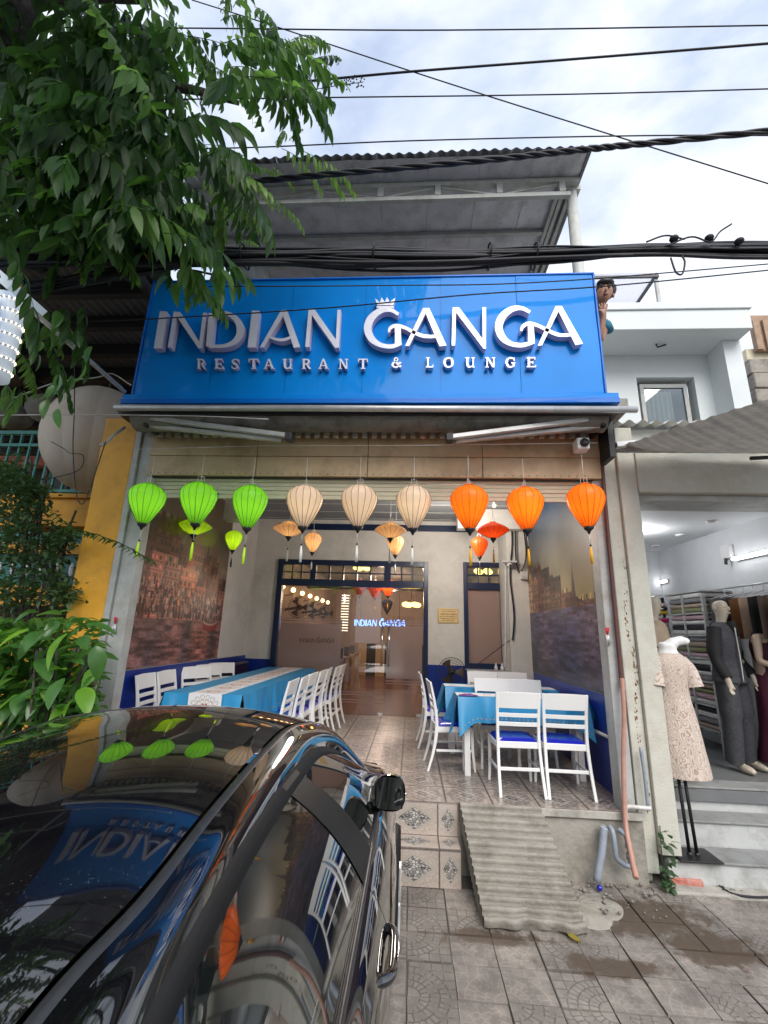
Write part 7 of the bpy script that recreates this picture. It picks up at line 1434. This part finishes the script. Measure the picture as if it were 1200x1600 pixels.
# named sprays at the outer edge: (x, y, kind, count, spread)
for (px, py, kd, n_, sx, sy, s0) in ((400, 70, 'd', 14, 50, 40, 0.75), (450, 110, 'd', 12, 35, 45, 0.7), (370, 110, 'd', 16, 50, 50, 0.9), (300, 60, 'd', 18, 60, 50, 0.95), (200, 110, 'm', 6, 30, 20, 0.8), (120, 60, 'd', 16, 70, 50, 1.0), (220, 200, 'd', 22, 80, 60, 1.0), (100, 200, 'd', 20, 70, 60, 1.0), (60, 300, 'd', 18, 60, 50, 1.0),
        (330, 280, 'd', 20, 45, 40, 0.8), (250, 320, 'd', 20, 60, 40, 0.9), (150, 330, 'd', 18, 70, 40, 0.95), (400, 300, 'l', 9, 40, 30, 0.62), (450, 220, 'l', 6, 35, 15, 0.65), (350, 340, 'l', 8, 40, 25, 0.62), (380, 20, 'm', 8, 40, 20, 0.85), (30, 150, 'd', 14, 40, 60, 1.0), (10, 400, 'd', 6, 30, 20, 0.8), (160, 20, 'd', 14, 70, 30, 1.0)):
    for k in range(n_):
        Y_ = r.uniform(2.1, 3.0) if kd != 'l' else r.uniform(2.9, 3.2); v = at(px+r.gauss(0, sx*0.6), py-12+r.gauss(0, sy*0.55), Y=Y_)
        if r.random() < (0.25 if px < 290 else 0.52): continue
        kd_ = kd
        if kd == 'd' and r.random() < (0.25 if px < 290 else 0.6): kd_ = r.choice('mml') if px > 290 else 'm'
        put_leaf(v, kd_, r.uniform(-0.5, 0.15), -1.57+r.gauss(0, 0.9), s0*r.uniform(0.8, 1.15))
# outermost arching sprays
for (px, py, rz_, kd, s_) in ((470, 235, -1.35, 'l', 1.0), (440, 232, -1.3, 'l', 0.95), (500, 250, -1.5, 'l', 0.8), (400, 95, -1.45, 'd', 1.05), (415, 60, -1.3, 'd', 0.9), (430, 130, -1.6, 'd', 0.9), (380, 40, -1.4, 'm', 0.9), (360, 320, -1.4, 'l', 0.85), (150, 60, -1.4, 'm', 1.0), (270, 420, -1.5, 'm', 0.62), (290, 425, -1.2, 'm', 0.6), (380, 375, -1.8, 'l', 0.5), (420, 310, -1.4, 'l', 0.8)):
    put_leaf(at(px, py, Y=2.55 if kd != 'l' else 3.0), kd, -0.15, rz_, s_)
for (px, py, s_) in ((30, 480, 0.6), (60, 470, 0.65), (20, 540, 0.6), (100, 480, 0.6), (120, 500, 0.55), (10, 600, 0.55), (40, 610, 0.5), (70, 520, 0.6), (90, 560, 0.5), (130, 470, 0.6)): put_leaf(at(px, py, Y=2.9), 'm' if px < 70 else 'd', -0.5, r.uniform(-3, 0.3), s_)
# broad leaves hanging at the left below the cables, on thin stalks
for k in range(34):
    px, py = r.choice([(25, 510), (40, 540), (60, 470), (90, 500), (110, 540), (20, 600), (75, 600), (100, 590)]); v = at(px+r.gauss(0, 16), py+r.gauss(0, 16), Y=r.uniform(2.7, 3.2)); o = bpy.data.objects.new('leaf', big[0 if r.random() < 0.6 else 1]); C.objects.link(o); o.parent = tree; o.location = Vector(v)-tree.location; o.rotation_euler = (r.uniform(-1.7, -1.1), r.uniform(-.4, .4), r.uniform(-3, 3)); s_ = r.uniform(0.6, 0.95); o.scale = (s_*0.8, s_, s_)
# sprig of broad leaves hanging in front of the sign's upper left corner
for px, py, rz_, s_ in ((285, 455, 2.9, 1.5), (305, 440, -2.6, 1.7), (332, 448, -2.2, 1.6), (350, 445, -1.9, 1.35), (318, 470, 2.6, 1.2), (262, 450, 2.2, 1.2)):
    v = at(px, py-16, Y=2.75); o = bpy.data.objects.new('leaf', big[3 if s_ < 1.4 else 0]); C.objects.link(o); o.parent = tree; o.location = Vector(v)-tree.location; o.rotation_euler = (-1.15, 0.2, rz_); o.scale = (s_*0.62, s_, s_)
MB().tube(cr([at(230, 380, Y=2.9), at(270, 415, Y=2.8), at(310, 424, Y=2.75), at(345, 432, Y=2.75)], 6), 0.008, 6).build('twig', 'bark', tree)
# inner mass of foliage, and the rest of the crown over the street
mb = MB(); lf = leaf_shape(0.23, 0.075, 0.3, 0.25, 3)
cen = [(60, 120), (150, 60), (120, 200), (230, 90), (60, 280), (200, 260), (240, 180), (150, 330), (20, 40), (20, 340), (220, 330), (30, 200)]
def reg2(r_): c = r_.choice(cen); return c[0]+r_.gauss(0, 42), c[1]+r_.gauss(0, 36)
def lim(r_):
    while True:
        a = reg2(r_)
        if a[0] < 350-max(0, a[1]-100)*0.3 and a[1] < 400: return a
for k in range(3600):
    px, py = lim(r); v = at(px, py, Y=r.uniform(2.2, 4.0)); mb.add(orient(lf[0], v, rot(r.uniform(-1.6, -0.4), r.uniform(-.4, .4), r.uniform(0, 6.28)), r.uniform(0.7, 1.2)), lf[1], True)
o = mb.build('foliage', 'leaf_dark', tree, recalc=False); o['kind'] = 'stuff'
mb = MB(); blobs = [(-2.8, 0.5, 7.2, 1.3), (-3.6, -0.6, 7.8, 1.5), (-1.8, -1.0, 8.2, 1.2), (-4.8, 1.0, 8.3, 1.5), (-2.2, 1.2, 7.9, 1.0), (-5.0, -1.5, 7.5, 1.5), (-0.9, -1.8, 8.4, 0.9), (-2.2, 1.5, 7.7, 1.0), (-1.3, 1.4, 7.9, 1.0), (-0.4, 1.1, 8.3, 1.0), (-1.6, 0.4, 8.3, 1.2), (-3.0, 1.4, 7.8, 1.1)]
for k in range(7000):
    c = r.choice(blobs); d_ = Vector((r.gauss(0, 1), r.gauss(0, 1), r.gauss(0, 1))); d_.normalize(); v = Vector(c[:3])+d_*c[3]*r.random()**0.4; v.z = v.z if v.z > 5.9 else 5.9+r.random()
    mb.add(orient(lf[0], v, rot(r.uniform(-1.6, -0.4), r.uniform(-.4, .4), r.uniform(0, 6.28)), r.uniform(0.9, 1.6)), lf[1], True)
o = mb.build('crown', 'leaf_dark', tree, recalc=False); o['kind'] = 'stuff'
v = wpt(535, 130, 2.75); mb = MB().tube([wpt(490, 140, 2.75), wpt(530, 133, 2.75), wpt(568, 128, 2.75)], 0.003, 5)
for k in range(60): p = wpt(r.uniform(515, 570), 130+r.gauss(0, 5), 2.75+r.uniform(-.03, .03)); mb.ball(p, 0.007, nu=6, nv=4)
mb.build('flower_bud', 'bark', tree)

# ------------------------------------------------------------------ across the street, behind the camera: seen in the paint and the glass
ac = thing('facing_house', 'plain cream house across the street behind the photographer', 'house', (3, -14, GZ))
MB().box(-2, 9, -17, -14, GZ, 4.2).build('wall', 'cream_wall', ac)
for i in range(4):
    for z in (0.9,): MB().box(-1.2+i*2.6, 0.2+i*2.6, -14, -13.95, z, z+1.5).build('window', 'black', ac)
MB().box(-2.3, 9.3, -17, -13.6, 4.2, 4.4).build('roof', 'rust_sheet', ac)
ac2 = thing('facing_house', 'low white house across the street further left', 'house', (-9, -14, GZ)); MB().box(-14, -4, -17, -14.5, GZ, 4.0).build('wall', 'white_wall', ac2); MB().box(-14.3, -3.7, -17.3, -14.1, 4.0, 4.3).build('roof', 'rust_sheet', ac2)
for k, (x_, y_, h_) in enumerate(((-4.5, -9.5, 7.5), (6.5, -10, 8.0), (1.5, -10.5, 6.6))):
    t = thing('street_tree', ['round street tree across the road to the left', 'tall street tree across the road to the right', 'smaller street tree across the road'][k], 'tree', (x_, y_, GZ), 'trees across the road')
    MB().tube([(x_, y_, GZ), (x_+0.1, y_, 2), (x_, y_+0.1, h_-1.5)], [0.2, 0.16, 0.08], 12).build('trunk', 'bark', t); mb = MB()
    bl_ = [(x_+r.uniform(-1.6, 1.6), y_+r.uniform(-1.4, 1.4), h_-1+r.uniform(-1.2, 1.3), r.uniform(0.8, 1.4)) for _ in range(7)]
    for q in range(2600):
        c = r.choice(bl_); d_ = Vector((r.gauss(0, 1), r.gauss(0, 1), r.gauss(0, 1))); d_.normalize(); vv_ = Vector(c[:3])+d_*c[3]*r.random()**0.4; mb.add(orient(lf[0], vv_, rot(r.uniform(-1.4, 0), r.uniform(-.4, .4), r.uniform(0, 6.28)), r.uniform(1.2, 2.0)), lf[1], True)
    mb.build('crown', 'leaf_dark', t, recalc=False)
# ------------------------------------------------------------------ the black car
XC = -0.98
car = thing('parked_car', 'glossy black parked car with dusty panoramic roof facing the restaurant', 'car', (XC, 2.0, GZ))
def cp(mb, n_, m_, **k): return mb.build(n_, m_, car, **k)
def interp(pts, x): return [float(np.interp(x, [p[0] for p in pts], [p[i] for p in pts])) for i in range(1, len(pts[0]))]
NS = 64
# longitudinal guide curves, each given at matching stations from the tail to the cowl
BELT = [(0.81, -0.05, 0.575), (0.825, 0.4, 0.565), (0.83, 0.8, 0.56), (0.83, 1.2, 0.555), (0.83, 1.55, 0.55), (0.83, 2.0, 0.55), (0.825, 2.45, 0.545), (0.81, 2.8, 0.53), (0.80, 3.15, 0.50)]
FRAME = [(0.72, 0.05, 0.60), (0.64, 0.45, 0.72), (0.59, 0.82, 0.81), (0.575, 1.08, 0.855), (0.57, 1.33, 0.885), (0.565, 1.75, 0.905), (0.57, 2.2, 0.885), (0.62, 2.62, 0.765), (0.74, 3.02, 0.56)]
STRIP = [(0.50, 0.05, 0.60), (0.46, 0.42, 0.745), (0.441, 0.78, 0.845), (0.466, 1.015, 0.888), (0.470, 1.30, 0.940), (0.475, 1.70, 0.990), (0.49, 2.08, 1.002), (0.545, 2.62, 0.89), (0.66, 3.10, 0.60)]
def curve(K, s):
    if not hasattr(curve, 'c'): curve.c = {}
    key = id(K)
    if key not in curve.c: curve.c[key] = np.array(cr(K, 24))
    a = curve.c[key]; f = s*(len(a)-1); i = min(int(f), len(a)-2); return a[i]*(1-(f-i))+a[i+1]*(f-i)
def roof_pt(s, u):
    """u -1..1 across"""
    h, y, z = curve(STRIP, s); crown = 0.052*(1-abs(u)**2.2); yb = 0.10*(1-u*u)*(s-0.55)*1.2
    return (XC+h*u, y+yb, z+crown-0.006*(abs(u) > .98))
def patch_grid(name, m, f, s0, s1, u0, u1, n1, n2, **k): return cp(MB().grid(lambda a, b: f(s0+(s1-s0)*a, u0+(u1-u0)*b), n1, n2), name, m, **k)
S_RW, S_WS = 0.20, 0.78
patch_grid('rear_window', 'car_glass', roof_pt, 0.0, S_RW-0.006, -0.97, 0.97, 24, 28); patch_grid('roof_panel', 'car_black', roof_pt, S_RW, S_WS-0.002, -0.97, 0.97, 48, 36)
patch_grid('windshield', 'car_glass', roof_pt, S_WS+0.004, 1.0, -0.97, 0.97, 24, 28)
a_ = [roof_pt(S_RW-0.003, u/14) for u in range(-13, 14)]; cp(MB().tube([(p[0], p[1], p[2]+0.002) for p in a_], 0.006, 6), 'roof_edge_trim', 'car_chrome'); 
for sd in (-1, 1):
    def shoulder(s, v, sd=sd):
        a = curve(STRIP, s); b = curve(FRAME, s); h = a[0]+0.018+(b[0]-a[0]-0.018)*v; bul = 0.020*math.sin(math.pi*v); nrm = Vector((0.75, 0, 0.66))
        return (XC+sd*(h+bul*nrm.x), a[1]+(b[1]-a[1])*v, a[2]+(b[2]-a[2])*v+bul*nrm.z-0.004*(1-v))
    patch_grid('roof_side', 'car_side', shoulder, 0, 1, 0, 1, 90, 14)
    cp(MB().grid(lambda a, b: (XC+sd*(curve(STRIP, a)[0]*0.985+0.034*b), curve(STRIP, a)[1], curve(STRIP, a)[2]+0.007*math.sin(math.pi*min(1, max(0, b)))**0.5-0.001-0.012*b), 110, 5), 'roof_moulding', 'trim_satin')
    def glassf(s, v, sd=sd, out=0.0):
        a = curve(FRAME, s); b = curve(BELT, s); h = a[0]+(b[0]-a[0])*v; bul = 0.028*math.sin(math.pi*v)
        return (XC+sd*(h+bul*0.8+out), a[1]+(b[1]-a[1])*v, a[2]+(b[2]-a[2])*v+bul*0.6)
    SB = 0.615  # door pillar between the side windows
    patch_grid('side_window', 'car_glass', glassf, 0.16, 0.235, 0.05, 0.985, 10, 12); patch_grid('side_window', 'car_glass', glassf, 0.26, SB-0.030, 0.05, 0.985, 40, 16); patch_grid('side_window', 'car_glass', glassf, SB+0.030, 0.97, 0.05, 0.985, 36, 16)
    for s_ in (0.2475, SB):
        w_ = 0.014 if s_ < 0.5 else 0.031
        patch_grid('window_pillar', 'trim_black', lambda a, b, s_=s_, w_=w_: glassf(s_+w_*(a*2-1)*(0.85+0.35*b)-0.0, 0.0+1.0*b, out=0.004), 0, 1, 0, 1, 5, 12)
    patch_grid('rear_quarter', 'car_side', glassf, 0.0, 0.16, 0.0, 1.0, 10, 10)
    q = [glassf(i/70, 0.0, out=0.004) for i in range(71)]; mb = MB()
    vs = []
    for i in range(91):
        s_ = i/90; p = Vector(glassf(s_, 0.0, out=0.002)); p2 = Vector(glassf(s_, 0.085, out=0.006)); p3 = Vector(glassf(s_, 0.10, out=-0.006)); p0 = Vector(shoulder(s_, 0.94)); vs += [tuple(p0), tuple(p), tuple(p2), tuple(p3)]
    mb.add(vs, [(4*i+k, 4*i+k+1, 4*i+5+k, 4*i+4+k) for i in range(90) for k in range(3)], True); cp(mb, 'window_frame', 'trim_black')
    bl_ = [glassf(0.10+0.88*i/60, 0.985) for i in range(61)]; mb = MB().tube([(p[0]+sd*0.006, p[1], p[2]-0.004) for p in bl_], 0.011, 8); cp(mb, 'belt_moulding', 'trim_satin')
    # lower body: sections from belt to sill
    SEC = [(0.0, -0.002), (0.035, -0.03), (0.075, -0.10), (0.098, -0.18), (0.103, -0.235), (0.085, -0.30), (0.080, -0.42), (0.088, -0.60), (0.075, -0.72), (0.02, -0.80), (-0.1, -0.84)]
    def end_taper(y):
        k = 1.0
        if y > 3.0: k -= 0.16*((y-3.0)/1.2)**2.2
        if y < 0.4: k -= 0.12*((0.4-y)/0.65)**2
        return k
    def belt_at(y):
        yy = [p[1] for p in BELT]; h = float(np.interp(y, yy, [p[0] for p in BELT])); z = float(np.interp(y, yy, [p[2] for p in BELT]))
        if y > 3.15: z = 0.50-0.16*((y-3.15)/1.0)**1.6; h = 0.80
        if y < -0.05: z = 0.575-0.25*((-0.05-y)/0.2)**1.5
        return h, z
    Y0, Y1 = -0.28, 4.12
    sec = [tuple(p) for p in cr(SEC, 3)]
    def bodyf(a, b, sd=sd, y0=Y0, y1=Y1, off=0):
        y = y0+(y1-y0)*a; h, z = belt_at(y); i = b*(len(sec)-1); k = min(int(i), len(sec)-2); o = [sec[k][j]*(1-(i-k))+sec[k+1][j]*(i-k) for j in (0, 1)]
        sc_ = (z+0.30)/(0.55+0.30); return (XC+sd*((h+o[0]+off)*end_taper(y)), y, z+o[1]*sc_*1.0)
    for (a0, a1, nm) in ((Y0, 0.72, 'rear_fender'), (0.726, 1.84, 'rear_door'), (1.846, 2.95, 'front_door'), (2.956, Y1, 'front_fender')):
        cp(MB().grid(lambda a, b, a0=a0, a1=a1: bodyf(a, b, y0=a0, y1=a1), 30, 34), nm, 'car_side', recalc=False)
    for yh in (0.85, 1.78-0.05):
        h, z = belt_at(yh); zx = z-0.13; hx_ = XC+sd*(h+0.085)
        ho = cp(MB().tube(cr([(hx_-sd*0.02, yh-0.13, zx), (hx_+sd*0.02, yh-0.10, zx+0.004), (hx_+sd*0.026, yh, zx+0.006), (hx_+sd*0.02, yh+0.10, zx+0.004), (hx_-sd*0.02, yh+0.13, zx)], 4), [0.016]*17, 8), 'door_handle', 'car_side'); cp(MB().tube(cr([(hx_+sd*0.03, yh-0.10, zx+0.010), (hx_+sd*0.040, yh, zx+0.012), (hx_+sd*0.03, yh+0.10, zx+0.010)], 4), 0.004, 6), 'handle_trim', 'car_chrome', )
        cp(MB().ball((hx_-sd*0.022, yh, zx), 0.02, 0.09, 0.035, 12, 8), 'handle_recess', 'black')
    # mirror
    mv = Vector((XC+sd*(XC*-1-0.09-0.0), 2.44, 0.65)) if sd == 1 else Vector((2*XC+0.09, 2.44, 0.65))
    mc = (mv.x-sd*0.0, mv.y, mv.z)
    def mir(u, v, sd=sd, mc=mc):
        th = 2*math.pi*u; r_ = math.sin(math.pi*min(1, 0.12+v*0.88)/2)**0.6 if False else (1-(1-v)**2.4)**0.5
        dy = 0.085*(1-v**1.5); ww, hh = 0.074, 0.078; a = abs(math.cos(th))**0.75*math.copysign(1, math.cos(th)); b = abs(math.sin(th))**0.75*math.copysign(1, math.sin(th))
        return (mc[0]+ww*a*r_, mc[1]+dy, mc[2]+hh*b*r_)
    mo = cp(MB().grid(mir, 36, 14), 'mirror_shell', 'car_side'); 
    cp(MB().grid(lambda u, v: (mc[0]+0.067*(u*2-1)*(1-0.10*abs(v*2-1)**3), mc[1]-0.004, mc[2]+0.070*(v*2-1)*(1-0.12*abs(u*2-1)**3)), 10, 8), 'mirror_glass', 'car_glass')
    cp(MB().tube(cr([(mc[0]+sd*0.02, mc[1]+0.075, mc[2]-0.012), (mc[0]+sd*0.062, mc[1]+0.05, mc[2]-0.008), (mc[0]+sd*0.076, mc[1]+0.01, mc[2]-0.004)], 5), 0.006, 6), 'mirror_trim', 'car_chrome')
    cp(MB().bar((mc[0]-sd*0.06, mc[1]+0.03, mc[2]-0.05), (XC+sd*0.82, mc[1]+0.10, 0.55), 0.05, 0.035), 'mirror_foot', 'trim_black', bevel=0.008)
    # wheels
    for yw in (0.42, 3.25):
        xw = XC+sd*0.80; cp(MB().tube([(xw-sd*0.1, yw, GZ+0.33), (xw-sd*0.09, yw, GZ+0.33), (xw+sd*0.105, yw, GZ+0.33), (xw+sd*0.115, yw, GZ+0.33)], [0.31, 0.33, 0.33, 0.30], 32), 'tyre', 'tyre')
        cp(MB().tube([(xw+sd*0.110, yw, GZ+0.33), (xw+sd*0.122, yw, GZ+0.33)], [0.225, 0.215], 32), 'rim', 'rim'); mb = MB()
        for k in range(7): th = k*2*math.pi/7; mb.bar((xw+sd*0.124, yw+0.03*math.cos(th), GZ+0.33+0.03*math.sin(th)), (xw+sd*0.124, yw+0.21*math.cos(th), GZ+0.33+0.21*math.sin(th)), 0.03, 0.012)
        cp(mb, 'rim_spoke', 'alu'); cp(MB().tube([(XC+sd*(0.905), yw+0.375*math.cos(t_*math.pi/12), GZ+0.33+0.375*math.sin(t_*math.pi/12)) for t_ in range(0, 13)], 0.03, 6), 'wheel_arch', 'trim_black')
# hood, nose and tail
def hood(u, v):
    y = 3.02+1.12*v; h, z = belt_at(y); x = u*2-1; k = end_taper(y); h *= k; return (XC+x*h, y-0.10*(x*x)*v+0.04, z+0.07*(1-x*x)*(1-v*0.6)+0.004)
cp(MB().grid(hood, 24, 20), 'hood', 'car_side')
def face(y, yb, b0, b1, nm, m):
    def f(u, v):
        x = u*2-1; h, z = belt_at(y); k = end_taper(y); zz = z-(z+0.30)*v; hh = (h+0.09*math.sin(math.pi*min(1, v+0.1)))*k; return (XC+x*hh, y+yb*(1-x*x)*0.10+yb*0.04*math.sin(math.pi*v), zz)
    cp(MB().grid(f, 20, 12), nm, m)
face(Y1, 1, 0, 0, 'front_bumper', 'car_side'); face(Y0, -1, 0, 0, 'rear_bumper', 'car_side')
for sd in (-1, 1):
    cp(MB().ball((XC+sd*0.58, Y1+0.02, 0.18), 0.17, 0.05, 0.06, 16, 8), 'headlight', 'lamp_clear'); cp(MB().ball((XC+sd*0.60, Y0-0.02, 0.30), 0.16, 0.05, 0.07, 16, 8), 'tail_light', 'tail_red')
cp(MB().box(XC-0.3, XC+0.3, Y1+0.10, Y1+0.13, -0.12, 0.12), 'grille', 'black', bevel=0.01)
def deck(u, v):
    x = u*2-1; y = Y0+(0.16-Y0)*v; h, z = belt_at(y); h *= end_taper(y); return (XC+x*h, y, z+0.035*(1-x*x)*v+0.002+0.02*v)
cp(MB().grid(deck, 20, 8), 'tail_deck', 'car_black'); cp(MB().box(XC-0.78, XC+0.78, -0.2, 4.0, GZ+0.17, GZ+0.24), 'underbody', 'black')
cp(MB().box(XC-0.72, XC+0.72, 0.0, 3.1, 0.2, 0.45), 'cabin', 'black')
cp(MB().tube([roof_pt(0.708+0.012*(1-(u/14)**2), u/15) for u in range(-14, 15)], 0.003, 5), 'roof_seam', 'trim_satin')
